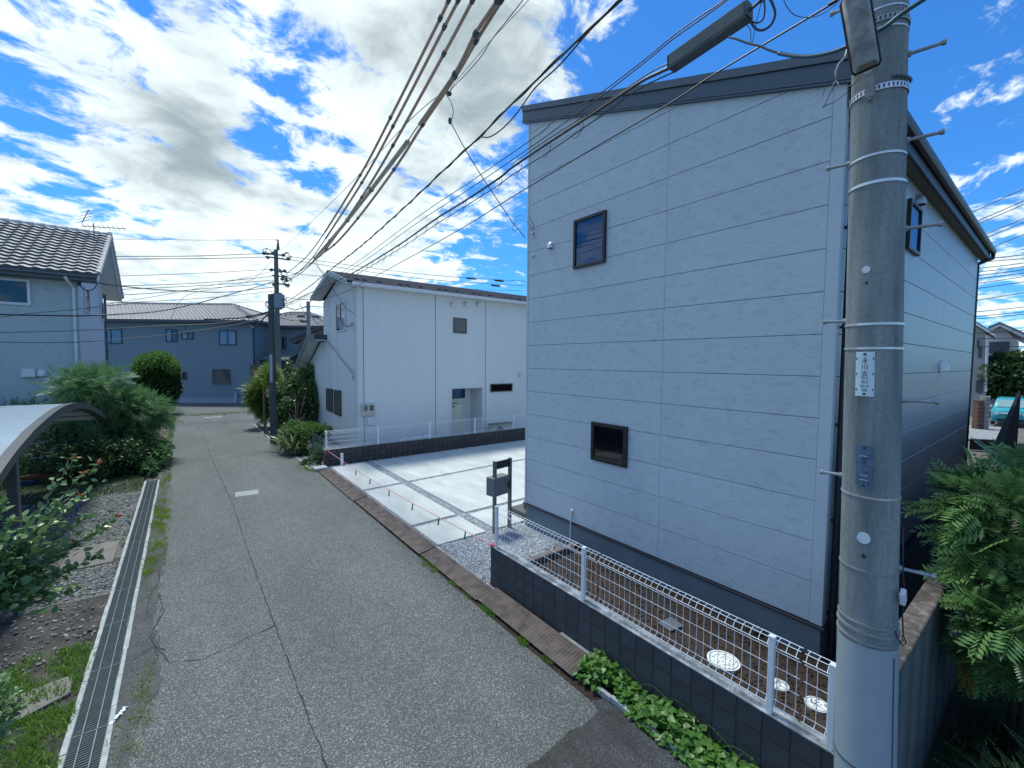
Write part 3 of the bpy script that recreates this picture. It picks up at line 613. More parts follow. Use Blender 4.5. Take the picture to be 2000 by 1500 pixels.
# ------------------------------------------------------------------ blue-grey house (right)
X0, Y0, Y1, XE = 5.46, 1.52, 6.64, 15.85
ZB = .49; sl = .3465
zr = lambda y: 6.235+sl*(y-1.52)
h1 = thing('house', 'two-storey pale blue-grey panelled house with sloping navy roof edge behind the pole', 'house', (X0, Y0, 0))
core = MB(); core.prism([(X0+.022, Y0+.022, .05), (X0+.022, Y1-.02, .05), (X0+.022, Y1-.02, zr(Y1)-.0), (X0+.022, Y0+.022, zr(Y0)-.0)], (XE-X0-.04, 0, 0))
part('wall', core, K['joint'], h1)
part('foundation', MB().box(X0+.012, XE-.015, Y0+.012, Y1-.012, -.05, ZB-.03), K['found'], h1)
part('sealant', MB().box(X0+.0035, X0+.012, 3.56-.006, 3.56+.006, ZB, zr(3.56)-.01).box(X0+.0035, X0+.012, Y0+.106, Y0+.122, ZB, zr(Y0+.11)).box(X0+.0035, X0+.012, Y1-.052, Y1-.038, ZB, zr(Y1)-.02), K['jointpale'], h1)
part('drip_edge', MB().box(X0-.035, XE+.02, Y0-.035, Y1+.035, ZB-.03, ZB-.006), K['darkpipe'], h1, bevel=.004)
def clip_board(y0, y1, z0, z1, g=.0055):
    """front board as a polygon (y, z) cut by the roof line"""
    y0 += .002; y1 -= .002; z0 += g/2; z1 -= g/2; poly = [(y0, z0), (y1, z0), (y1, z1), (y0, z1)]; out = []
    f = lambda p: zr(p[0])-p[1]
    for i in range(4):
        a, b = poly[i], poly[(i+1) % 4]; fa, fb = f(a), f(b)
        if fa >= 0: out.append(a)
        if fa*fb < 0: t = fa/(fa-fb); out.append((a[0]+(b[0]-a[0])*t, a[1]+(b[1]-a[1])*t))
    return out
def board_mesh(poly, plane, at_):
    """chamfered board: outer face inset 3 mm"""
    c = np.mean(poly, 0); k = len(poly); mb = MB()
    def P(p, d): return (at_+d, p[0], p[1]) if plane == 'x' else (p[0], at_+d, p[1])
    def ins(p): 
        q = np.array(p); return (q[0]+(.004 if q[0] < c[0] else -.004), q[1]+(.004 if q[1] < c[1] else -.004))
    o_ = [P(ins(p), 0) for p in poly]; m_ = [P(p, .004) for p in poly]; b_ = [P(p, .018) for p in poly]
    mb.add(o_+m_+b_, [tuple(range(k))[::(-1 if plane == 'x' else 1)]]+[(i, (i+1) % k, (i+1) % k+k, i+k) for i in range(k)]+[(i+k, (i+1) % k+k, (i+1) % k+2*k, i+2*k) for i in range(k)])
    return mb
ye0, ye1, ym = Y0+.115, Y1-.045, 3.56
for r_ in range(17):
    z0 = ZB+.455*r_; z1 = z0+.455
    for a, b in ((ye0, ym), (ym, ye1)):
        pg = clip_board(a, b, z0, z1)
        if len(pg) >= 3 and zr(b) > z0+.03: part('siding_panel', board_mesh(pg, 'x', X0), K['siding'], h1)
    xs = [X0+.09, X0+3.1, X0+6.1, X0+9.1, XE-.05]
    if z0 < 6.2:
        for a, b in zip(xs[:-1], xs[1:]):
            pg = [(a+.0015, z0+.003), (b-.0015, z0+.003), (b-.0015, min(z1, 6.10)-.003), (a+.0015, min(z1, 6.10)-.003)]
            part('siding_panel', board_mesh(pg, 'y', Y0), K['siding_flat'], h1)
K['cornertrim'] = sidingmat('corner_trim', (.485, .575, .63), .6, .05, .2)
mb = MB(); mb.prism([(X0-.004, Y0-.004, ZB), (X0-.004, ye0-.003, ZB), (X0-.004, ye0-.003, zr(ye0)), (X0-.004, Y0-.004, zr(Y0))], (.014, 0, 0)); mb.box(X0+.01, X0+.085, Y0-.004, Y0+.012, ZB, 6.2)
part('corner_trim', mb, K['cornertrim'], h1, bevel=.003)
mb = MB(); mb.prism([(X0-.004, ye1+.003, ZB), (X0-.004, Y1+.004, ZB), (X0-.004, Y1+.004, zr(Y1)), (X0-.004, ye1+.003, zr(ye1))], (.014, 0, 0)); mb.box(X0+.01, XE, Y1-.014, Y1+.004, ZB, zr(Y1))
part('corner_trim', mb, K['cornertrim'], h1)
# roof: slab with rake fascia, soffit and gutter
ya, yb = 1.35, 6.78; xr0, xr1 = 5.40, XE+.40
sec = lambda x0, x1, d0, d1: MB().prism([(x0, ya, zr(ya)+d0), (x0, yb, zr(yb)+d0), (x0, yb, zr(yb)+d1), (x0, ya, zr(ya)+d1)], (x1-x0, 0, 0))
rf = part('roof', sec(xr0, xr1, .20, .285), K['roofnavy'], h1)
part('fascia', sec(xr0+.014, xr0+.05, .045, .196), K['navy'], h1)
part('fascia_cap', sec(xr0-.012, xr0-.002, .20, .30), K['navy'], h1)
part('fascia_trim', MB().prism([(xr0+.006, ya, zr(ya)+.008), (xr0+.006, yb, zr(yb)+.008), (xr0+.006, yb, zr(yb)+.04), (xr0+.006, ya, zr(ya)+.04)], (.04, 0, 0)).prism([(xr0+.012, ya, zr(ya)-.02), (xr0+.012, yb, zr(yb)-.02), (xr0+.012, yb, zr(yb)+.002), (xr0+.012, ya, zr(ya)+.002)], (.10, 0, 0)), K['navy'], h1)
part('soffit', MB().box(xr0+.06, xr1-.03, ya+.04, Y0-.005, 6.02, 6.05), mat('brown_soffit', (.17, .155, .14), .8, .1, 3), h1)
part('fascia', MB().box(xr0+.02, xr1, ya, ya+.025, 6.01, zr(ya)+.19), K['roofnavy'], h1)
part('fascia', sec(xr1-.02, xr1, .0, .20), K['roofnavy'], h1)
mb = MB(); gp = [(ya-.095, 6.25), (ya-.095, 6.18), (ya-.075, 6.15), (ya-.022, 6.15), (ya-.002, 6.18), (ya-.002, 6.25), (ya-.01, 6.25), (ya-.012, 6.185), (ya-.03, 6.16), (ya-.07, 6.16), (ya-.086, 6.185), (ya-.086, 6.25)]
mb.prism([(xr0, a, b) for a, b in gp], (xr1-xr0+.03, 0, 0)); part('gutter', mb, mat('bronze_gutter', (.035, .042, .045), .4, .1, 4, metal=.2), h1)
# downpipes with brackets
def downpipe(root, x, y, z0, z1, r, m_, top=None, step=1.05, off=(0, .06), box=False):
    pts = [(x, y, z0), (x, y, z1)]
    if top: pts += list(top)
    dp = part('downpipe', MB().tube(pts, r, 4 if box else 8), m_, root, smooth=not box)
    z = z0+.5
    while z < z1-.2:
        part('pipe_bracket', MB().box(min(x-.012, x+off[0]), max(x+.012, x+off[0]), min(y-.012, y+off[1]), max(y+.012, y+off[1]), z-.012, z+.012).tube([(x, y, z-.03), (x, y, z+.03)], r*1.12, 8), m_, dp); z += step
downpipe(h1, X0+.135, Y0-.055, .1, 6.25, .036, K['darkpipe'])
downpipe(h1, XE+.09, Y0+.02, .1, 5.88, .042, K['darkpipe'], [(XE+.12, Y0-.05, 5.94), (XE+.30, ya-.05, 6.04), (XE+.32, ya-.05, 6.16)], off=(-.07, 0))
# openings
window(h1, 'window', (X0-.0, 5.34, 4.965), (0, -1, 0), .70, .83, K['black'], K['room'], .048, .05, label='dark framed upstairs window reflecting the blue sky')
window(h1, 'window', (X0-.0, 4.855, 1.715), (0, -1, 0), .725, .645, K['black'], K['roomgreen'], .06, .05, glass=K['glassdark'], label='dark framed downstairs window with dim interior')
a, b = PY(1768, 470, Y0), PY(1791, 470, Y0)
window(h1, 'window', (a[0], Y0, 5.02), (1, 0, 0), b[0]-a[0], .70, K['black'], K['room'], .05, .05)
hood(h1, PX(1077, 480, X0), (-1, 0, 0), .065, K['band']); hood(h1, PX(1042, 456, X0), (-1, 0, 0), .03, K['cream'], 'cable_inlet'); hood(h1, PX(1042, 499, X0), (-1, 0, 0), .03, K['cream'], 'cable_inlet')
hood(h1, PY(1790, 393, Y0), (0, -1, 0), .085, K['steel']); hood(h1, PY(1836, 716, Y0), (0, -1, 0), .10, K['band'])
p = PX(1118, 998, X0); part('outlet_cap', MB().tube([p, p-np.array([.05, 0, 0])], .034, 14).tube([p-np.array([.02, 0, 0]), p-np.array([.035, 0, .1]), (X0-.03, p[1]+.02, .12)], .012, 6), K['trimwhite'], h1, smooth=True)
p = PX(1484, 1229, X0); part('vent_elbow', MB().sphere(p-np.array([.04, 0, 0]), (.06, .055, .055), 14), K['steel_dark'], h1, smooth='all')
p = np.array([8.0, Y0, .22]); part('vent_elbow', MB().tube([p, p-np.array([0, .10, 0]), p-np.array([-.02, .13, .10])], .05, 10), K['steel_dark'], h1, smooth=True)
K['steps'] = mat('porch_tile', (.085, .085, .09), .7, .15, 20)
mb = MB().box(5.62, 6.9, 6.70, 7.35, -.02, .17); part('porch_step', mb, K['steps'], h1, bevel=.006)
part('porch_step', MB().box(5.80, 6.9, 6.665, 7.10, .17, .34), K['steps'], h1, bevel=.006)

# ------------------------------------------------------------------ white house (middle)
YW, XW, YB = 15.4, 4.93, 20.0; XE2 = 15.5
h2 = thing('house', 'two-storey white house with dark slate roof and white gutter behind the parking space', 'house', (XW, YW, 0))
ez, az_, ay = 5.90, 6.66, 17.5                                               # eave and apex of the gable wall
part('wall', MB().prism([(XW, YW, -.05), (XW, YB, -.05), (XW, YB, 5.85), (XW, ay, 6.62), (XW, YW, 5.93)], (.15, 0, 0)), K['white_siding'], h2)
AX0, AX1, AZ = 8.72, 10.22, 2.22                                             # alcove opening
part('wall', MB().box(XW+.151, AX0, YW, YW+.15, -.05, 5.98), K['white_siding'], h2)
part('wall', MB().box(AX0, AX1, YW, YW+.15, AZ, 5.98), K['white_siding'], h2)
part('wall', MB().box(AX1, XE2, YW, YW+.15, -.05, 5.98), K['white_siding'], h2)
part('alcove', MB().box(AX0-.1, AX0-.001, YW+.151, YW+1.0, 0, AZ+.1).box(AX1+.001, AX1+.1, YW+.151, YW+1.0, 0, AZ+.1).box(AX0, AX1, YW+.95, YW+1.05, 0, AZ).box(AX0-.1, AX1+.1, YW+.151, YW+1.05, AZ+.001, AZ+.1).box(AX0-.1, AX1+.1, YW-.2, YW+1.0, -.05, .04), K['white_siding'], h2)
part('wall', MB().box(XW+.2, XE2, YB-.2, YB, 0, 5.9), K['white_siding'], h2)
mb = MB()
for x in (XW+.20, 7.62+.36, AX1+.16): mb.box(x-.008, x+.008, YW-.006, YW+.004, 0.05, 5.97)
part('expansion_joint', mb, K['joint'], h2)
mb = MB()
for y in (YW+.35, 17.9, 19.0): mb.box(XW-.005, XW+.004, y-.006, y+.006, 0.05, 5.9)
part('expansion_joint', mb, K['jointpale'], h2)
part('corner_board', MB().box(XW-.012, XW+.10, YW-.012, YW-.001, 0, 5.95).box(XW-.012, XW-.001, YW-.001, YW+.12, 0, 5.95), K['white_siding'], h2)
part('opening_trim', MB().box(AX0-.09, AX0-.01, YW-.014, YW+.0, .04, AZ+.07).box(AX1+.01, AX1+.09, YW-.014, YW+.0, .04, AZ+.07).box(AX0-.01, AX1+.01, YW-.012, YW, AZ+.002, AZ+.07), K['trimwhite'], h2)
# roof
ex, ey0, ey1 = 4.5, 15.12, 20.35
rz = lambda y: 6.02+(6.72-6.02)/(ay-ey0)*(y-ey0) if y <= ay else 6.72-(6.72-5.98)/(ey1-ay)*(y-ay)
for a, b in ((ey0, ay), (ay, ey1)):
    rp_ = part('roof', MB().prism([(ex, a, rz(a)), (ex, b, rz(b)), (ex, b, rz(b)+.07), (ex, a, rz(a)+.07)], (XE2+.4-ex, 0, 0)), K['slate'], h2)
    part('barge_board', MB().prism([(ex-.03, a, rz(a)-.10), (ex-.03, b, rz(b)-.10), (ex-.03, b, rz(b)+.085), (ex-.03, a, rz(a)+.085)], (.028, 0, 0)), K['grey_siding'], h2)
    part('soffit', MB().prism([(ex, a+.02, rz(a)-.03), (ex, b, rz(b)-.03), (ex, b, rz(b)-.01), (ex, a+.02, rz(a)-.01)], (XW-ex, 0, 0)), K['trimwhite'], h2)
mb = MB()
for i in range(9):
    y = ey0+.25+i*.25; mb.prism([(ex+.01, y, rz(y)+.071), (ex+.01, y+.02, rz(y+.02)+.079), (ex+.01, y+.02, rz(y+.02)+.072)], (XE2+.3-ex, 0, 0))
part('slate_course', mb, K['slate'], h2)
mb = MB(); gp = [(-.13, .0), (-.13, -.10), (-.10, -.125), (-.02, -.125), (0, -.10), (0, 0), (-.012, 0), (-.012, -.09), (-.118, -.09), (-.118, 0)]
mb.prism([(ex+.16, ey0+a, 6.045+b) for a, b in gp], (XE2+.4-ex-.16, 0, 0)); part('gutter', mb, K['trimwhite'], h2, bevel=.004)
part('soffit', MB().box(ex+.2, XE2, ey0+.01, YW-.013, 5.95, 5.965), K['trimwhite'], h2)
mb = MB()
sg = MB().box(-.09, .09, -.015, .015, 0, .035).box(-.07, .07, .05, .06, 0, .02)
sgm = shared('snow_guard', sg, K['black'])
for i in range(13):
    for j in range(2):
        x = 4.95+i*.82+j*.0+(.28 if j else 0); y = ey0+.42
        if i % 2 == 0 or j == 0: piece('snow_guard', sgm, h2, (x, y, rz(y)+.072))
# windows and fittings
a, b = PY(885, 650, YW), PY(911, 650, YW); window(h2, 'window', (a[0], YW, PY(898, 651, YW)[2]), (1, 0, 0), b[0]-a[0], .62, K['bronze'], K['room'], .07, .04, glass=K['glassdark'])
a, b = PY(957, 765, YW), PY(1000, 765, YW); window(h2, 'window', (a[0], YW, PY(978, 765, YW)[2]), (1, 0, 0), b[0]-a[0], .36, K['bronze'], K['curtain'], .04, .05, glass=K['glassdark'])
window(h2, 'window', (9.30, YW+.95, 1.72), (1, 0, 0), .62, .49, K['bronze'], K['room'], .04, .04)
window(h2, 'window', (XW, 17.97, 4.47), (0, -1, 0), 1.25, 1.12, K['trimwhite'], [K['roomgreen'], K['curtain']], .05, .05, split=True)
K['shutter'] = mat('grey_louvre', (.045, .05, .055), .6, .1, 30)
for ya_, yb_, z0, z1 in ((18.62, 19.42, 1.20, 2.15), (17.45, 18.2, 1.15, 2.15)):
    fr = part('window', MB().box(XW-.09, XW, ya_, yb_, z0, z0+.04).box(XW-.09, XW, ya_, yb_, z1-.04, z1).box(XW-.09, XW, ya_, ya_+.05, z0, z1).box(XW-.09, XW, yb_-.05, yb_, z0, z1), K['bronze'], h2)
    part('louvre', MB().box(XW-.07, XW-.002, ya_+.05, yb_-.05, z0+.04, z1-.04), K['shutter'], fr)
mt = part('meter_box', MB().box(5.02, 5.50, YW-.11, YW, 1.36, 1.80), K['cream'], h2, bevel=.02)
for x in (5.08, 5.29): part('meter_window', MB().box(x, x+.15, YW-.116, YW-.10, 1.54, 1.74), K['glassdark'] if x < 5.2 else K['bronze'], mt)
for x in (5.13, 5.34): part('meter_screw', MB().box(x, x+.05, YW-.116, YW-.108, 1.455, 1.475), K['black'], mt)
part('junction_box', MB().box(5.22, 5.50, YW-.07, YW, 1.01, 1.30), K['trimwhite'], h2, bevel=.01)
for px_ in (882, 909, 933): c = PY(px_, 594, YW); hood(h2, c, (0, -1, 0), .095, K['band'])
hood(h2, PY(1015, 731, YW), (0, -1, 0), .10, K['band'])
part('cable_bracket', MB().sphere(PX(691, 736, XW)-np.array([.04, 0, 0]), (.05, .06, .09), 10), K['cream'], h2, smooth='all')
part('cable_cap', MB().obox(PX(690, 632, XW)-np.array([.04, 0, 0]), (.04, 0, 0), (0, .05, 0), (0, 0, .05)), K['cream'], h2)
# lower wing of the white house
part('wall', MB().prism([(XW+.01, YB, -.05), (XW+.01, 24.2, -.05), (XW+.01, 24.2, 2.55), (XW+.01, 20.6, 4.15), (XW+.01, YB, 4.15)], (4, 0, 0)), K['white_siding'], h2)
def wing(x0, x1, d0, d1): return MB().prism([(x0, 19.45, 4.22+d0), (x0, 20.75, 4.22+d0), (x0, 23.9, 2.72+d0), (x0, 23.9, 2.72+d1), (x0, 20.75, 4.22+d1), (x0, 19.45, 4.22+d1)], (x1-x0, 0, 0))
part('roof', wing(4.45, 4.93, .0, .22), K['roofnavy'], h2); part('roof', MB().prism([(4.93, 20.01, 4.25), (4.93, 20.75, 4.25), (4.93, 23.9, 2.75), (4.93, 23.9, 2.85), (4.93, 20.75, 4.35), (4.93, 20.01, 4.35)], (4, 0, 0)), K['slate'], h2)
part('soffit', wing(4.44, 4.92, -.03, -.003), K['trimwhite'], h2); part('barge_board', wing(4.415, 4.437, -.05, .24), K['navy'], h2)
# water heater in the alcove, outdoor unit, white bag
wh = thing('water_heater', 'tall pale water heater tank standing in the white house alcove', 'water heater', (9.0, YW+.5, .04))
part('tank', MB().box(8.78, 9.33, YW+.22, YW+.85, .1, 1.55), K['cream'], wh, bevel=.015)
part('tank_label', MB().box(8.87, 8.99, YW+.213, YW+.22, 1.42, 1.48), K['ink'], wh)
part('tank_feet', MB().box(8.85, 9.3, YW+.3, YW+.7, .04, .1), K['steel_dark'], wh)
for x in (9.45, 9.56): part('tank_pipe', MB().tube([(x, YW+.8, .1), (x, YW+.8, .85), (x-.15, YW+.8, .95)], .03, 6), K['steel_dark'], wh)
oc = thing('outdoor_unit', 'small grey outdoor air conditioner unit behind the far mesh fence', 'air conditioner', (10.9, YW-.3, 0))
part('casing', MB().box(10.5, 11.5, YW-.45, YW-.1, .08, .62), K['cream'], oc, bevel=.01); part('fan_grille', MB().tube([(10.85, YW-.451, .36), (10.85, YW-.458, .36)], .2, 16), K['steel_dark'], oc); part('casing_top', MB().box(10.45, 11.6, YW-.5, YW-.08, .625, .65), K['bronze'], oc)
mb = MB()
for i in range(9): mb.sphere((6.2+i*.14, 14.62, .42+.05*math.sin(i*1.9)), (.12, .12, .10+.03*(i % 3)), 7)
solo('plastic_sheet', mb, K['trimwhite'], 'crumpled white plastic sheet lying behind the far mesh fence', 'plastic sheet')

# ------------------------------------------------------------------ pale house on the left with tiled roof
h3 = thing('house', 'light grey two-storey house with shiny grey tiled gable roof at the left', 'house', (-2.8, 20.75, 0))
lx, ly, lyb = -2.8, 20.75, 26.6
lez, lrz, lry = 6.12, 8.22, 23.8
lz = lambda y: lez+(lrz-lez)/(lry-20.15)*(y-20.15) if y < lry else lrz-(lrz-lez)/(27.35-lry)*(y-lry)
part('wall', MB().prism([(lx, ly, -.1), (lx, lyb, -.1), (lx, lyb, lz(lyb)-.05), (lx, lry, lrz-.05), (lx, ly, lz(ly)-.05)], (-9, 0, 0)), K['grey_siding'], h3)
K['sidewhite'] = sidingmat('pale_brushed_siding', (.52, .55, .58), .7, .12, .5)
part('side_cladding', MB().prism([(lx+.001, ly+.03, 0), (lx+.001, lyb, 0), (lx+.001, lyb, lz(lyb)-.05), (lx+.001, lry, lrz-.05), (lx+.001, ly+.03, lz(ly)-.05)], (.02, 0, 0)), K['sidewhite'], h3)
for a, b in ((20.15, lry), (lry, 27.35)):
    part('roof', MB().prism([(-2.24, a, lz(a)-.02), (-2.24, b, lz(b)-.02), (-2.24, b, lz(b)+.03), (-2.24, a, lz(a)+.03)], (-9.6, 0, 0)), K['steel_dark'], h3)
    part('barge_board', MB().prism([(-2.20, a, lz(a)-.16), (-2.20, b, lz(b)-.16), (-2.20, b, lz(b)+.02), (-2.20, a, lz(a)+.02)], (-.035, 0, 0)), K['trimwhite'], h3)
    part('soffit', MB().prism([(-2.24, a, lz(a)-.10), (-2.24, b, lz(b)-.10), (-2.24, b, lz(b)-.06), (-2.24, a, lz(a)-.06)], (-.56, 0, 0)), K['trimwhite'], h3)
# curved roof tiles, one by one
pitch = math.atan2(lrz-lez, lry-20.15); tw, tl = .30, .285
tb = MB(); prof_ = [(-.5, .0), (-.32, .028), (-.12, .034), (.08, .012), (.26, -.004), (.5, .0)]
vs = []
for yy, up in ((-tl*.55, .075), (tl*.60, .0)):
    for u_, h_ in prof_: vs.append((u_*tw, yy, h_+up+.03))
for u_, h_ in prof_: vs.append((u_*tw, -tl*.55, h_+.005))
tb.add(vs, [(i, i+1, i+7, i+6) for i in range(5)]); tb.add(vs, [(i+12, i+13, i+1, i) for i in range(5)], 1); tme = shared('roof_tile', tb, [K['tile'], K['steel_dark']])  # butt faces take the dark material: shade between the rows as colour
nrow = int(math.hypot(lrz-lez, lry-20.15)/tl)+1
for r_ in range(nrow):
    for c_ in range(17):
        s = .06+r_*tl; y = 20.15+s*math.cos(pitch); z = lez+s*math.sin(pitch)
        piece('roof_tile', tme, h3, (-2.36-c_*tw-.0*(r_ % 2), y, z+.03), (pitch+random.uniform(-.01, .01), 0, 0))
mb = MB()
for i in range(22): mb.tube([(-2.2-i*.3, lry, lrz+.10), (-2.2-(i+1)*.3+.01, lry, lrz+.085)], [.10, .088], 10)
part('ridge_tile', mb, K['tile'], h3, smooth=True)
mb = MB()
for i in range(15):
    for sgn in (1, -1):
        s = i*tl; s2 = (i+1)*tl+.02; f_ = lambda s: (-2.2, (20.15+s*math.cos(pitch)) if sgn > 0 else (27.35-s*math.cos(pitch)), lez+s*math.sin(pitch)+.09)
        mb.tube([f_(s), f_(s2)], [.085, .07], 8)
part('verge_tile', mb, K['tile'], h3, smooth=True)
part('gutter', MB().box(-12, -2.22, 20.02, 20.14, 6.02, 6.12), K['steel_dark'], h3, bevel=.02); part('fascia', MB().box(-12, -2.24, 20.145, 20.17, 5.93, 6.13), K['steel_dark'], h3)
part('soffit', MB().box(-12, -2.25, 20.17, 20.74, 5.93, 5.95), K['steel_dark'], h3)
dp = part('downpipe', MB().tube([(-2.98, 20.1, 6.02), (-2.96, 20.15, 5.93), (-2.88, 20.68, 5.72), (-2.88, 20.68, .1)], .045, 8), K['trimwhite'], h3, smooth=True)
part('downpipe', MB().tube([(-2.72, 26.62, 6.2), (-2.72, 26.62, .1)], .045, 8), K['steel_dark'], h3, smooth=True)
a = PY(59, 547, ly); b = PY(59, 597, ly)
window(h3, 'window', (a[0]-1.75, ly, b[2]), (1, 0, 0), 1.75, a[2]-b[2], K['trimwhite'], K['curtaindark'], .075, .06)
for (p0, p1, q) in (((163, 567), (172, 567), (172, 612)), ((194, 592), (200, 592), (200, 626))):
    A_, B_, C_ = PX(*p0, lx+.021), PX(*p1, lx+.021), PX(*q, lx+.021)
    window(h3, 'window', (lx+.021, A_[1], C_[2]), (0, 1, 0), max(.4, B_[1]-A_[1]), B_[2]-C_[2], K['trimwhite'], K['curtaindark'], .05, .05)
c = PY(57, 728, ly); part('vent_box', MB().box(c[0]-.16, c[0]+.16, ly-.12, ly, c[2]-.15, c[2]+.13), K['trimwhite'], h3, bevel=.02)
hood(h3, PY(82, 729, ly), (0, -1, 0), .11, K['trimwhite'])
part('cable_bracket', MB().obox(PY(155, 553, ly-.02), (.05, 0, 0), (0, .03, 0), (0, 0, .09)), K['steel_dark'], h3)
# aerial
an = thing('tv_aerial', 'thin rooftop television aerial at the ridge end of the grey tiled house', 'aerial', (-2.9, 22.9, 7.7))
p0 = PX(206, 523, -2.6); p1 = PX(205, 459, -2.6); part('mast', MB().tube([(p1[0], 23.2, 6.6), (p1[0], 23.2, 8.55)], .018, 6), K['steel_dark'], an)
def yagi(a, b, n, w):
    a, b = np.array(a), np.array(b); mb = MB().tube([a, b], .016, 5); d = (b-a)/np.linalg.norm(b-a); s = np.cross(d, [0, 0, 1]); s /= np.linalg.norm(s); s = s*.8+np.array([0, 0, .35])
    for i in range(n): p = a+(b-a)*(i+.5)/n; mb.tube([p-s*w, p+s*w], .009, 4)
    part('antenna', mb, K['steel_dark'], an)
c = (p1[0], 23.2, 8.5); yagi((c[0]-.35, 23.3, 8.40), (c[0]+.95, 22.9, 8.45), 9, .16); yagi((c[0]-.32, 23.2, 8.50), (c[0]-.18, 23.7, 9.15), 4, .26)

# ------------------------------------------------------------------ blue house at the far end
q0 = G(380, 787); dv = np.array([.80, -.60, 0]); 
A4 = PV(208, 700, q0, q0+dv); B4 = PV(497, 700, q0, q0+dv); A4[2] = B4[2] = 0; A4 = A4-dv*6
u4 = (B4-A4)/np.linalg.norm(B4-A4); b4 = np.array([.6, .8, 0]); up = np.array([0, 0, 1.]); n4 = -b4
h4 = thing('house', 'blue rendered two-storey house with grey tiled hip roof at the end of the lane', 'house', tuple(B4))
zw = PV(400, 631, q0, q0+dv)[2]
D4 = 8.5
C4 = B4+b4*D4; E4 = A4+b4*D4
bz = lambda p, z: np.array([p[0], p[1], z])
part('wall', MB().hexa([bz(A4, -.1), bz(B4, -.1), bz(C4, -.1), bz(E4, -.1)], [bz(A4, zw), bz(B4, zw), bz(C4, zw), bz(E4, zw)]), K['blue_siding'], h4)
part('foundation', MB().hexa([bz(A4+n4*.03, -.1), bz(B4+n4*.03+u4*.03, -.1), bz(C4+u4*.03, -.1), bz(E4, -.1)], [bz(A4+n4*.03, .42), bz(B4+n4*.03+u4*.03, .42), bz(C4+u4*.03, .42), bz(E4, .42)]), mat('pale_blue_render', (.25, .33, .42), .8, .1, 2), h4)
# entrance wing to the right
W0 = B4+b4*2.6+u4*.002; W1 = W0+u4*4.6; W2 = W1+b4*6; W3 = W0+b4*6
part('wall', MB().hexa([bz(p, -.1) for p in (W0, W1, W2, W3)], [bz(p, zw-.15) for p in (W0, W1, W2, W3)]), K['blue_siding'], h4)
def hip(root, c4_, z, ov, rise, mat_, tile=True):
    a, b, c, d = [np.array(p, float) for p in c4_]; uu = (b-a)/np.linalg.norm(b-a); vv = (d-a)/np.linalg.norm(d-a); L_ = np.linalg.norm(b-a)+2*ov; Wd = np.linalg.norm(d-a)+2*ov
    o = a-uu*ov-vv*ov; o[2] = z; hh = Wd/2
    P = lambda s, t, h: o+uu*s+vv*t+up*h
    k0, k1 = P(hh, hh, rise), P(max(L_-hh, hh+.1), hh, rise); e = [P(0, 0, 0), P(L_, 0, 0), P(L_, Wd, 0), P(0, Wd, 0)]
    part('roof', MB().add(e+[k0, k1], [(0, 1, 5, 4), (1, 2, 5), (2, 3, 4, 5), (3, 0, 4), (3, 2, 1, 0)]), K['steel_dark'], root)
    part('eaves', MB().hexa([p-up*.16 for p in e], [p-up*.005 for p in e]), K['roofnavy'], root)
    mb = MB()                                                                   # ribbed tile rows on the front and right slopes
    def slope(p0, p1, q0_, q1_, w=.30, rows=15):
        n = int(np.linalg.norm(p1-p0)/w); nn = np.cross(p1-p0, q0_-p0); nn /= np.linalg.norm(nn); 
        if nn[2] < 0: nn = -nn
        du = (p1-p0)/np.linalg.norm(p1-p0); Ls = np.linalg.norm(p1-p0)
        for r_ in range(rows):
            t0, t1 = r_/rows, (r_+1.12)/rows; t1 = min(t1, 1)
            for i in range(n):
                s = (i+.5)*w
                lo = (p0+(q0_-p0)*t0-p0)@du; hi = (p1+(q1_-p1)*t0-p0)@du
                if s-w/2 < lo-.05 or s+w/2 > hi+.05: continue
                base0 = p0+du*s+((q0_-p0)-du*((q0_-p0)@du))*t0; base1 = p0+du*s+((q0_-p0)-du*((q0_-p0)@du))*t1
                a_, b_ = base0+nn*.075, base1+nn*.035; h_ = du*w*.40
                mb.add([a_-h_-nn*.03, a_, a_+h_-nn*.03, b_+h_-nn*.03, b_, b_-h_-nn*.03, a_-h_-nn*.07, a_+h_-nn*.07], [(0, 1, 4, 5), (1, 2, 3, 4), (6, 7, 2, 1, 0)])
    if tile:
        slope(e[0], e[1], k0, k1); slope(e[1], e[2], k1, k1)
        part('roof_tiles', mb, K['tile2'], root, kind='stuff')
        mb = MB()
        for p0, p1 in ((k0, k1), (e[1], k1), (e[2], k1), (e[0], k0)):
            n = int(np.linalg.norm(p1-p0)/.28)
            for i in range(n): mb.tube([p0+(p1-p0)*i/n+up*.09, p0+(p1-p0)*(i+1)/n+up*.07], [.10, .08], 6)
        part('ridge_tile', mb, K['tile2'], root)
ridge = PV(327, 594, q0+b4*D4/2, q0+b4*D4/2+dv)[2]
hip(h4, (A4, B4, C4, E4), zw+.16, .65, ridge-zw-.2, None)
hip(h4, (W0-u4*3, W1, W2, W3-u4*3), zw+.02, .5, (ridge-zw)*.72, None)
def pw(px0, px1, y0, y1, split=True, inside=None, fr=None, **k):
    a = PV(px0, (y0+y1)/2, B4, A4); b = PV(px1, (y0+y1)/2, B4, A4); t = PV(px0, y0, B4, A4)[2]; bb = PV(px0, y1, B4, A4)[2]
    window(h4, 'window', (a[0], a[1], bb), u4, np.linalg.norm((b-a)[:2]), t-bb, fr or K['roofnavy'], inside or K['curtain'], .07, .06, split=split, **k)
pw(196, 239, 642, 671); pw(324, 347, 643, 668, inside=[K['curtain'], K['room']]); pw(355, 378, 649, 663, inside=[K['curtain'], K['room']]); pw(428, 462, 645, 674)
pw(415, 450, 721, 751, inside=[K['curtaindark'], K['roomgreen']]); pw(356, 365, 726, 741, split=False, inside=K['roomgreen'])
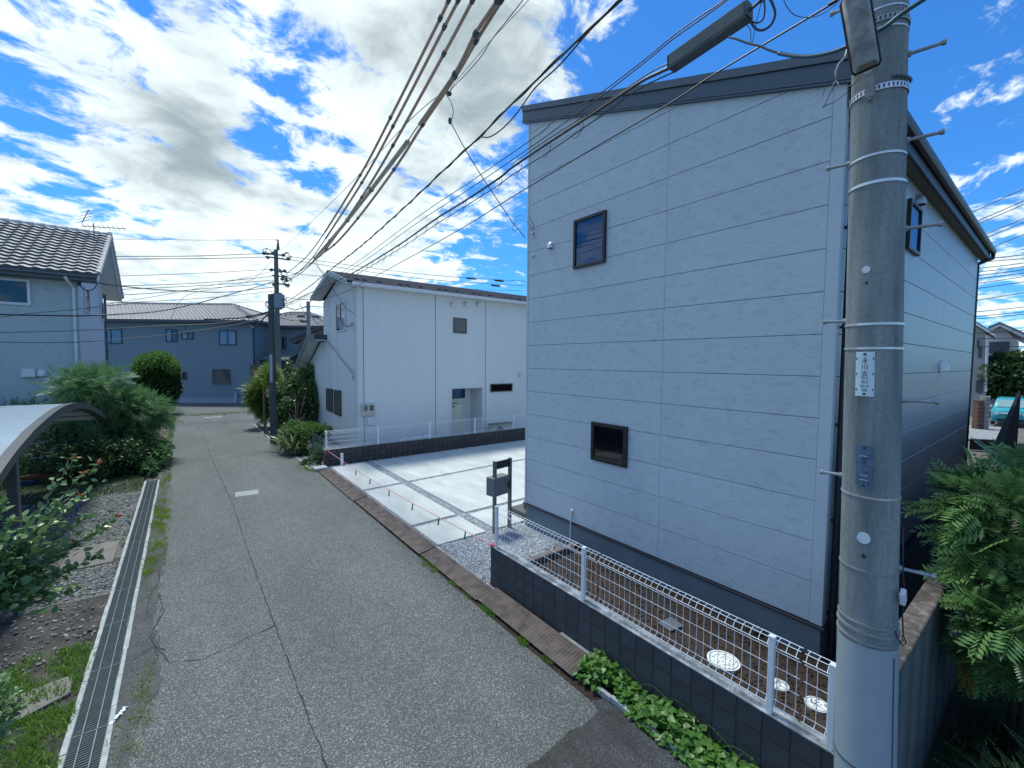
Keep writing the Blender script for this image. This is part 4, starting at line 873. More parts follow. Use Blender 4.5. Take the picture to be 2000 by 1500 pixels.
a = PV(415, 721, B4, A4); b = PV(450, 751, B4, A4)                           # lattice guard on the ground floor window
mb = MB(); wv = np.linalg.norm((b-a)[:2])
for i in range(9):
    s = i*.16
    for sg_ in (1, -1):
        p0 = a+u4*(s if sg_ > 0 else wv-s); 
        if s < wv: mb.tube([np.array([*(p0+n4*.08)[:2], b[2]]), np.array([*(p0+u4*sg_*min(.7, wv-s)+n4*.08)[:2], b[2]+min(.7, wv-s)*1.6])], .008, 4)
part('window_guard', mb, K['cream'], h4)
hood(h4, PV(362, 640, B4, A4), n4, .09, K['blue_siding'])
part('gas_pipe', MB().tube([PV(463, 785, B4, A4)+n4*.15, PV(463, 768, B4, A4)+n4*.15], .07, 8), K['trimwhite'], h4)
part('downpipe', MB().tube([bz(B4+n4*.06, zw), bz(B4+n4*.06, .3)], .05, 6), K['darkpipe'], h4)
for px0, px1, y0, y1 in ((505, 517, 650, 677), (551, 560, 658, 682)):
    a = PV(px0, (y0+y1)/2, W0, W1); b = PV(px1, (y0+y1)/2, W0, W1); t = PV(px0, y0, W0, W1)[2]; bb = PV(px0, y1, W0, W1)[2]
    window(h4, 'window', (a[0], a[1], bb), u4, np.linalg.norm((b-a)[:2]), t-bb, K['roofnavy'], [K['roomgreen'], K['curtain']], .06, .06, split=True)
part('downpipe', MB().tube([bz(W1+n4*.06, zw-.3), bz(W1+n4*.06, .3)], .05, 6), K['darkpipe'], h4)
# porch roof, door and brick planter
pz = PV(497, 700, W0, W1)[2]
part('porch_roof', MB().prism([bz(W0+n4*.1, pz+.35), bz(W0+n4*1.9, pz-.1), bz(W0+n4*1.9, pz-.2), bz(W0+n4*.1, pz+.25)], tuple(u4*2.1)), K['steel_dark'], h4)
mb = MB()
for i in range(7): p = W0+u4*(.15+i*.3); mb.tube([bz(p+n4*.1, pz+.38), bz(p+n4*1.9, pz-.07)], .07, 6)
part('porch_tiles', mb, K['tile2'], h4, kind='stuff')
part('porch_post', MB().hexa([bz(W0+n4*1.8+u4*a_, 0) for a_ in (1.9, 2.0)]+[bz(W0+n4*1.7+u4*a_, 0) for a_ in (2.0, 1.9)], [bz(W0+n4*1.8+u4*a_, pz-.15) for a_ in (1.9, 2.0)]+[bz(W0+n4*1.7+u4*a_, pz-.15) for a_ in (2.0, 1.9)]), K['darkpipe'], h4)
part('entrance_door', MB().hexa([bz(W0+n4*.05+u4*.3, .4), bz(W0+n4*.05+u4*1.6, .4), bz(W0+u4*1.6, .4), bz(W0+u4*.3, .4)], [bz(W0+n4*.05+u4*.3, 2.6), bz(W0+n4*.05+u4*1.6, 2.6), bz(W0+u4*1.6, 2.6), bz(W0+u4*.3, 2.6)]), K['curtaindark'], h4)
part('porch_screen', MB().hexa([bz(B4+n4*.3+u4*a_, .9) for a_ in (-.15, 1.1)]+[bz(B4+n4*.25+u4*a_, .9) for a_ in (1.1, -.15)], [bz(B4+n4*.3+u4*a_, 2.95) for a_ in (-.15, 1.1)]+[bz(B4+n4*.25+u4*a_, 2.95) for a_ in (1.1, -.15)]), K['glassdark'], h4)
bw = thing('brick_planter', 'low red brick garden wall beside the blue house entrance', 'brick wall', tuple(B4+n4*.7))
bme = shared('brick', chamfer_box(.23, .1, .085, .006), K['brick'])
ang = math.atan2(u4[1], u4[0])
o0 = B4+n4*.9-u4*.35
part('mortar_core', MB().hexa([bz(o0+u4*a_, -.05) for a_ in (0, 1.5)]+[bz(o0+b4*.09+u4*a_, -.05) for a_ in (1.5, 0)], [bz(o0+u4*a_, 1.02) for a_ in (0, 1.5)]+[bz(o0+b4*.09+u4*a_, 1.02) for a_ in (1.5, 0)]), K['conc'], bw)
for r_ in range(11):
    for c_ in range(6): piece('brick', bme, bw, bz(o0+u4*(.12+c_*.245+(.12 if r_ % 2 else 0))-b4*.01, .05+r_*.093), (0, 0, ang))

# ------------------------------------------------------------------ brown house glimpsed between the two
h5 = thing('house', 'brown walled house glimpsed between the blue house and white house', 'house', (9, 36, 0))
A5 = np.array([5.9, 34.0]); d5 = np.array([.79, -.61])
g = lambda px, py: PV(px, py, A5, A5+d5)
p = [g(585, 668), g(640, 668)]
part('wall', MB().prism([g(585, 790), g(640, 790), g(640, 640), g(612, 648), g(585, 668)], (4, 5, 0)), K['brownwall'], h5)
part('roof', MB().prism([g(566, 664), g(640, 634), g(640, 640), g(569, 671)], (4, 5, 0)), K['steel_dark'], h5)
part('wall', MB().prism([g(571, 790)+np.array([1, 1.3, 0]), g(584.5, 790)+np.array([1, 1.3, 0]), g(584.5, 673)+np.array([1, 1.3, 0]), g(571, 673)+np.array([1, 1.3, 0])], (.3, .4, 0)), mat('distant_blue_wall', (.28, .36, .48), .8, .05), h5)
part('fascia', MB().prism([g(565, 662)-np.array([.05, .06, 0]), g(640, 631.5)-np.array([.05, .06, 0]), g(640, 635.5)-np.array([.05, .06, 0]), g(567, 667)-np.array([.05, .06, 0])], (.05, .05, 0)), K['roofnavy'], h5)
# ------------------------------------------------------------------ right background
def g6(px, py, X): return PX(px, py, X)
h6 = thing('house', 'pale grey house side seen past the dark downpipe at the right edge', 'house', (42, 3.5, 0))
part('wall', MB().prism([g6(1890, 855, 42), g6(1926, 855, 42), g6(1926, 650, 42), g6(1890, 628, 42)], (6, .45, 0)), mat('grey_render', (.30, .31, .32), .85, .1, 1.5), h6)
part('roof', MB().prism([g6(1885, 617, 41.5), g6(1943, 652, 41.5), g6(1943, 657, 41.5), g6(1885, 623, 41.5)], (8, .5, 0)), K['trimwhite'], h6)
part('roof', MB().prism([g6(1885, 614, 41.5), g6(1943, 650, 41.5), g6(1943, 652, 41.5), g6(1885, 617, 41.5)], (8, .5, 0)), K['steel_dark'], h6)
for a_ in ((1909, 664, 1912, 681), (1912, 676, 1916.5, 699), (1912, 741, 1918, 768), (1907, 742, 1910, 765)):
    w0, w1 = g6(a_[2], a_[3], 41.99), g6(a_[0], a_[1], 41.99); part('window', MB().box(w0[0]-.06, w0[0], w1[1], w0[1], w0[2], w1[2]), K['curtaindark'], h6)
part('downpipe', MB().tube([g6(1928, 655, 41.9), g6(1926, 765, 41.9)], .07, 6), K['trimwhite'], h6)
h7 = thing('house', 'white gabled house with dark roof line and wide shuttered window at right edge', 'house', (52, 2, 0))
part('wall', MB().prism([g6(1924, 840, 52), g6(1990, 840, 52), g6(1990, 668, 52), g6(1957, 639, 52), g6(1924, 650, 52)], (6, .5, 0)), mat('white_render', (.55, .56, .57), .85, .06, 1.5), h7)
for q_ in ([(1930, 641), (1953, 631), (1953, 637), (1930, 648)], [(1953, 631), (2010, 657), (2010, 664), (1953, 637)]):
    part('roof', MB().prism([g6(a_, b_, 51) for a_, b_ in q_], (8, .6, 0)), K['trimwhite'], h7)
for q_ in ([(1930, 638), (1953, 628.5), (1953, 631), (1930, 641)], [(1953, 628.5), (2010, 654), (2010, 657), (1953, 631)]):
    part('roof', MB().prism([g6(a_, b_, 50.9) for a_, b_ in q_], (8, .6, 0)), K['roofnavy'], h7)
a, b = g6(1931, 690, 51.9), g6(1972, 667, 51.9); part('window', MB().box(51.8, 51.99, b[1], a[1], a[2], b[2]), K['bronze'], h7)
a, b = g6(1932, 688.5, 51.8), g6(1970, 668.5, 51.8); part('shutter', MB().box(51.74, 51.79, b[1], a[1], a[2], b[2]), K['curtaindark'], h7)
for q_ in ([(1928, 706), (1972, 693), (1972, 700), (1928, 713)], [(1972, 693), (2010, 703), (2010, 710), (1972, 700)]): part('porch_roof', MB().prism([g6(a_, b_, 49) for a_, b_ in q_], (3, .2, 0)), K['steel_dark'], h7)
part('lower_wall', MB().prism([g6(1926, 840, 50), g6(1990, 840, 50), g6(1990, 705, 50), g6(1972, 699, 50), g6(1926, 712, 50)], (1, .1, 0)), mat('lower_render', (.24, .25, .26), .85, .06, 1.5), h7)
struct('far_pavement', MB().add([G(1880, 858), G(1965, 861), G(1962, 836), G(1880, 830)], [(0, 1, 2, 3)]), K['conc'])
for o_ in (bpy.data.objects['far_pavement'],): o_.location.z = .02
a, b = G(1893, 878), G(1963, 882); solo('dark_low_wall', MB().prism([a, b, b+np.array([0, 0, .42]), a+np.array([0, 0, .42])], (.3, .02, 0)), K['joint'], 'low dark wall crossing behind the right-hand shrub', 'wall')
r7 = thing('stone_wall', 'stacked reddish and grey block wall beside the teal car', 'stone wall', tuple(G(1915, 838)))
for (x0, x1, m_) in ((1903, 1914, K['brick']), (1915.5, 1926, K['conc'])):
    a, b = G(x0, 838), G(x1, 838); L_ = np.linalg.norm(b-a); me = shared('stone', chamfer_box(L_*.94, .3, .205, .03), m_)
    for i in range(7 if x0 < 1910 else 8): piece('stone', me, r7, (a+b)/2+np.array([0, 0, .11+i*.22]), (0, 0, math.atan2((b-a)[1], (b-a)[0])))
a = G(1965, 858); solo('cream_gatepost', MB().box(a[0], a[0]+.18, a[1]-.05, a[1]+.12, 0, .62), K['cream'], 'short cream gatepost standing in front of the teal car', 'post', bevel=.01)
# dark boarded fence at the right edge
fr7 = thing('board_fence', 'dark weathered board fence at the extreme right edge above the shrub', 'fence', (7.6, .4, 0))
fa, fb = np.array([7.6, .462, 0]), np.array([26, 1.13, 0]); fu = (fb-fa)/np.linalg.norm(fb-fa)
bm = shared('fence_board', MB().box(-.11, .11, -.012, .012, 0, 2.33), K['darkwood'])
for i in range(76): piece('fence_board', bm, fr7, fa+fu*(.12+i*.245)+np.array([0, .006*(i % 2), 0]), (0, 0, math.atan2(fu[1], fu[0])))
part('fence_rail', MB().obox((fa+fb)/2+np.array([0, .03, 2.35]), fu*9.2, (0, .03, 0), (0, 0, .02)), K['darkwood'], fr7)
# teal car, nose towards the street
def car():
    L0, Wd = 3.4, 1.48; c = thing('parked_car', 'small teal hatchback parked nose-out behind the cream gatepost', 'car', tuple(np.array([36.4, 2.35-.74+.0, 0])))
    ox, oy = 36.4, PX(1935.5, 800, 36.4)[1]-Wd/2; ORG[c.name] = (ox, oy, 0); c.location = (ox, oy, 0)
    prof = [(0.05, .22), (.0, .45), (.04, .72), (.12, .86), (.75, .98), (1.15, 1.42), (1.5, 1.5), (2.9, 1.5), (3.25, 1.38), (3.38, .85), (3.38, .3), (3.3, .2)]
    ys = [-.74, -.68, -.3, .3, .68, .74]; rows = []
    for y in ys:
        rows.append([(ox+x+(.05 if abs(y) > .7 else .0)+(.05*(abs(y)/.74)**2 if x < 1 else 0), oy+y*(1-.13*max(0, min(1, (z-.9)/.55))), z-(.03 if abs(y) > .7 and z > 1.3 else 0)) for x, z in prof])
    k = len(prof); vs = [p for r_ in rows for p in r_]; fs = [(i*k+j, i*k+(j+1) % k, (i+1)*k+(j+1) % k, (i+1)*k+j) for i in range(len(ys)-1) for j in range(k)]
    fs += [tuple(range(k))[::-1], tuple(range((len(ys)-1)*k, len(ys)*k))]
    part('body', MB().add(vs, fs), K['teal'], c, smooth=True)
    ws = MB(); ws.add([(ox+.78, oy-.60, 1.01), (ox+.78, oy+.60, 1.01), (ox+1.14, oy+.54, 1.40), (ox+1.14, oy-.54, 1.40)], [(0, 1, 2, 3)]); 
    for i in range(4): ws.v[i] = (ws.v[i][0]-.012, ws.v[i][1], ws.v[i][2]+.012)
    wm = bpy.data.materials.new('windscreen'); wm.use_nodes = True; q = wm.node_tree.nodes['Principled BSDF']; q.inputs['Base Color'].default_value = (.22, .36, .36, 1); q.inputs['Roughness'].default_value = .04  # pale base colour carries the bright reflection on the car glass
    part('windscreen', ws, wm, c)
    for s in (-1, 1):
        part('side_window', MB().add([(ox+.95, oy+s*.71, 1.02), (ox+2.9, oy+s*.71, 1.02), (ox+2.8, oy+s*.66, 1.40), (ox+1.25, oy+s*.66, 1.40)], [(0, 1, 2, 3)]), wm, c)
        part('headlight', MB().tube([(ox-.02, oy+s*.52, .68), (ox+.1, oy+s*.52, .68)], .10, 14), K['trimwhite'], c)
        part('door_mirror', MB().sphere((ox+.85, oy+s*.84, 1.02), (.07, .10, .07), 8), K['trimwhite'], c, smooth='all')
        for x in (.55, 2.85):
            w_ = part('wheel', MB().tube([(ox+x, oy+s*.60, .27), (ox+x, oy+s*.755, .27)], .27, 18), K['black'], c, smooth=True); part('rim', MB().tube([(ox+x, oy+s*.745, .27), (ox+x, oy+s*.762, .27)], .17, 14), K['steel'], w_)
    part('grille_bar', MB().box(ox-.03, ox+.06, oy-.38, oy+.38, .63, .72), K['steel'], c, bevel=.02); part('lower_grille', MB().box(ox-.015, ox+.1, oy-.5, oy+.5, .26, .40), K['black'], c)
    part('number_plate', MB().box(ox-.05, ox-.03, oy-.165+.2-.2, oy+.165+.2-.2, .42, .585), K['yellow'], c)
car()
# ------------------------------------------------------------------ near utility pole
PC = np.array([3.35, .70]); 
e0, e1 = ray(1650, 700), ray(1764, 706); az0, az1 = math.atan2(e0[0], e0[1]), math.atan2(e1[0], e1[1]); azc = (az0+az1)/2; PR = .133
rho = PR/math.sin((az1-az0)/2); PC = np.array([math.sin(azc), math.cos(azc)])*rho
pr = lambda z: PR-(z-H)/2*.0088*1.0
PV_ = np.array([PC[1], -PC[0]])/rho; LEAN = .024                      # the pole leans a little towards the lane
pc = lambda z: PC-PV_*(z-H)*LEAN
def pole_hit(px, py, extra=0.):
    r = ray(px, py); d = r[:2]; t = None
    for _ in range(3):
        z = H if t is None else H+r[2]*t; q = pr(z)+extra; c_ = pc(z); A_ = d@d; B_ = -2*d@c_; C_ = c_@c_-q*q; D_ = max(0, B_*B_-4*A_*C_); t = (-B_-math.sqrt(D_))/(2*A_)
    p = CAM+r*t; c_ = pc(p[2]); a = math.atan2(p[1]-c_[1], p[0]-c_[0]); return p, (a-2*math.pi if a > 0 else a)
up_ = thing('utility_pole', 'large grey concrete utility pole in the foreground with foot bolts and plates', 'utility pole', (PC[0], PC[1], 0))
part('pole_shaft', MB().tube([(*pc(z), z) for z in (-.3, 2, 4, 6, 8.6, 11.6)], [pr(z) for z in (-.3, 2, 4, 6, 8.6, 11.6)], 48), K['pole'], up_, smooth=True)
zs = 1.70
part('sheet_sleeve', MB().tube([(*pc(z), z) for z in (.25, zs)], [pr(.25)+.006, pr(zs)+.006], 48), K['sleeve'], up_, smooth=True)
def ring(z, h, out, m_, name='steel_band', tilt=(0, 0)):
    mb = MB(); n = 48; vs = []
    for rr, zz in ((out, -h/2), (out, h/2), (-.004, h/2), (-.004, -h/2)):
        for j in range(n):
            a = 2*math.pi*j/n; x, y = math.cos(a), math.sin(a); q = pr(z)+rr; c_ = pc(z); vs.append((c_[0]+x*q, c_[1]+y*q, z+zz+x*tilt[0]+y*tilt[1]))
    fs = [(i*n+j, i*n+(j+1) % n, (i+1)*n+(j+1) % n, (i+1)*n+j) for i in range(3) for j in range(n)]
    mb.add(vs, fs); return part(name, mb, m_, up_, smooth=True)
zp = lambda y, x=1712: pole_hit(x, y)[0][2]
for y, h, o_ in ((18, .010, .003), (57, .010, .003), (300, .012, .004), (354, .016, .004), (632, .014, .004), (680, .012, .004), (975, .012, .004), (1243, .016, .010), (1262, .012, .010), (1228, .012, .006)):
    ring(zp(y), h, o_, K['band'] if y < 1200 else K['steel'])
ring(zp(1122), .008, .005, K['steel']); ring(.95, .010, .010, K['steel_dark'])
def holed(z, m_, tilt=(0, 0)):                                                # perforated strap
    ring(z-.013, .006, .007, m_, 'perforated_band', tilt); ring(z+.013, .006, .007, m_, 'perforated_band', tilt); mb = MB()
    for j in range(40):
        a = 2*math.pi*j/40; q = pr(z)+.005; x, y = math.cos(a), math.sin(a); mb.obox((pc(z)[0]+x*q, pc(z)[1]+y*q, z+x*tilt[0]+y*tilt[1]), (-y*.006, x*.006, 0), (x*.002, y*.002, 0), (0, 0, .012))
    part('band_bridge', mb, m_, up_)
holed(zp(40), K['steel']); holed(zp(172), K['band'])
a_ = zp(163); mb = MB()
for ph in (0, math.pi):
    mb.tube([(pc(a_)[0]+math.cos(an)*(pr(a_)+.012+.005*math.cos(an*22+ph)), pc(a_)[1]+math.sin(an)*(pr(a_)+.012+.005*math.cos(an*22+ph)), a_+.014+.006*math.sin(an*22+ph)) for an in np.linspace(-2.5, -1.35, 60)], .004, 5)
part('twisted_wire', mb, K['steel_dark'], up_)
# foot bolts
def bolt(px0, py0, px1, py1, first=True):
    r = ray(px0, py0); p, an = pole_hit(min(max(px0, 1652), 1762), py0, -.0)
    az = math.atan2(p[0], p[1]); d = np.array([PC[1], -PC[0]]); d = d/np.linalg.norm(d)*(1 if px1 > px0 else -1)
    z0 = H+(PC@ray(px0, py0)[:2])/(ray(px0, py0)[:2]@ray(px0, py0)[:2])*ray(px0, py0)[2]
    base = np.array([*(pc(z0)+d*(pr(z0)-.01)), z0]); L_ = abs(px1-px0)/F*rho/1.32/1.32*1.05
    n_ = np.array([d[0], d[1], 0]); tip = base+n_*(.155 if px1 > px0 else .115)
    mb = MB().tube([base, tip], .0098, 8).tube([tip-n_*.012, tip+n_*.006], .0155, 8).tube([base, base+n_*.022], .017, 6); part('foot_bolt', mb, K['steel'], up_, smooth=True)
for q_ in ((1767, 108, 1838, 75), (1767, 275, 1835, 256), (1765, 447, 1833, 433), (1764, 782, 1833, 783), (1762, 1112, 1823, 1127), (1655, 12, 1610, 32), (1655, 320, 1606, 333), (1650, 627, 1600, 630), (1647, 928, 1597, 922)): bolt(*q_)
# things fixed on the curved face
def on_pole(u_, z, off): q = pr(z)+off; c_ = pc(z); return (c_[0]+math.cos(u_)*q, c_[1]+math.sin(u_)*q, z)
def plate(px0, px1, py0, py1, m_, name, thick=.004, nsub=8):
    pm = (px0+px1)/2; ym = (py0+py1)/2; a0, a1 = pole_hit(px0, ym)[1], pole_hit(px1, ym)[1]; z1, z0 = pole_hit(pm, py0)[0][2], pole_hit(pm, py1)[0][2]
    mb = MB(); vs = []
    for i in range(nsub+1):
        a = a0+(a1-a0)*i/nsub
        for z, o_ in ((z0, .0), (z0, thick), (z1, thick), (z1, .0)): vs.append(on_pole(a, z, o_))
    fs = [(4*i+j, 4*i+4+j, 4*i+5+j, 4*i+1+j) for i in range(nsub) for j in range(3)]+[(0, 1, 2, 3), tuple(4*nsub+j for j in (3, 2, 1, 0))]
    mb.add(vs, fs); return part(name, mb, m_, up_), a0, a1, z0, z1
def glyph(parent, txt, am, zm, size, off, m_, sx=1.0):
    cu = bpy.data.curves.new('t', 'FONT'); cu.body = txt; cu.size = size; cu.align_x = 'CENTER'; cu.align_y = 'CENTER'; cu.offset = size*.006
    to = bpy.data.objects.new('t', cu); COL.objects.link(to); dg = bpy.context.evaluated_depsgraph_get(); me = bpy.data.meshes.new_from_object(to.evaluated_get(dg)); bpy.data.objects.remove(to)
    mb = MB(); mb.v = [on_pole(am+v.co.x*sx/pr(zm), zm+v.co.y, off) for v in me.vertices]; mb.f = [tuple(p.vertices) for p in me.polygons]; mb.m = [0]*len(mb.f)
    bpy.data.meshes.remove(me)
    if mb.f: part('lettering', mb, m_, parent)
pl1, a0, a1, z0, z1 = plate(1672, 1708, 687, 774, K['plate'], 'pole_plate'); am = (a0+a1)/2; hh = z1-z0; fz = lambda f: z1-hh*f
for txt, f, sz in (('才', .225, .165), ('川', .355, .165), ('支', .495, .16), ('左2', .588, .105), ('右2', .682, .105), ('右14', .774, .098), ('68', .862, .115)): glyph(pl1, txt, am, fz(f), hh*sz*.78, .0052, K['ink'])
mb = MB()
for f, s in ((.055, .014), (.945, .014), (.14, .007)): 
    p = np.array(on_pole(am, fz(f), .004)); n_ = np.array([math.cos(am), math.sin(am), 0]); mb.tube([p, p+n_*.004], s*.5, 10)
for f in (.155, .50, .85):
    for s in (-.36, .36): p = np.array(on_pole(am+(a1-a0)*s*1.2, fz(f), .005)); t_ = np.array([-math.sin(am), math.cos(am), 0]); mb.obox(p, t_*.0025, np.array([math.cos(am), math.sin(am), 0])*.001, (0, 0, .006))
part('plate_rivet', mb, K['ink'], pl1)
pl2, a0, a1, z0, z1 = plate(1672, 1705, 869, 954, K['plateblue'], 'old_pole_plate'); am = (a0+a1)/2; hh = z1-z0
mb = MB(); t_ = np.array([-math.sin(am), math.cos(am), 0]); n_ = np.array([math.cos(am), math.sin(am), 0])
for f in (.255, .70, .805): mb.obox(on_pole(am, z1-hh*f, .005), t_*.018, n_*.0008, (0, 0, .0010))
part('plate_line', mb, K['plate'], pl2)
mb = MB(); r_ = random.Random(5)                                              # what is left of worn-off writing
def stroke(pts): mb.tube([on_pole(am+x*.034/pr(z1), z1-hh*y, .0045) for x, y in pts], .0016, 4)
stroke([(.35, .30), (-.1, .29), (-.3, .33), (-.25, .37), (.2, .38), (.25, .33), (.25, .30)]); stroke([(-.1, .40), (.35, .40)]); stroke([(.1, .38), (.1, .43)])
stroke([(-.35, .47), (.4, .47)]); stroke([(-.2, .50), (0, .51)]); stroke([(-.1, .58), (.15, .59)]); stroke([(.35, .60), (.3, .64), (.1, .67)]); stroke([(-.3, .65), (-.05, .68)])
stroke([(-.7, .73), (-.5, .72), (-.45, .74)]); stroke([(-.2, .73), (0, .74), (.1, .75)]); stroke([(.5, .74), (.6, .75)]); stroke([(-.2, .83), (.1, .84), (.0, .87)]); stroke([(.5, .86), (.55, .92)]); stroke([(-.8, .87), (-.6, .87)])
for f in (.06, .93): p = np.array(on_pole(am, z1-hh*f, .004)); mb.tube([p, p+n_*.004], .007, 8)
part('worn_marking', mb, K['ink'], pl2)
for px, py, r_, m_ in ((1692, 527, .020, K['trimwhite']), (1692, 552, .007, K['ink']), (1687, 1051, .0315, K['plate']), (1687, 1086, .011, K['ink'])):
    p, a = pole_hit(px, py); n_ = np.array([math.cos(a), math.sin(a), 0]); part('pole_disc', MB().tube([p-n_*.002, p+n_*.006], r_, 20), m_, up_, smooth=True)
# light smear under the old plate and sleeve seam
part('sleeve_seam', MB().tube([on_pole(pole_hit(1743, 1300)[1], z, .008) for z in (.3, 1.66)], .0035, 5), K['steel_dark'], up_)
def ppt(px, py, off=0.): 
    """point beside the pole, on the upright plane through its axis square to the view"""
    v = np.array([PC[1], -PC[0]]); q = PC-PC/rho*off; return PV(px, py, q, q+v)
part('wire_clip', MB().obox(ppt(1764, 1166, .06), (.018, 0, .012), (0, .012, 0), (-.012, 0, .035)), K['trimwhite'], up_)
part('earth_wire', MB().tube([ppt(*q, .05) for q in ((1764, 1030), (1763, 1100), (1765, 1140), (1768, 1165), (1762, 1200), (1764, 1240), (1770, 1255), (1764, 1262), (1757, 1250))], .004, 5), K['cable'], up_, smooth='all')
part('earth_wire', MB().tube([ppt(*q, .07) for q in ((1748, 1230), (1753, 1245), (1759, 1258), (1764, 1250), (1761, 1240))], .003, 5), K['cable'], up_, smooth='all')
# street lamp on the pole
lm = thing('street_lamp', 'boxy street lamp with dirty clear cover bracketed near the pole top', 'street lamp', tuple(ppt(1695, 150, .3)))
def lp(px, py, off): return ppt(px, py, off)
c00, c10, c11, c01 = lp(1640, 6, .30), lp(1692, -22, .30), lp(1716, 124, .22), lp(1675, 145, .22)
cc = (c00+c10+c11+c01)/4; ax = (c11-c10)/2; wx = (c10-c00)/2; nn = np.cross(wx, ax); nn /= np.linalg.norm(nn)
if nn@(CAM-cc) < 0: nn = -nn
mb = MB(); rows = []                                                          # rounded cover: loft of inset outlines towards the viewer
for ins, d in ((1.0, 0), (.99, .018), (.90, .05), (.70, .066)):
    for (s, t) in ((-1, -.93), (-.86, -1), (.86, -1), (1, -.93), (1, .93), (.86, 1), (-.86, 1), (-1, .93)): rows.append(cc+wx*s*(.5+.5*ins if d else 1)*ins**.5+ax*t*(ins**.18)+nn*d)
mb.add(rows, [(i*8+j, i*8+(j+1) % 8, (i+1)*8+(j+1) % 8, (i+1)*8+j) for i in range(3) for j in range(8)]+[tuple(range(24, 32))])
part('lamp_cover', mb, K['lampglass'], lm, smooth=True)
mb = MB(); rr = [cc+wx*s*1.07+ax*t*1.02 for (s, t) in ((-1, -.93), (-.86, -1), (.86, -1), (1, -.93), (1, .93), (.86, 1), (-.86, 1), (-1, .93))]; mb.tube(rr+[rr[0]], .006, 5); 
part('lamp_gasket', mb, K['black'], lm)
part('lamp_housing', MB().add([p-nn*.004 for p in rr]+[cc+wx*s*.8+ax*t*.9-nn*.07 for (s, t) in ((-1, -.93), (-.86, -1), (.86, -1), (1, -.93), (1, .93), (.86, 1), (-.86, 1), (-1, .93))], [(i, (i+1) % 8, (i+1) % 8+8, i+8) for i in range(8)]+[tuple(range(8, 16))]), K['steel'], lm)
b0, b1 = lp(1697, 148, .20), lp(1699, 190, .16); part('lamp_bracket', MB().obox((b0+b1)/2, (b1-b0)/2, wx/np.linalg.norm(wx)*.019, nn*.012).tube([b1, b1-nn*.08], .012, 6), K['steel'], lm)
part('lamp_label', MB().obox(lp(1696, 140, .235), wx/np.linalg.norm(wx)*.016, (0, 0, .006), nn*.002), K['cream'], lm)
wires_ = [[(1655, 96), (1650, 112), (1638, 125), (1632, 140), (1633, 152)], [(1633, 152), (1632, 165), (1620, 185), (1608, 212)], [(1633, 155), (1626, 168), (1612, 176), (1606, 190)], [(1634, 158), (1640, 170), (1650, 172), (1665, 165), (1677, 150)], [(1606, 208), (1630, 200), (1655, 180), (1678, 150)], [(1606, 190), (1612, 170), (1622, 168)]]
for i, w_ in enumerate(wires_): part('lamp_lead', MB().tube([lp(x, y, .15) for x, y in w_], .006 if i == 0 else .0022, 5), [K['cream'], K['cable'], K['cream'], K['cream'], K['cable'], K['cable']][i], lm, smooth='all')

# ------------------------------------------------------------------ far poles
FP = G(543, 800); FP = np.array([4.77, 30.4])
fpz = lambda y: PX(543, y, FP[0])[2]
FPx = PV(543, 700, FP, FP+np.array([.79, -.61]))[:2]; FP = FPx
fz_ = lambda py, px=543: PV(px, py, FP, FP+np.array([.79, -.61]))
pr2 = .17
fp = thing('utility_pole', 'tall weathered concrete pole with crossarms and transformer far down the lane', 'utility pole', (FP[0], FP[1], 0))
zt = fz_(488)[2]; part('pole_shaft', MB().tube([(FP[0], FP[1], 0), (FP[0], FP[1], zt)], [.20, .115], 12), K['polefar'], fp, smooth=True)
part('pole_top', MB().tube([fz_(488), fz_(468)], [.10, .03], 8).tube([fz_(469, 539), fz_(469, 545)], .03, 5), K['polefar'], fp)
for (x0, y0, x1, y1) in ((513, 493, 557, 500), (519, 501, 566, 508), (530, 496, 537, 498), (528, 525, 560, 532), (531, 538, 561, 541), (533, 553, 563, 556), (522, 590, 552, 594), (545, 525, 548, 527)):
    part('crossarm', MB().tube([fz_(y0, x0), fz_(y1, x1)], .045, 5), K['steel_dark'], fp)
for (x, y) in ((515, 495), (523, 503), (534, 494), (553, 498), (563, 505), (548, 530), (538, 528), (530, 527), (556, 529), (553, 540), (538, 540), (535, 556), (562, 557), (551, 545), (560, 548)):
    c = fz_(y, x); part('insulator', MB().sphere(c, (.12, .10, .10), 8), K['polefar'], fp, smooth='all')
def loopy(px0, py0, rx, ry, seed, n=3):
    r_ = random.Random(seed)
    for k in range(n):
        pts = [fz_(py0+math.sin(t)*ry*r_.uniform(.6, 1.2), px0+math.cos(t)*rx*r_.uniform(.7, 1.2))+np.array([r_.uniform(-.1, .1), 0, 0]) for t in np.linspace(r_.uniform(0, 3), r_.uniform(4, 7), 9)]
        part('jumper_wire', MB().tube(pts, .022, 4), K['cable'], fp)
loopy(524, 492, 8, 7, 1, 2); loopy(560, 500, 7, 7, 2, 2); loopy(561, 552, 6, 10, 3, 4); loopy(555, 535, 5, 5, 4, 2); loopy(556, 590, 5, 8, 5, 3); loopy(523, 595, 4, 6, 6, 2)
tr = part('transformer', MB().tube([fz_(603, 543), fz_(574, 543)], [.20, .20], 12).obox(fz_(588, 543), (.24, -.18, 0), (.14, .18, 0), (0, 0, .42)), mat('transformer_grey', (.20, .26, .30), .5, .1, 4), fp)
part('transformer_bracket', MB().tube([fz_(603, 535), fz_(603, 551)], .06, 5).tube([fz_(573, 534), fz_(573, 551)], .04, 5), K['steel_dark'], fp)
SP = G(535, 865)[:2]; 
zs2 = PV(531.5, 575, SP, SP+np.array([.79, -.61]))[2]
sp_ = thing('telephone_pole', 'slim dark steel pole standing at the lane edge before the shrubs', 'pole', (SP[0], SP[1], 0))
part('pole_shaft', MB().tube([(SP[0], SP[1], -.1), (SP[0], SP[1], zs2)], [.135, .105], 14), K['slim'], sp_, smooth=True)
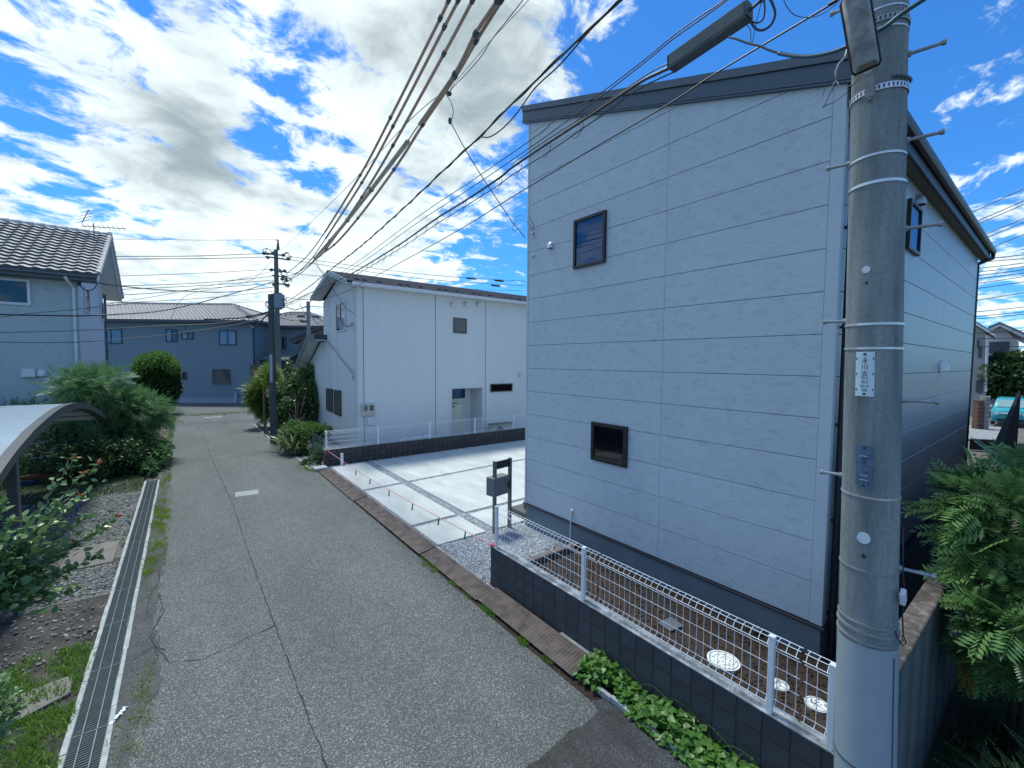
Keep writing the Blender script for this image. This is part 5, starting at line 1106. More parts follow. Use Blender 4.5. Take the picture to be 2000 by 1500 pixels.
part('pole_plate', MB().obox((SP[0]-.06, SP[1]-.13, 3.0), (.04, -.02, 0), (.01, .01, 0), (0, 0, .55)), K['steel'], sp_)
for z in (2.1, 5.2): part('pole_band', MB().tube([(SP[0], SP[1], z), (SP[0], SP[1], z+.05)], .135, 14), K['steel_dark'], sp_)
tp = PX(604, 700, 7.6); TP = PV(604, 720, (7, 32), (7.79, 31.39)); zt3 = PV(603, 589, TP, TP+np.array([.79, -.61, 0]))[2]
solo('telephone_pole', MB().tube([(TP[0], TP[1], 0), (TP[0], TP[1], zt3)], [.14, .12], 10), K['conc'], 'pale bare pole rising behind the lower roof of the white house', 'pole', smooth=True)
# ------------------------------------------------------------------ wires
NB = np.array([3.45, .9])
def to_pole(P):                                                              # carry a line that leaves the frame on to the near pole
    a, b = P[0], P[1]
    if a[1] < 1.3 or b[1]-a[1] < .05: return P
    k = (a[1]-.85)/(b[1]-a[1]); e = a+(a-b)*k; e[2] = min(e[2], 11.2, a[2]+(a[1]-.85)*.25)
    return [e]+P
def wire(label, pts, A, B, r, m_, name='cable', group=None, n=5, sub=6, turn=None):
    P = [PV(x, y, A, B) if turn is None or x > turn[0] else PV(x, y, *turn[1:]) for x, y in pts]; Q = []
    if pts[0][1] < -3 and pts[1][1] < 20: P = to_pole(P)
    for i in range(len(P)-1):                                                # Catmull-Rom through the points
        p0, p1, p2, p3 = P[max(i-1, 0)], P[i], P[i+1], P[min(i+2, len(P)-1)]
        for k in range(sub):
            t = k/sub; Q.append(.5*((2*p1)+(-p0+p2)*t+(2*p0-5*p1+4*p2-p3)*t*t+(-p0+3*p1-3*p2+p3)*t**3))
    Q.append(P[-1]); o = solo(name, MB().tube(Q, r, n), m_, label, 'cable', group, smooth='all'); return o, Q
def off(A, d): return np.array(A[:2])+np.array([d, 0])
T_ = [[(900, -50), (876.7, 0), (860, 35.5), (762.8, 229.6), (703.8, 341.7), (635, 453)], [(921, -50), (895.4, 0), (868.5, 52), (767.7, 246.5), (706.8, 356.6), (636, 466)],
      [(950, -50), (923.4, 0), (867.4, 104.6), (767.7, 283.8), (706.8, 384.6), (637.8, 485.4), (616, 507)],
      [(1000, -50), (972, 0), (929, 65), (888, 144), (818.9, 242.7)], [(1006, -50), (979.4, 0), (930, 80), (889, 150), (826, 243), (770, 330.5), (699.4, 425.7), (652.7, 478), (615.3, 504)], [(796.5, 276), (725.5, 369.7), (678.8, 429.4), (645, 470), (615.3, 504)]]
lab = ['uppermost tan-covered power line of the bundle', 'second tan-covered power line from the left at the top edge', 'third tan-covered power line from the left at the top edge', 'short upper tan cover ending above the gap in its line', 'lowest long tan-covered line on the right side of the bundle', 'thick grey cover sleeve on the line below the gap']
for i, t in enumerate(T_):
    A, B = off(FP, -.5+.1*i), off(NB, -.35+.07*i)
    rr = [.026, .026, .027, .029, .028, .048][i]
    cb = thing('covered_cable', lab[i], 'cable', tuple(PV(*t[-1], A, B)), 'tan covered power lines over the lane')
    P = [PV(x, y, A, B) for x, y in t]; Q = []
    if t[0][1] < 0: P = to_pole(P)
    for k in range(len(P)-1):
        p0, p1, p2, p3 = P[max(k-1, 0)], P[k], P[k+1], P[min(k+2, len(P)-1)]
        for j in range(8): s = j/8; Q.append(.5*((2*p1)+(-p0+p2)*s+(2*p0-5*p1+4*p2-p3)*s*s+(-p0+3*p1-3*p2+p3)*s**3))
    Q.append(P[-1]); part('cable_cover', MB().tube(Q, rr, 8), K['sleevegrey'] if i == 5 else K['sleevetan'], cb, smooth='all')
    for k in range(1, len(P)-(1 if i != 5 else 0)):
        c = P[k]; d_ = (P[min(k+1, len(P)-1)]-P[k-1]); d_ /= np.linalg.norm(d_); part('cable_clamp', MB().tube([c-d_*.05, c-d_*.03, c+d_*.03, c+d_*.05], [rr*1.1, rr*1.4, rr*1.4, rr*1.1], 7), K['steel_dark'], cb)
# straps where the sleeves meet, and bare ends to the far pole
for i, (a, b, A_) in enumerate((((635, 453), (600, 500), (562, 533)), ((636, 466), (605, 510), (568, 543)), ((616, 507), (585, 530), (548, 546)), ((616, 506), (590, 526), (549, 543)), ((818.9, 242.7), (808, 258), (796.5, 276)))):
    pass
for i, pts in enumerate(([(635, 453), (598, 502), (558, 536)], [(636, 466), (603, 512), (566, 546)], [(616, 507), (583, 531), (548, 546)], [(617, 507), (592, 530), (563, 550)], [(818.9, 242.7), (808, 258), (796.5, 276)])):
    wire(['dark bare end of the uppermost tan line running to the far pole', 'dark bare end of second tan line running to the far pole', 'dark line from the sleeve ends to the far pole top arms', 'lower dark line from the sleeve ends to the far pole', 'short bare wire bridging the gap between two tan covers'][i], pts, off(FP, -.4+.1*min(i, 3)), off(NB, -.25+.07*min(i, 3)), .016 if i < 4 else .011, K['cable'], group='dark bare ends of the covered power lines')
L6 = [(1260, -50), (1213.5, 0), (1154, 54), (1105, 101.5), (1045.5, 159), (1000, 203), (938.3, 265.9), (874.9, 324.9), (777.8, 416.4), (699.4, 485.4), (635.9, 534), (604, 560), (558, 591)]
A, B = FP, NB
_, Q6 = wire('thick twisted dark cable crossing the sky below the tan lines', L6, A, B, .0135, K['cablegrey'])
mb = MB(); tot = 0; pv_ = []
for i in range(len(Q6)-1):
    k_ = max(1, int(np.linalg.norm(Q6[i+1]-Q6[i])/.06))
    for j in range(k_): pv_.append(Q6[i]+(Q6[i+1]-Q6[i])*j/k_)
pv_ = pv_[:420]
hel = [p+np.array([math.cos(k*.45)*.018, 0, math.sin(k*.45)*.018]) for k, p in enumerate(pv_)]
solo('cable', MB().tube(hel, .007, 4), K['cable'], 'wrapping wire twisted round the thick dark cable', 'cable', smooth='all')
wire('loose sagging loop joining the thick twisted cable near the centre', [(1213, 0), (1150, 62), (1095, 125), (1045, 172), (1012, 218), (985, 248), (960, 266), (945, 268), (938.3, 265.9)], A, B, .009, K['cable'])
wire('upper one of the thin pair above the spiral-hung cable', [(1470, -50), (1414.8, 0), (1367.5, 32), (1315, 70), (1259, 116), (1168, 185), (1080.5, 238), (1050, 264), (923, 352), (811, 427), (673, 528), (566, 592)], A, off(B, .05), .006, K['cablegrey'])
wire('lower one of the thin pair above the spiral-hung cable', [(1478, -50), (1420, 0), (1370, 37), (1315, 76), (1259, 122), (1168, 193), (1090, 249), (1050, 278), (923, 365), (811, 438), (680, 530), (566, 595)], A, off(B, .05), .006, K['cablegrey'])
L8 = [(1322, 126), (1285, 143), (1245, 164), (1154, 225), (1070, 280), (1000, 327.3), (975.7, 347.3), (908.5, 392), (848.7, 429.4), (774, 481.7), (680.7, 537.7), (620, 566), (558, 594)]
_, Q8 = wire('main thick communication cable with wire spiral hangers', L8, A, off(B, .1), .0155, K['cablegrey'])
wire('thin messenger line just below the main communication cable', [(1322, 138), (1285, 155), (1245, 176), (1154, 240), (1070, 298), (1000, 342), (975.7, 360), (908.5, 403), (848.7, 440), (774, 490), (680.7, 544), (620, 571), (558, 597)], A, off(B, .1), .007, K['cablegrey'])
wire('thin line just above the main communication cable', [(1322, 118), (1285, 133), (1245, 158), (1154, 219), (1070, 272), (1000, 320)], A, off(B, .13), .006, K['cable'])
mb = MB(); pv_ = []
for i in range(len(Q8)-1):
    k_ = max(1, int(np.linalg.norm(Q8[i+1]-Q8[i])/.05))
    for j in range(k_): pv_.append(Q8[i]+(Q8[i+1]-Q8[i])*j/k_)
for i in range(26, len(pv_)-2, 9 if True else 0):
    c = pv_[i]-np.array([0, 0, .07]); rr = .09 if i < 180 else .12
    mb.tube([c+np.array([.02*math.sin(t), .05*t/3-.1, 0])+np.array([0, math.cos(t)*rr*.7, math.sin(t)*rr]) for t in np.linspace(.5, 5.6, 8)], .004, 4, caps=False)
solo('cable_hangers', mb, K['cable'], 'row of wire spiral hangers looping along the main communication cable', 'cable hanger')
wire('straight lower line crossing the blue-grey house wall to the white house gable', [(1700, -42), (1637, 0), (1488, 89), (1392, 147), (1301, 206.5), (1150, 295), (1000, 385), (878.6, 459.3), (729, 541.5), (674, 570), (636, 584)], (4.5, 20.), off(B, .3), .0075, K['cable'])
# splice closure box on the cable
ca, cb_ = PV(1311, 124, A, off(B, .1)), PV(1462, 20, A, off(B, .1)); cu_ = (cb_-ca)/np.linalg.norm(cb_-ca); s_ = np.cross(cu_, [0, 0, 1]); s_ /= np.linalg.norm(s_); w_ = np.cross(s_, cu_)
cl = thing('splice_closure', 'long grey cable splice box hanging under the sky above the house roof', 'splice box', tuple(ca)); hl = np.linalg.norm(cb_-ca)/2; cm_ = (ca+cb_)/2
part('closure_body', MB().obox(cm_, cu_*hl, s_*.055, w_*.062), K['closure'], cl, bevel=.012)
mb = MB()
for i in range(14): mb.obox(cm_-cu_*hl+cu_*(i+.5)/14*2*hl-w_*.064, cu_*hl/14*.985, s_*.05, w_*.004)
part('closure_rib', mb, K['steel_dark'], cl); part('end_cap', MB().obox(ca-cu_*.006, cu_*.004, s_*.05, w_*.056), K['steel_dark'], cl); part('end_cap', MB().obox(cb_+cu_*.006, cu_*.004, s_*.05, w_*.056), K['steel_dark'], cl)
q8 = off(B, .1)
for pts, r, m_, l_ in (([(1462, 22), (1480, 6), (1500, -14), (1540, -45)], .012, 'cablegrey', 'thick cable leaving the upper end of the splice box'),
                       ([(1465, 40), (1478, 45), (1490, 38), (1494, 20), (1492, 0), (1488, -20)], .006, 'cable', 'tight cable loop beside the splice box'),
                       ([(1466, 42), (1476, 56), (1490, 59), (1506, 48), (1514, 28), (1510, 10), (1500, -10)], .009, 'cable', 'large hanging cable loop beside the splice box'),
                       ([(1457, 46), (1466, 60), (1466, 84)], .003, 'cable', 'short thin lead dropping from the splice box'),
                       ([(1487, 6), (1478, 40), (1470, 80), (1467, 88)], .003, 'cablegrey', 'thin lead hanging to the teal cable from the loops'),
                       ([(1463, 16), (1475, 8), (1488, 4), (1500, -6)], .005, 'cable', 'small curl of wire at the splice box end')):
    wire(l_, pts, A, q8, r, K[m_], group=None)
D1 = PC+np.array([-.12, .12])
wire('teal covered service cable dipping from the splice box to the pole', [(1520, 104), (1545, 109), (1572, 111), (1600, 108), (1632, 100), (1660, 88)], (3.45, 3.3), D1, .0125, K['cableblue'])
wire('thin dark lead feeding the teal service cable', [(1424, 73), (1440, 77), (1462, 85), (1484, 90), (1502, 98), (1522, 104)], (3.45, 3.3), D1, .007, K['cable'])
wire('teal covered cable running up from the pole top to the right', [(1705, 66), (1730, 52), (1760, 28), (1806, -2), (1840, -26)], PC-PC/rho*.16, PC-PC/rho*.16+np.array([PC[1], -PC[0]]), .0125, K['cableblue'])
wire('thin slack wire looping below the street edge of frame near the lamp', [(1528, -10), (1535, 10), (1550, 28), (1572, 34), (1600, 30), (1625, 14), (1640, 0), (1655, -12)], A, q8, .003, K['cable'])
o, _ = wire('dark clamp sleeve on the straight lower line near the lamp', [(1618, 10), (1634, 1)], (4.5, 20.), off(B, .3), .013, K['cable'])
# service drops to the blue-grey house
HC = np.array([5.40, 6.70])
tap = PV(877, 183, off(FP, -.2), off(NB, -.1))
wire('pair of service wires rising from the hanging tap to the top edge', [(877, 183), (885, 170), (905, 150), (940, 110), (960, 78), (990, 40), (1024, -4), (1050, -40)], off(FP, -.2), off(NB, -.1), .006, K['cable'])
wire('second strand of the service pair above the hanging tap', [(875, 183), (890, 160), (925, 118), (965, 72), (1000, 35), (1036, -4), (1070, -40)], off(FP, -.2), off(NB, -.1), .004, K['cablegrey'])
wire('thin straight wire from the hanging tap down to the far pole', [(877, 183), (860, 184), (792.7, 242.7), (703, 339.8), (620, 422), (549, 490)], off(FP, .1), off(NB, -.1), .007, K['cablegrey'])
wire('dangling loop of wire under the hanging tap', [(872, 186), (880, 198), (885, 215), (884, 228), (880, 238)], tap[:2], tap[:2]+np.array([.8, -.6]), .006, K['cable'])
solo('wire_tap', MB().sphere(tap, (.05, .05, .035), 8).sphere(PV(879, 236, tap[:2], tap[:2]+np.array([.8, -.6])), (.035, .035, .06), 8), K['steel_dark'], 'small dark clamp where the house service wire hangs from the lines', 'clamp', smooth='all')
wire('service drop running from the tap down to the blue-grey house corner', [(879, 236), (905, 285), (935, 335), (968, 385), (998, 430), (1004, 438), (1014, 450), (1026, 465)], tap[:2], HC, .008, K['cable'])
for i, (pts, l_) in enumerate((([(1003, 434), (1008, 424), (1020, 420), (1034, 425), (1041, 438), (1042, 450)], 'outer entry loop at the blue-grey house corner'), ([(1003, 438), (1012, 430), (1025, 431), (1036, 442), (1041, 455)], 'inner entry loop at the blue-grey house corner'), ([(1003, 438), (1000, 446), (1006, 452), (1014, 444)], 'small curl of wire beside the blue-grey house corner'))):
    wire(l_, pts, HC, (5.40, 5.5), .0045, K['cable'])
# service drops on the white house
G2 = np.array([4.85, 16.2])
for pts, l_, r, A_, B_ in (([(617, 508), (622, 522), (632, 532), (640, 545)], 'tangle of service wire hanging before the white house gable', .012, FP, (4.6, 17.)),
                           ([(640, 545), (655, 572), (668, 592), (677, 603), (692, 612)], 'service wire crossing the white gable to its corner', .011, (4.6, 17.6), (4.75, 15.9)),
                           ([(666, 590), (665, 612), (666, 624), (672, 634), (681, 638), (688, 633)], 'drooping cable loop beside the white house gable window', .016, (4.78, 17.4), (4.80, 15.7)),
                           ([(636, 662), (655, 685), (675, 710), (690, 728)], 'upper stay cable slanting across the white gable wall', .008, (4.8, 19.6), (4.82, 15.9)),
                           ([(638, 666), (660, 694), (680, 720), (691, 732)], 'lower stay cable slanting across the white gable wall', .007, (4.8, 19.6), (4.82, 15.9)),
                           ([(613, 512), (628, 532), (636, 541)], 'second strand of service wire before the white house gable', .009, FP, (4.6, 17.))):
    wire(l_, pts, A_, B_, r, K['cable'])
wire('upper thin line with dampers running behind the white house roof', [(560, 500), (700, 520), (850, 538), (1023, 549), (1200, 556)], FP, FP+np.array([.9, -.12])*1., .018, K['cablegrey'])
wire('lower thin line with dampers running behind the white house roof', [(565, 507), (700, 528), (850, 547), (1023, 558), (1200, 566)], FP, FP+np.array([.9, -.12])*1., .018, K['cablegrey'])
for (x, y), dl in zip(((975, 548.5), (968, 558), (920, 544)), ('small dark damper on the upper line nearest the blue-grey house', 'small dark damper on the lower line right of the white house', 'smaller damper further left on the upper line over the white roof')): c = PV(x, y, FP, FP+np.array([.9, -.12])); solo('line_damper', MB().tube([c-np.array([.45, -.06, 0]), c-np.array([.3, -.04, 0]), c+np.array([.3, -.04, 0]), c+np.array([.45, -.06, 0])], [.03, .07, .07, .03], 6), K['cable'], dl, 'line damper', 'dampers on the thin lines')
wire('thin line low behind the white house roof', [(560, 532), (700, 548), (850, 562), (1023, 568), (1200, 572)], FP, FP+np.array([.9, -.12]), .014, K['cablegrey'])
# lines to the left of the far pole
LB = FP+np.array([-10, .6])
for i, (pts, r, l_) in enumerate((([(-60, 470), (230, 467), (400, 469), (541, 468)], .012, 'topmost thin line left of the far pole'), ([(-60, 508), (230, 501), (380, 500), (513, 495)], .022, 'upper of two long lines left of the far pole'), ([(-60, 510), (230, 506), (400, 505), (520, 502)], .022, 'lower of two long lines left of the far pole'),
                                  ([(-60, 545), (235, 539), (400, 533), (530, 526)], .016, 'line left of the far pole just below its second arm'), ([(-60, 560), (240, 558), (400, 552), (530, 540)], .018, 'line left of the far pole level with its third arm'), ([(-60, 575), (240, 565), (420, 556), (534, 547)], .018, 'line left of the far pole above its lower arms'),
                                  ([(-60, 580), (240, 576), (420, 562), (534, 553)], .018, 'line left of the far pole between the lower arms'), ([(-60, 600), (215, 592), (400, 582), (534, 569)], .016, 'line left of the far pole skimming the blue house roof'), ([(-60, 596), (215, 590), (400, 593), (525, 588)], .010, 'thin line left of the far pole near the transformer'),
                                  ([(200, 596), (330, 574), (440, 552), (530, 530)], .012, 'slanting thin line rising to the far pole from the left'), ([(330, 634), (360, 580), (440, 560), (494, 545), (533, 507)], .010, 'thin stay line climbing to the far pole arm'))):
    wire(l_, pts, FP, LB, r, K['cablegrey'])
wire('heavy dark cable sagging in front of the pale tiled house', [(-70, 606), (0, 614), (80, 616), (150, 617), (205, 615), (300, 609), (375, 595), (430, 580), (500, 561), (540, 547)], FP, (-2.05, 19.6), .022, K['cable'], turn=(206, (-2.05, 19.6), (-8, 19.5)))
wire('thin line in front of the pale house crossing below its upper windows', [(-70, 655), (0, 650), (110, 647), (206, 643), (300, 637), (440, 630), (527, 612)], SP, (-8, 19.2), .012, K['cablegrey'])
wire('lowest thin line in front of the pale house wall', [(-70, 666), (0, 668), (110, 669), (206, 665), (340, 652), (470, 632), (527, 616)], SP, (-8, 19.2), .012, K['cablegrey'])
wire('thin line rising from the left edge across the pale house', [(-70, 632), (0, 620), (60, 612), (130, 606), (205, 598)], (-2, 19.8), (-8, 19.9), .010, K['cablegrey'])
wire('service cable from the far pole to the pale house corner', [(540, 560), (450, 570), (370, 569), (300, 565), (230, 558), (180, 551), (153, 545)], FP, (-2.85, 20.6), .020, K['cable'])
wire('drooping lead at the pale house corner', [(154, 552), (160, 562), (172, 567), (182, 565), (190, 555)], (-2.9, 20.6), (-2.3, 20.6), .016, K['cable'])
for i, (pts, l_) in enumerate((([(480, 618), (505, 614), (527, 608)], 'upper service cable sweeping onto the blue house roof'), ([(398, 624), (450, 622), (500, 618), (527, 609)], 'long service cable along the blue house eaves'), ([(477, 624), (484, 634), (494, 640), (503, 636), (515, 622), (527, 610)], 'sagging lead under the blue house eaves'))):
    wire(l_, pts, SP, SP+np.array([-.79, .61]), .026, K['cable'])
for i, (pts, l_) in enumerate((([(552, 617), (575, 614), (600, 615), (632, 620)], 'line running right from the far pole at transformer height'), ([(556, 595), (575, 606), (600, 598), (632, 600)], 'sagging line between far pole and pale bare pole'), ([(556, 600), (580, 604), (603, 598)], 'short line to the pale bare pole head'), ([(546, 620), (580, 627), (604, 618), (620, 632), (632, 640)], 'low line with clamps beside the pale bare pole'), ([(585, 593), (592, 606), (598, 614)], 'short slanting jumper near the pale bare pole'), ([(556, 580), (590, 585), (632, 583)], 'thin line level with the transformer top right of the far pole'))):
    wire(l_, pts, FP, TP, .018, K['cable'])
for (x, y), dl in zip(((588, 618), (594, 628), (617, 619)), ('upper splice case left of the pale bare pole', 'lower splice case left of the pale bare pole', 'splice case right of the pale bare pole before the white gable')): c = PV(x, y, FP, TP); solo('line_damper', MB().obox(c, (.22, -.05, 0), (.02, .06, 0), (0, 0, .07)), K['steel_dark'], dl, 'line damper', 'splice cases by the pale bare pole')
# distant lines in the sky at the right
for i, (x0, y0, x1, y1) in enumerate(((1898, 414, 2060, 340), (1904, 433, 2060, 365), (1908, 438, 2060, 372), (1918, 460, 2060, 400), (1921, 466, 2060, 408), (1930, 485, 2060, 432), (1926, 505, 2060, 490), (1922, 511, 2060, 498), (1918, 523, 2060, 505), (1918, 530, 2060, 512), (1917, 537, 2060, 518), (1917, 543, 2060, 524), (1916, 552, 2060, 530), (1916, 562, 2060, 540), (1915, 585, 2060, 560), (1912, 608, 2060, 592), (1911, 617, 2060, 602), (1910, 622, 2060, 606))):
    A_, B_ = (30+i*.6, 3), (31+i*.6, -6); pm = [(x0-60, y0+(y0-y1)*60/(x1-x0)), (x0, y0+.5), ((x0+x1)/2, (y0+y1)/2+1.2), (x1, y1)]
    wire('thin dark line in the sky right of the blue-grey house', pm, A_, B_, .020, K['cable'], group='distant lines in the right sky', sub=3)
for x, y in ((1962, 667), ): pass
for i, (x0, y0, x1, y1) in enumerate(((1925, 650, 2060, 640), (1930, 661, 2060, 658), (1932, 677, 2060, 675))): wire(['highest of three lines crossing the white gabled house', 'middle of three lines crossing the white gabled house', 'lowest of three lines crossing the white gabled house'][i], [(x0-30, y0), (x0, y0), ((x0+x1)/2, (y0+y1)/2+.7), (x1, y1)], (40, 5), (41, -6), .022, K['cable'], group='lines before the white gabled house', sub=2)
# ------------------------------------------------------------------ neighbour's concrete wall on the right
nw = thing('block_wall', 'old grey concrete block wall with rough brown top running behind the pole', 'block wall', (3.72, .59, 0))
nb = shared('block', chamfer_box(.39, .12, .192, .005), stainmat('stained_block', (.12, .15, .155), (.035, .05, .052), .9, .35, (2, 2, .3)))
for r_ in range(7):
    for c_ in range(34): piece('block', nb, nw, (3.70+.2+.395*c_+(.0 if r_ % 2 else .0), .655, -.05+.1+r_*.196))
eb = shared('end_block', chamfer_box(.118, .02, .19, .004), mat('pale_end_block', (.24, .275, .29), .85, .25, 6, .3, 60, rnd=.12))  # end faces in a paler grey: the light falling on them is painted in
for r_ in range(7): piece('end_block', eb, nw, (3.692, .655, .05+r_*.196), (0, 0, -math.pi/2))
part('coping', MB().box(3.675, 17.2, .585, .725, 1.315, 1.355), mat('rough_coping', (.07, .062, .055), .95, .3, 12, 1., 60, col2=(.19, .175, .16), thr=(.45, .7)), nw, bevel=.008)
part('mortar_core', MB().box(3.72, 17.1, .61, .70, -.05, 1.31), K['joint'], nw)
# ------------------------------------------------------------------ carport
cp = thing('carport', 'carport with curved translucent roof and dark frame at the left edge', 'carport', (-1.75, 8.0, 0))
arc = np.array([(7.0, 1.80), (7.66, 2.01), (8.3, 2.15), (9.0, 2.27), (10.23, 2.42), (11.3, 2.46), (12.39, 2.42), (13.4, 2.30), (14.21, 2.17), (15.2, 1.97), (16.21, 1.72)])
ts = np.linspace(0, len(arc)-1, 41); ay_ = np.interp(ts, range(len(arc)), arc[:, 0]); azz = np.interp(ts, range(len(arc)), arc[:, 1])
azz = np.convolve(np.pad(azz, 2, mode='edge'), np.ones(5)/5, 'valid'); azz[0], azz[-1] = arc[0, 1], arc[-1, 1]
def ribbon(x0, x1, d0, d1, m_, name, parent=cp):
    vs = []; 
    for y, z in zip(ay_, azz): vs += [(x0, y, z+d0), (x1, y, z+d0), (x1, y, z+d1), (x0, y, z+d1)]
    fs = [(4*i+j, 4*i+(j+1) % 4, 4*i+4+(j+1) % 4, 4*i+4+j) for i in range(len(ay_)-1) for j in range(4)]+[(0, 1, 2, 3), tuple(4*(len(ay_)-1)+j for j in (3, 2, 1, 0))]
    return part(name, MB().add(vs, fs), m_, parent, smooth=True)
for i in range(8): ribbon(-1.81-(i+1)*.78+.01, -1.81-i*.78-.01, .0, .012, K['poly'], 'roof_sheet')
for i in range(9): ribbon(-1.835-i*.78, -1.79-i*.78, -.02, .022, K['steel'] if i else K['carportmetal'], 'sheet_bar')
ribbon(-1.79, -1.72, -.10, .03, K['carportmetal'], 'front_arch'); ribbon(-1.85, -1.79, -.12, -.06, K['carportmetal'], 'front_arch')
mb = MB()
for y in (9.6, 11.6, 13.3, 14.9, 15.8):
    z = float(np.interp(y, ay_, azz)); mb.box(-8, -1.84, y-.03, y+.03, z-.10, z-.01)
part('purlin', mb, K['cream'], cp)
for y in (8.3,): part('post', MB().box(-1.84, -1.74, y-.06, y+.06, -.05, float(np.interp(y, ay_, azz))-.06), K['carportmetal'], cp, bevel=.01)
part('post', MB().box(-4.9, -4.8, 15.7, 15.82, -.05, 1.75), K['carportmetal'], cp)
# board fence beside the lane, on the left
bf = thing('board_fence', 'old reddish brown board fence along the left of the lane before the trees', 'fence', (-1.2, 24, 0))
bfm = shared('fence_board', MB().box(-.012, .012, -.24, .24, .05, .86), mat('old_board', (.16, .115, .10), .9, .3, 6, rnd=.3))
for i in range(22): piece('fence_board', bfm, bf, (-1.17+.01*(i % 2), 19.0+i*.5, random.uniform(-.02, .02)), (0, 0, random.uniform(-.02, .02)))
for y in (18.8, 22.3, 25.8, 29.4): part('fence_post', MB().box(-1.26, -1.19, y-.04, y+.04, -.05, 1.0 if y < 20 else .9), K['conc'], bf)
# small side fence of the white house garden
sf = thing('mesh_fence', 'low dark net fence panel between low shrub and brown block wall', 'fence', (3.38, 14.2, 0))
for y in (14.3, 15.3): part('fence_post', MB().box(3.36, 3.40, y-.02, y+.02, 0, .98), K['steel_dark'], sf)
mb = MB()
for z in np.arange(.1, .95, .1): mb.tube([(3.38, 14.3, z), (3.38, 15.3, z)], .004, 4)
for y in np.arange(14.32, 15.3, .07): mb.tube([(3.38, y, .05), (3.38, y, .95)], .003, 4)
part('net', mb, K['steel_dark'], sf)
# flower pots under the carport
def pot(c, r, h, m_, name, label, shape=None):
    if shape: mb = MB().hexa([(c[0]-shape, c[1]-r*.8, 0), (c[0]+shape, c[1]-r*.8, 0), (c[0]+shape, c[1]+r*.8, 0), (c[0]-shape, c[1]+r*.8, 0)], [(c[0]-shape*1.1, c[1]-r, h), (c[0]+shape*1.1, c[1]-r, h), (c[0]+shape*1.1, c[1]+r, h), (c[0]-shape*1.1, c[1]+r, h)])
    else: mb = MB().tube([(c[0], c[1], 0), (c[0], c[1], h*.8), (c[0], c[1], h*.8), (c[0], c[1], h)], [r*.7, r*.95, r*1.08, r*1.1], 16)
    o = thing(name, label, 'flower pot', (c[0], c[1], 0)); part('pot_body', mb, m_, o, smooth=True); part('potting_soil', MB().tube([(c[0], c[1], h-.01), (c[0], c[1], h+.004)], r*.95 if not shape else r*.9, 12), K['soil'], o)
pot(G(203, 932), .22, .40, K['terracotta'], 'flower_pot', 'terracotta pot at the foot of the dark shrubs'); pot(G(95, 940), .16, .22, K['terracotta'], 'planter', 'long reddish planter under the carport', .45); pot(G(56, 945), .25, .14, K['bluepot'], 'basin', 'shallow blue basin on the ground under the carport'); pot(G(172, 930), .18, .22, K['terracotta'], 'flower_pot', 'smaller terracotta pot left of the tall one')
mb = MB(); c = G(232, 1400); r_ = random.Random(9)
for i in range(9): mb.obox((c[0]+(i-4)*.011, c[1]+(i-4)*.022+r_.uniform(-.006, .006), .016+r_.uniform(0, .012)), (.013, r_.uniform(-.01, .01), r_.uniform(-.006, .006)), (r_.uniform(-.006, .006), .016, r_.uniform(-.008, .008)), (0, 0, .0015))
solo('paper_scrap', mb, K['white'], 'crumpled white scrap lying in the grass beside the drain', 'litter')
# ------------------------------------------------------------------ foliage and scatter
def np_mesh(name, V, Fc, m_, label=None, cat=None, kind=None, parent=None, group=None, org=None, smooth=False):
    """V (n,3), Fc (m,k) equal-sized faces"""
    V = np.asarray(V, np.float64); 
    if parent is not None: o_ = np.array(ORG[parent.name])
    elif org is not None: o_ = np.array(org, float)
    else: o_ = np.zeros(3)
    V = V-o_; me = bpy.data.meshes.new(name); k = Fc.shape[1]; me.vertices.add(len(V)); me.vertices.foreach_set('co', V.astype(np.float32).ravel())
    me.loops.add(Fc.size); me.loops.foreach_set('vertex_index', Fc.astype(np.int32).ravel()); me.polygons.add(len(Fc)); me.polygons.foreach_set('loop_start', np.arange(0, Fc.size, k, dtype=np.int32))
    try: me.polygons.foreach_set('loop_total', np.full(len(Fc), k, dtype=np.int32))
    except Exception: pass
    me.materials.append(m_); me.update(calc_edges=True); me.validate()
    if smooth: me.polygons.foreach_set('use_smooth', [True]*len(me.polygons))
    o = bpy.data.objects.new(name, me); COL.objects.link(o)
    if parent is not None: o.parent = parent; ORG[o.name] = ORG[parent.name]
    else: o.location = o_; ORG[o.name] = tuple(o_)
    if label: o['label'] = label
    if cat: o['category'] = cat
    if kind: o['kind'] = kind
    if group: o['group'] = group
    return o
def bake(proto_v, proto_f, pos, Rm, sc):
    n = len(pos); V = np.einsum('nij,kj->nki', Rm, proto_v)*np.asarray(sc).reshape(n, 1, 1)+pos[:, None, :]; k = len(proto_v)
    return V.reshape(-1, 3), (proto_f[None]+(np.arange(n)*k)[:, None, None]).reshape(-1, proto_f.shape[1])
def frames(axis, roll):
    """rotation with local Y along axis, Z roughly up then rolled"""
    y = axis/np.linalg.norm(axis, axis=1, keepdims=True); up3 = np.tile([0, 0, 1.], (len(y), 1)); x = np.cross(y, up3); l = np.linalg.norm(x, axis=1, keepdims=True); x = np.where(l < .05, [[1, 0, 0]], x/np.maximum(l, 1e-6)); z = np.cross(x, y)
    c, s = np.cos(roll)[:, None], np.sin(roll)[:, None]; x2 = x*c+z*s; z2 = -x*s+z*c; return np.stack([x2, y, z2], axis=2)
LEAF = (np.array([(0, 0, 0), (.26, .38, .05), (0, .42, -.03), (-.26, .38, .05), (.16, .78, .0), (0, 1., -.08), (-.16, .78, .0)], float), np.array([(0, 1, 2, 2), (0, 2, 3, 3), (1, 4, 5, 2), (2, 5, 6, 3)]))
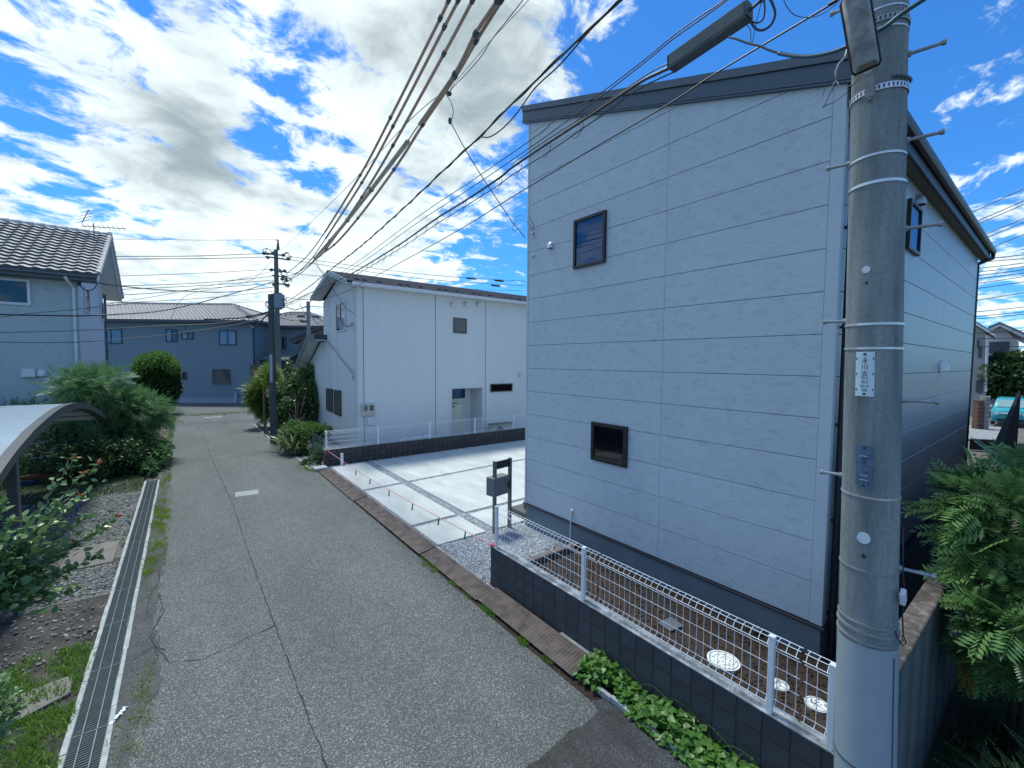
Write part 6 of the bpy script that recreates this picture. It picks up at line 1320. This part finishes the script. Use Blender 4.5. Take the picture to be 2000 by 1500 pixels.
def tri_fix(F_): 
    out = []
    for f in F_:
        if f[2] == f[3]: out.append((f[0], f[1], f[2]))
        else: out += [(f[0], f[1], f[2]), (f[0], f[2], f[3])]
    return np.array(out)
LEAF = (LEAF[0], tri_fix(LEAF[1]))
HEART = (np.array([(0, .0, 0), (.30, -.14, .06), (.50, .12, .05), (.36, .52, .0), (0, .95, -.06), (-.36, .52, 0), (-.50, .12, .05), (-.30, -.14, .06), (0, .4, -.05)], float), np.array([(8, i, i+1) for i in range(0, 7)]+[(8, 7, 0)]))
BLADE = (np.array([(-.03, 0, 0), (.03, 0, 0), (-.022, .5, .04), (.022, .5, .04), (0, 1, -.03)], float), np.array([(0, 1, 3), (0, 3, 2), (2, 3, 4)]))
STRAP = (np.array([(-.035, 0, 0), (.035, 0, 0), (-.045, .35, .16), (.045, .35, .16), (-.035, .7, .18), (.035, .7, .18), (0, 1, .02)], float), np.array([(0, 1, 3), (0, 3, 2), (2, 3, 5), (2, 5, 4), (4, 5, 6)]))
def frond(pairs, lw, ll, droop=.15, tip=.35):
    V = []; F_ = []
    for i in range(pairs):
        t = .12+.85*i/pairs; s = ll*(1-(1-tip)*(i/pairs)**1.5); z = -droop*t*t
        for sg in (1, -1):
            o_ = len(V); a = np.array([0, t, z]); d = np.array([sg*.85, .5, -.12]); d /= np.linalg.norm(d); w = np.array([-d[1]*sg, d[0]*sg, 0])*lw
            V += [a, a+d*s*.5+w, a+d*s, a+d*s*.5-w]; F_ += [(o_, o_+1, o_+2), (o_, o_+2, o_+3)]
    o_ = len(V); V += [(0, .95, -droop), (.04, 1.05, -droop), (0, 1.2, -droop*1.2)]; F_.append((o_, o_+1, o_+2)); o_ = len(V); V += [(-.008, 0, 0), (.008, 0, 0), (0, 1, -droop)]; F_.append((o_, o_+1, o_+2))
    return np.array(V, float), np.array(F_)
FERN = frond(13, .020, .26, .22); PINN = frond(6, .060, .42, .18, .8)
def crown_pts(blobs, n, hollow=.55, seed=1, noise=.25):
    """points inside a set of ellipsoids (cx,cy,cz,rx,ry,rz), denser near the skin, with outward normals"""
    g = np.random.default_rng(seed); B_ = np.array(blobs, float); w = B_[:, 3]*B_[:, 4]+B_[:, 4]*B_[:, 5]+B_[:, 3]*B_[:, 5]; idx = g.choice(len(B_), n, p=w/w.sum()); d = g.normal(size=(n, 3)); d /= np.linalg.norm(d, axis=1, keepdims=True)
    rad = hollow+(1-hollow)*g.random(n)**.6; rad *= 1+noise*(np.sin(d[:, 0]*5+idx)+np.sin(d[:, 1]*6+idx*2.1)+np.sin(d[:, 2]*5+idx))/3
    p = B_[idx, :3]+d*B_[idx, 3:]*rad[:, None]; nn = d/B_[idx, 3:]; nn /= np.linalg.norm(nn, axis=1, keepdims=True); return p, nn, g
def crown(name, blobs, n, proto, size, m_, parent, seed=1, droop=-.2, hollow=.55, label=None, noise=.25, spread=.7, kind=None, zmin=.02):
    p, nn, g = crown_pts(blobs, n, hollow, seed, noise); k = p[:, 2] > zmin; p, nn = p[k], nn[k]; n = len(p)
    ax = nn+g.normal(size=(n, 3))*spread+np.array([0, 0, droop]); V, F_ = bake(proto[0], proto[1], p, frames(ax, g.normal(size=n)*.5), size*(.65+.7*g.random(n)))
    return np_mesh(name, V, F_, m_, label, parent=parent, kind=kind)
def limbs(parent, base, blobs, r, m_, seed=1, n=8, lean=(0, 0)):
    g = random.Random(seed); top = np.mean(np.array(blobs)[:, :3], 0); b = np.array(base, float); mid = b+(top-b)*.55+np.array([g.uniform(-.1, .1), g.uniform(-.1, .1), 0])
    part('trunk', MB().tube([b, b+(mid-b)*.5+np.array([.03, -.02, 0]), mid], [r, r*.8, r*.6], 8), m_, parent, smooth=True)
    for i in range(n):
        q = blobs[i % len(blobs)]; e = np.array([q[0]+g.uniform(-.6, .6)*q[3], q[1]+g.uniform(-.6, .6)*q[4], q[2]+g.uniform(-.3, .7)*q[5]]); s = b+(mid-b)*g.uniform(.45, 1); m2 = s+(e-s)*.5+np.array([g.uniform(-.1, .1), g.uniform(-.1, .1), .08])
        part('limb', MB().tube([s, m2, e], [r*.45, r*.28, r*.08], 6), m_, parent, smooth='all')
# --- left: feathery tree behind the carport
bl = [(-2.35, 17.6, 2.45, .65, .9, .22), (-2.0, 17.8, 2.75, .65, .9, .22), (-1.35, 18.2, 2.05, .6, .9, .22), (-.85, 18.5, 1.75, .45, .7, .14), (-2.5, 17.6, 2.8, .35, .6, .12), (-.7, 18.4, 1.4, .4, .6, .14), (-2.0, 17.7, 2.1, .9, .9, .35), (-1.3, 18.0, 1.7, .85, .9, .4), (-2.4, 17.6, 1.5, .8, .9, .45), (-1.3, 18.0, 1.1, .65, .8, .5), (-1.8, 17.8, .7, .9, .8, .5)]
t = thing('feathery_tree', 'feathery-leaved green tree spreading behind the carport roof', 'tree', (-1.8, 17.9, 0)); limbs(t, (-1.8, 17.9, 0), bl, .07, K['bark'], 3, 10)
crown('crown', bl, 4600, FERN, .36, K['leaf_fern'], t, 5, -.05, .15, spread=.55)
for i, (x, y, z, rx, rz_, lb) in enumerate(((-3.3, 17.2, .75, 1.2, .9, 'dark low shrub filling the space under the carport roof'), (-4.9, 18.4, .9, 1.4, 1.1, 'dark shrub at the left edge behind the carport post'), (-2.1, 16.4, .6, .8, .65, 'dark bushy shrub behind the terracotta pots'), (-1.35, 16.8, .55, .5, .6, 'dark shrub beside the end of the drain channel'))):
    t = thing('dark_shrub', lb, 'shrub', (x, y, 0)); b_ = [(x, y, z, rx, .8, rz_), (x+.4, y+.2, z*.8, rx*.7, .7, rz_*.8)]
    limbs(t, (x, y, 0), b_, .03, K['bark'], i, 4); crown('crown', b_, 2600, LEAF, .10, K['leaf_dark'], t, 20+i, .1, .4, spread=.9)
t = thing('hedge', 'pale feathery hedge top showing above the carport roof at left', 'hedge', (-5.5, 19.4, 0)); b_ = [(-6.5+i*.9, 19.3, 1.55, .7, .5, .38+.08*(i % 2)) for i in range(5)]
part('stem', MB().tube([(-5.5, 19.4, 0), (-5.5, 19.4, 1.4)], .05, 6), K['bark'], t); crown('crown', b_, 1500, FERN, .26, K['leaf_fern'], t, 31, .2, .4)
# round clipped conifer
tc_ = G(308, 806); dd = (tc_[:2]/np.linalg.norm(tc_[:2])); tc_ = np.array([-1.36, 33.5, 0]); cz = PY(308, 750, 33.5)[2]
zt_ = PY(308, 687, 33.5)[2]; rw = (PY(356, 750, 33.5)[0]-PY(260, 750, 33.5)[0])/2; xc = PY(308, 750, 33.5)[0]
t = thing('clipped_conifer', 'rounded clipped conifer with bright green top at the lane bend', 'tree', (xc, 33.5, 0)); part('trunk', MB().tube([(xc, 33.5, 0), (xc, 33.5, 1.5)], .12, 8), K['bark'], t)
bot = .35; mid_ = (zt_+bot)/2; hh_ = (zt_-bot)/2
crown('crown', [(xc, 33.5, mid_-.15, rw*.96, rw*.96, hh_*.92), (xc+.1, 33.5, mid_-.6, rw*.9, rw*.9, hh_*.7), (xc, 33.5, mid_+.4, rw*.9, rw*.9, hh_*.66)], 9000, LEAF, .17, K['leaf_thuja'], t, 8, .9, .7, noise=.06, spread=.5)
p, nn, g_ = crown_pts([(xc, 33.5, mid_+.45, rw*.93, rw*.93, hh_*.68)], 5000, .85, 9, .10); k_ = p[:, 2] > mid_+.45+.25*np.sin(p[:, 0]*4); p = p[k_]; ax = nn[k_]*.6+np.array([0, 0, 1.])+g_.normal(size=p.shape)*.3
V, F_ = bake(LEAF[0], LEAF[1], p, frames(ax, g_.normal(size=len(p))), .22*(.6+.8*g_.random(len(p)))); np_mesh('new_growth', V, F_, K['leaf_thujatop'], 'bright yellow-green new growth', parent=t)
# low bright bush by the board fence
t = thing('low_shrub', 'low pale green shrub growing at the fence foot on lane edge', 'shrub', (-.75, 17.2, 0)); part('stem', MB().tube([(-.75, 17.2, 0), (-.7, 17.2, .4)], .02, 5), K['bark'], t); crown('crown', [(-.68, 17.2, .38, .33, .8, .42), (-.6, 18.3, .3, .26, .6, .32), (-.85, 16.2, .2, .2, .4, .22)], 1500, LEAF, .12, leafmat('leaf_lowshrub', (.06, .15, .05), (.16, .30, .10)), t, 41, .3, .3)
# --- right of the lane: lime tree, dark bush, spiky plant, low shrub
def at(px, py, Y): return PY(px, py, Y)
def blob_at(px, py, Y, rpx, rpy, ry=None):
    c = PY(px, py, Y); sc = np.linalg.norm(c-PY(px+10, py, Y))/10; sv_ = abs(PY(px, py+10, Y)[2]-c[2])/10; return (c[0], c[1], c[2], rpx*sc, ry or rpx*sc*.9, rpy*sv_)
bl = [blob_at(*q) for q in ((528, 745, 24.5, 20, 34), (512, 770, 24, 26, 34), (520, 790, 24, 28, 30), (500, 775, 24, 14, 18), (522, 728, 25, 8, 16))]
t = thing('lime_tree', 'yellow-green feathery tree leaning over the lane behind the slim pole', 'tree', tuple(G(518, 846))); b0 = G(518, 846)
part('stake', MB().tube([G(517, 847), np.array([*G(517, 847)[:2], 2.2])], .045, 8), K['stake'], t); limbs(t, b0, bl, .04, K['bark'], 6, 6); crown('crown', bl, 3600, FERN, .34, K['leaf_lime'], t, 51, -.1, .35)
bl = [blob_at(*q) for q in ((575, 775, 22.5, 42, 42), (605, 790, 21.5, 24, 44), (560, 820, 21.5, 26, 40), (590, 745, 22.5, 32, 22), (607, 735, 22, 10, 24), (565, 725, 23, 6, 20), (545, 800, 22, 14, 46), (615, 760, 22, 10, 18), (570, 850, 20.5, 30, 26))]
t = thing('broadleaf_bush', 'large dark glossy bush between the slim pole and white house', 'bush', tuple(G(580, 868))); limbs(t, G(580, 866), bl, .06, K['bark'], 9, 12); crown('crown', bl, 11000, LEAF, .15, K['leaf_camellia'], t, 61, .1, .5, spread=1.)
crown('new_growth', bl, 1100, LEAF, .15, leafmat('leaf_bush_tips', (.09, .12, .05), (.20, .20, .10)), t, 62, .2, .95, label='pale brownish shoots')
bl = [blob_at(*q) for q in ((600, 840, 16.9, 36, 14), (632, 842, 16.6, 18, 12), (605, 868, 16.4, 26, 22), (620, 890, 15.6, 16, 20), (575, 835, 17.2, 12, 14))]
t = thing('low_shrub', 'spreading fresh green shrub beside the white house corner', 'shrub', tuple(G(612, 905))); limbs(t, G(610, 900), bl, .025, K['bark'], 12, 5); crown('crown', bl, 5200, LEAF, .085, leafmat('leaf_fresh', (.05, .13, .03), (.15, .27, .06)), t, 71, .5, .45)
sp0 = G(577, 886); t = thing('strap_plant', 'clump of long arching strap leaves at the lane edge', 'plant', tuple(sp0)); g_ = np.random.default_rng(5); n = 170; an = g_.random(n)*6.283; el_ = g_.uniform(.25, 1.2, n); ax = np.stack([np.cos(an)*np.cos(el_), np.sin(an)*np.cos(el_), np.sin(el_)], 1)
pos = sp0+np.stack([g_.normal(size=n)*.16-.05, g_.normal(size=n)*.22+.15, np.full(n, .05)], 1); V, F_ = bake(STRAP[0], STRAP[1], pos, frames(ax, g_.normal(size=n)*.2), g_.uniform(.55, .95, n)); np_mesh('leaf_blades', V, F_, K['leaf_strap'], parent=t); part('root_crown', MB().sphere(sp0+np.array([0, .1, .05]), .12, 8), K['bark'], t)
t = thing('leafy_weed', 'leafy weeds at the foot of brown wall by its left end', 'weed', tuple(G(625, 915))); crown('crown', [blob_at(622, 895, 14.35, 10, 16, .15), blob_at(600, 905, 14.8, 12, 9, .2)], 900, LEAF, .07, K['leaf_dark'], t, 81, .5, .3)
# right-hand compound-leaved shrub over the concrete wall
def pp(px, py, t_): r = ray(px, py); return CAM+r*t_
bl = []
for (px, py, t_, r) in ((1905, 960, 3.9, .25), (1955, 1010, 3.7, .42), (1990, 940, 4.0, .36), (1885, 1050, 4.0, .17), (1930, 1100, 3.8, .30), (1985, 1120, 3.6, .40), (1900, 1170, 3.9, .16), (1950, 1200, 3.5, .30), (1995, 1250, 3.4, .34), (1930, 1270, 3.6, .20), (2060, 1050, 3.8, .5), (2080, 1250, 3.6, .5)):
    c = pp(px, py, t_); bl.append((c[0], c[1]-.05, c[2], r, r*.9, r*.8))
bs = np.array([5.35, .10, -.03]); t = thing('compound_leaf_shrub', 'bright green shrub of narrow paired leaflets beyond the concrete wall at right', 'shrub', tuple(bs))
for k, (x, y) in enumerate(((5.35, .10), (5.45, .16), (5.25, .02))): part('stem', MB().tube([(x, y, -.05), (x+.05, y, 1.0), (x+.12*k, y+.05*k, 2.0)], [.028, .022, .01], 7), K['bark'], t, smooth='all')
crown('crown', bl, 1900, PINN, .215, K['leaf_pinnate'], t, 91, -.25, .3, spread=.55)
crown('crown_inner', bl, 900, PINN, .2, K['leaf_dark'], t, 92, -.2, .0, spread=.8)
c = pp(1905, 1290, 3.75); crown('yellowing_leaves', [(c[0], c[1], c[2], .13, .12, .16)], 40, PINN, .14, K['leaf_yellow'], t, 93, -.3, .3, label='yellowing leaflets')
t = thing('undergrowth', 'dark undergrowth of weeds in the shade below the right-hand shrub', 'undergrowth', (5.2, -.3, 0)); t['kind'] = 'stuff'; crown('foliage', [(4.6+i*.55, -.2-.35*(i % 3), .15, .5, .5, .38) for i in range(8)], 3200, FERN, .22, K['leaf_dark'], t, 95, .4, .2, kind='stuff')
# background trees right
t = thing('round_tree', 'dark rounded garden tree behind the teal car', 'tree', tuple(PX(1965, 800, 43))); bb_ = [(lambda c, r: (c[0], c[1], c[2], r, r, r*.75))(PX(x, y, 43), r) for x, y, r in ((1965, 735, 1.6), (1950, 745, 1.2), (1985, 720, 1.2), (1975, 765, 1.1), (1950, 715, .9), (1972, 705, .8))]
limbs(t, PX(1965, 810, 43)*np.array([1, 1, 0]), bb_, .15, K['bark'], 14, 5); crown('crown', bb_, 5200, LEAF, .28, K['leaf_dark'], t, 97, .3, .6)
# --- foreground camellia-like shrub at the left, growing twigs with separate leaves
t = thing('leafy_shrub', 'near leafy shrub with red young shoots reaching in from the left', 'shrub', (-1.30, 4.3, 0)); g_ = random.Random(21); base = np.array([-1.30, 4.3, 0])
tips = [((146, 895), 3.9, 1), ((160, 925), 3.8, 1), ((190, 905), 3.9, 1), ((150, 970), 3.6, 1), ((170, 965), 3.6, 0), ((145, 1060), 3.5, 1), ((228, 1010), 3.8, 1), ((195, 1035), 3.7, 0), ((190, 1085), 3.6, 0), ((165, 1015), 3.6, 0), ((110, 985), 3.5, 0), ((90, 1030), 3.3, 0), ((60, 1010), 3.3, 0), ((45, 1060), 3.2, 0),
        ((100, 1090), 3.3, 0), ((130, 1110), 3.4, 0), ((80, 1130), 3.2, 0), ((30, 1110), 3.1, 0), ((50, 1160), 3.1, 0), ((15, 1170), 3.0, 0), ((120, 1065), 3.4, 0), ((10, 1060), 3.1, 0), ((20, 1020), 3.2, 0), ((10, 1130), 3.0, 0), ((70, 1080), 3.2, 0), ((140, 1150), 3.3, 0), ((95, 1170), 3.2, 0), ((-20, 1100), 3.0, 0), ((-30, 1040), 3.0, 0), ((-30, 1170), 2.9, 0), ((5, 985), 3.1, 0)]
lp_, la_, lr_, ra_, rp_ = [], [], [], [], []
hub = pp(-40, 1190, 3.0)
part('trunk', MB().tube([base, (base+hub)/2+np.array([.0, .05, .1]), hub], [.04, .03, .022], 8), K['bark'], t, smooth='all')
for (px, py), t_, red in tips:
    e = pp(px, py, t_); s = hub+np.array([g_.uniform(-.06, .06), g_.uniform(-.06, .06), g_.uniform(-.05, .1)]); m1 = s+(e-s)*.5+np.array([0, 0, g_.uniform(-.06, .05)]); P = [s+(m1-s)*k/5 for k in range(5)]+[m1+(e-m1)*k/6 for k in range(7)]
    part('twig', MB().tube(P, [max(.0018, .009*(1-k/12)) for k in range(len(P))], 5), K['bark'], t, smooth='all')
    for k in range(2, len(P)):
        for _ in range(3 if k < len(P)-2 else 5):
            d = (P[k]-P[k-1]); d /= np.linalg.norm(d); a = d*.7+np.array([g_.gauss(0, .6), g_.gauss(0, .6), g_.gauss(0, .45)-.1]); pos_ = P[k]+np.array([g_.uniform(-.012, .012)]*3)
            if red and k >= len(P)-1: rp_.append(pos_); ra_.append(a+np.array([0, 0, .3]))
            else: lp_.append(pos_); la_.append(a)
            if k > 4 and g_.random() < .45: q = P[k]+np.array([g_.gauss(0, .05), g_.gauss(0, .05), g_.gauss(0, .05)]); lp_.append(q); la_.append(np.array([g_.gauss(0, 1), g_.gauss(0, 1), g_.gauss(0, .5)]))
n = len(lp_); gg = np.random.default_rng(3); V, F_ = bake(LEAF[0]*np.array([1.15, 1, 1]), LEAF[1], np.array(lp_), frames(np.array(la_), gg.normal(size=n)*.7), .048+.032*gg.random(n)); np_mesh('leaves', V, F_, K['leaf_camellia'], parent=t)
n = len(rp_); V, F_ = bake(LEAF[0], LEAF[1], np.array(rp_), frames(np.array(ra_), gg.normal(size=n)*.7), .04+.02*gg.random(n)); np_mesh('young_leaves', V, F_, K['leaf_red'], 'red young leaves at the shoot tips', parent=t)
t = thing('leafy_shrub', 'dark shrub leaves poking in at the lower left corner', 'shrub', (-1.5, 4.6, 0)); c = pp(-14, 1400, 3.3); crown('crown', [(c[0], c[1], c[2], .14, .2, .25), (c[0]-.05, c[1], c[2]+.2, .1, .15, .2)], 420, LEAF, .06, K['leaf_camellia'], t, 98, .2, .1)
# --- vines at the foot of the near wall
g_ = np.random.default_rng(11); n = 1750; y = 3.08-2.1*g_.random(n); wv = np.clip((3.12-y)*1.3, .25, 1); x = 3.57-(.02+.30*wv)*g_.random(n)**.9; x = np.where(y > 2.75, 3.24+.34*g_.random(n), x); hgt = (.04+.16*g_.random(n))*(.5+.5*np.sin(y*7)*.4+.3)*np.clip((x-3.22)/.12, .35, 1)
pos = np.stack([x, y, hgt], 1); an = g_.random(n)*6.283; ax = np.stack([np.cos(an)-.35, np.sin(an)-.25, g_.normal(size=n)*.25-.1], 1)
V, F_ = bake(HEART[0], HEART[1], pos, frames(ax, g_.normal(size=n)*.35), .042+.030*g_.random(n)); np_mesh('ground_vine', V, F_, K['leaf_vine'], 'dense green heart-leaved vines sprawling along the charcoal block wall foot', 'vine', 'stuff')
mb = MB(); gr = random.Random(8); tl_ = []
for y0 in (2.72, 2.45, 2.2, 2.05, 1.85, 1.62, 1.5):
    p0 = np.array([3.5, y0, .15]); P = [p0]; d = np.array([.03, -.02, .035])
    for k in range(9): d = d+np.array([-.006 if P[-1][0] > 3.545 else .004, gr.uniform(-.02, .006), -.008+gr.uniform(-.008, .008)]); d = d/np.linalg.norm(d)*.042; P.append(np.minimum(P[-1]+d, [3.565, 9, 9]))
    mb.tube(P, .0022, 4); tl_ += P[3::2]
solo('vine_tendrils', mb, K['leaf_vine'], 'thin curling tendrils climbing the charcoal wall above the vines', 'vine')
tl_ = np.array(tl_); V, F_ = bake(HEART[0], HEART[1], tl_, frames(g_.normal(size=tl_.shape), g_.normal(size=len(tl_))), np.full(len(tl_), .022)); np_mesh('tendril_leaves', V, F_, K['leaf_vine'], 'small young leaves along the curling tendrils on charcoal wall', 'vine', 'stuff')
# --- grass
def grass(areas, n, h, m_, label, seed, name='grass', w=1.0):
    g = np.random.default_rng(seed); A_ = np.array([(a[1]-a[0])*(a[3]-a[2])*a[4] for a in areas]); idx = g.choice(len(areas), n, p=A_/A_.sum()); B_ = np.array(areas)[idx]; x = B_[:, 0]+(B_[:, 1]-B_[:, 0])*g.random(n); y = B_[:, 2]+(B_[:, 3]-B_[:, 2])*g.random(n)
    nz_ = np.sin(x*17+np.sin(y*5)*2)+np.sin(y*6.3+x*9)+np.sin(y*2.1+2)*.8+np.sin(y*15.7+x*21)*.5; k = nz_+g.normal(size=n)*.9 > -.5; x, y = x[k], y[k]; n = len(x); x = x+g.normal(size=n)*.018*np.minimum(1, (B_[k][:, 1]-B_[k][:, 0])*5); x = np.where((x > -.9) & (x < -.60) & (g.random(n) < .8), x+.2*(x > -.75)-.2*(x <= -.75), x)
    ax = np.stack([g.normal(size=n)*.55, g.normal(size=n)*.55, np.abs(g.normal(size=n))*.5+.55], 1); P0 = BLADE[0]*np.array([w*2.2, 1, 1]); V, F_ = bake(P0, BLADE[1], np.stack([x, y, np.full(n, -.005)], 1), frames(ax, g.random(n)*6.28), h*(.4+.9*g.random(n)))
    return np_mesh(name, V, F_, m_, label, 'grass', 'stuff')
grass([(-1.9, -.90, 5.9, 6.9, 1.), (-1.5, -.9, 4.0, 5.75, 1.3), (-3, -1.5, 3.5, 6.6, .8)], 22000, .085, K['grass'], 'patches of short green grass left of the drain channel', 101)
rc = random.Random(77)
clumps = [(lambda x, y, w, l: (x, x+w, y, y+l, rc.uniform(.5, 2)))(rc.uniform(-.60, -.42), rc.uniform(8.3, 18) if i % 3 else rc.uniform(8.5, 12), rc.uniform(.03, .14), rc.uniform(.08, .5)) for i in range(110)]
grass([(-.60, -.30, 4.0, 5.25, .35), (-.92, -.84, 3.8, 7, .5)]+clumps, 8500, .065, K['grass_pale'], 'yellowish grass growing between the drain channel and lane', 102, w=.9)
grass([(-.42, -.33, 5., 6.1, 1), (-.38, -.28, 9, 14, .5), (-.5, -.35, 5.4, 5.75, 1.), (-.80, -.66, 10.2, 10.7, .6), (-.4, 0, 17, 17.3, .3), (2.7, 3.1, 13.9, 14.9, .5)], 2600, .045, K['grass_pale'], 'thin weeds sprouting along the cracked lane edge', 103)
grass([(3.02, 3.16, 7.1, 7.5, .4), (3.06, 3.2, 6.0, 6.6, 1), (3.1, 3.2, 5.0, 5.6, 1), (3.12, 3.28, 4.45, 4.75, 2), (3.1, 3.26, 3.75, 3.95, 2), (3.12, 3.22, 3.35, 3.5, 1), (2.9, 3.1, 13.4, 14.4, .6)], 2600, .06, K['grass'], 'small tufts of weed along the street edge of rusty plates', 104)
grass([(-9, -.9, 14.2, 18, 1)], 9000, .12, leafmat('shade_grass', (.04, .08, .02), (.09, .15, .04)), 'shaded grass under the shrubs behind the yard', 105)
grass([(-.6, 6.5, 31.2, 31.9, 1), (-.8, -.5, 22, 31, 1)], 5000, .12, K['grass'], 'green grass line across the far end of the lane', 106)
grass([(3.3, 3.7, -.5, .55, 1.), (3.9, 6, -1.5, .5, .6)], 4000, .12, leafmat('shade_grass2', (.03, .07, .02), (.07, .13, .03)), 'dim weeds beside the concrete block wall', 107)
# --- stones
def stones(areas, n, s0, s1, m_, label, seed, z=0.0, name='gravel', flat=.6, cat='gravel'):
    g = np.random.default_rng(seed); A_ = np.array([(a[1]-a[0])*(a[3]-a[2])*a[4] for a in areas]); idx = g.choice(len(areas), n, p=A_/A_.sum()); B_ = np.array(areas)[idx]
    V0 = np.array([(-1, -.6, -.5), (1, -.7, -.5), (.8, .9, -.5), (-.9, .8, -.5), (-.55, -.5, .5), (.6, -.3, .6), (.35, .6, .45), (-.4, .45, .55)])*.5; F0 = tri_fix(np.array([(0, 3, 2, 1), (4, 5, 6, 7), (0, 1, 5, 4), (1, 2, 6, 5), (2, 3, 7, 6), (3, 0, 4, 7)]))
    x = B_[:, 0]+(B_[:, 1]-B_[:, 0])*g.random(n); y = B_[:, 2]+(B_[:, 3]-B_[:, 2])*g.random(n); sz = s0+(s1-s0)*g.random(n)**1.6; pos = np.stack([x, y, z+sz*.18], 1); ax = g.normal(size=(n, 3))*np.array([1, 1, .35])
    V, F_ = bake(V0*np.array([1, 1, flat]), F0, pos, frames(ax, g.normal(size=n)*.8), sz); return np_mesh(name, V, F_, m_, label, cat, 'stuff')
jt = [(3.46, 3.575, 3.1, 13.9, 3), (3.58, 5.44, 5.58, 6.80, 1.3), (3.56, 3.7, 5.17, 5.6, 1.3), (4.64, 4.85, 6.9, 13.9, 1.2), (3.58, 4.63, 13.88, 14.12, .7), (4.8, 12, 13.9, 14.14, .5)]
stones(jt, 30000, .012, .034, K['stone'], 'pale blue-grey crushed stone filling the joints and strip by the mailbox stand', 201, .0)
cj = [(a, a+.5, y_+sk(a)*s+.01, y_+sk(a+.5)*s+.10, 1) for y_, s in ((7.85, .12), (10.80, 1.)) for a in np.arange(3.6, 10, .5)]
stones(cj, 7000, .012, .032, K['stone'], 'crushed stone in the cross joints between parking slabs', 202, .0)
stones([(-3.5, -.92, 10.5, 14.2, 1), (-5.5, -1.2, 12, 15.5, .5), (-2.8, -.92, 8.3, 9.4, 1.4), (-2.4, -.92, 7.3, 8.3, .22), (-2.2, -.92, 6.6, 7.3, .35)], 15000, .02, .055, K['stone2'], 'loose grey gravel scattered over the yard left of the drain', 203, -.01)
stones([(-.6, -.3, 5, 14, 1), (3.0, 3.14, 4, 12, 1)], 900, .008, .022, K['stone2'], 'loose grit along both edges of the lane', 204, .006)
stones([(3.72, 5.45, .8, 5.4, 1)], 4200, .012, .045, K['soil'], 'clods of dark brown soil in the garden strip', 205, .095, name='soil_clods', cat='soil')
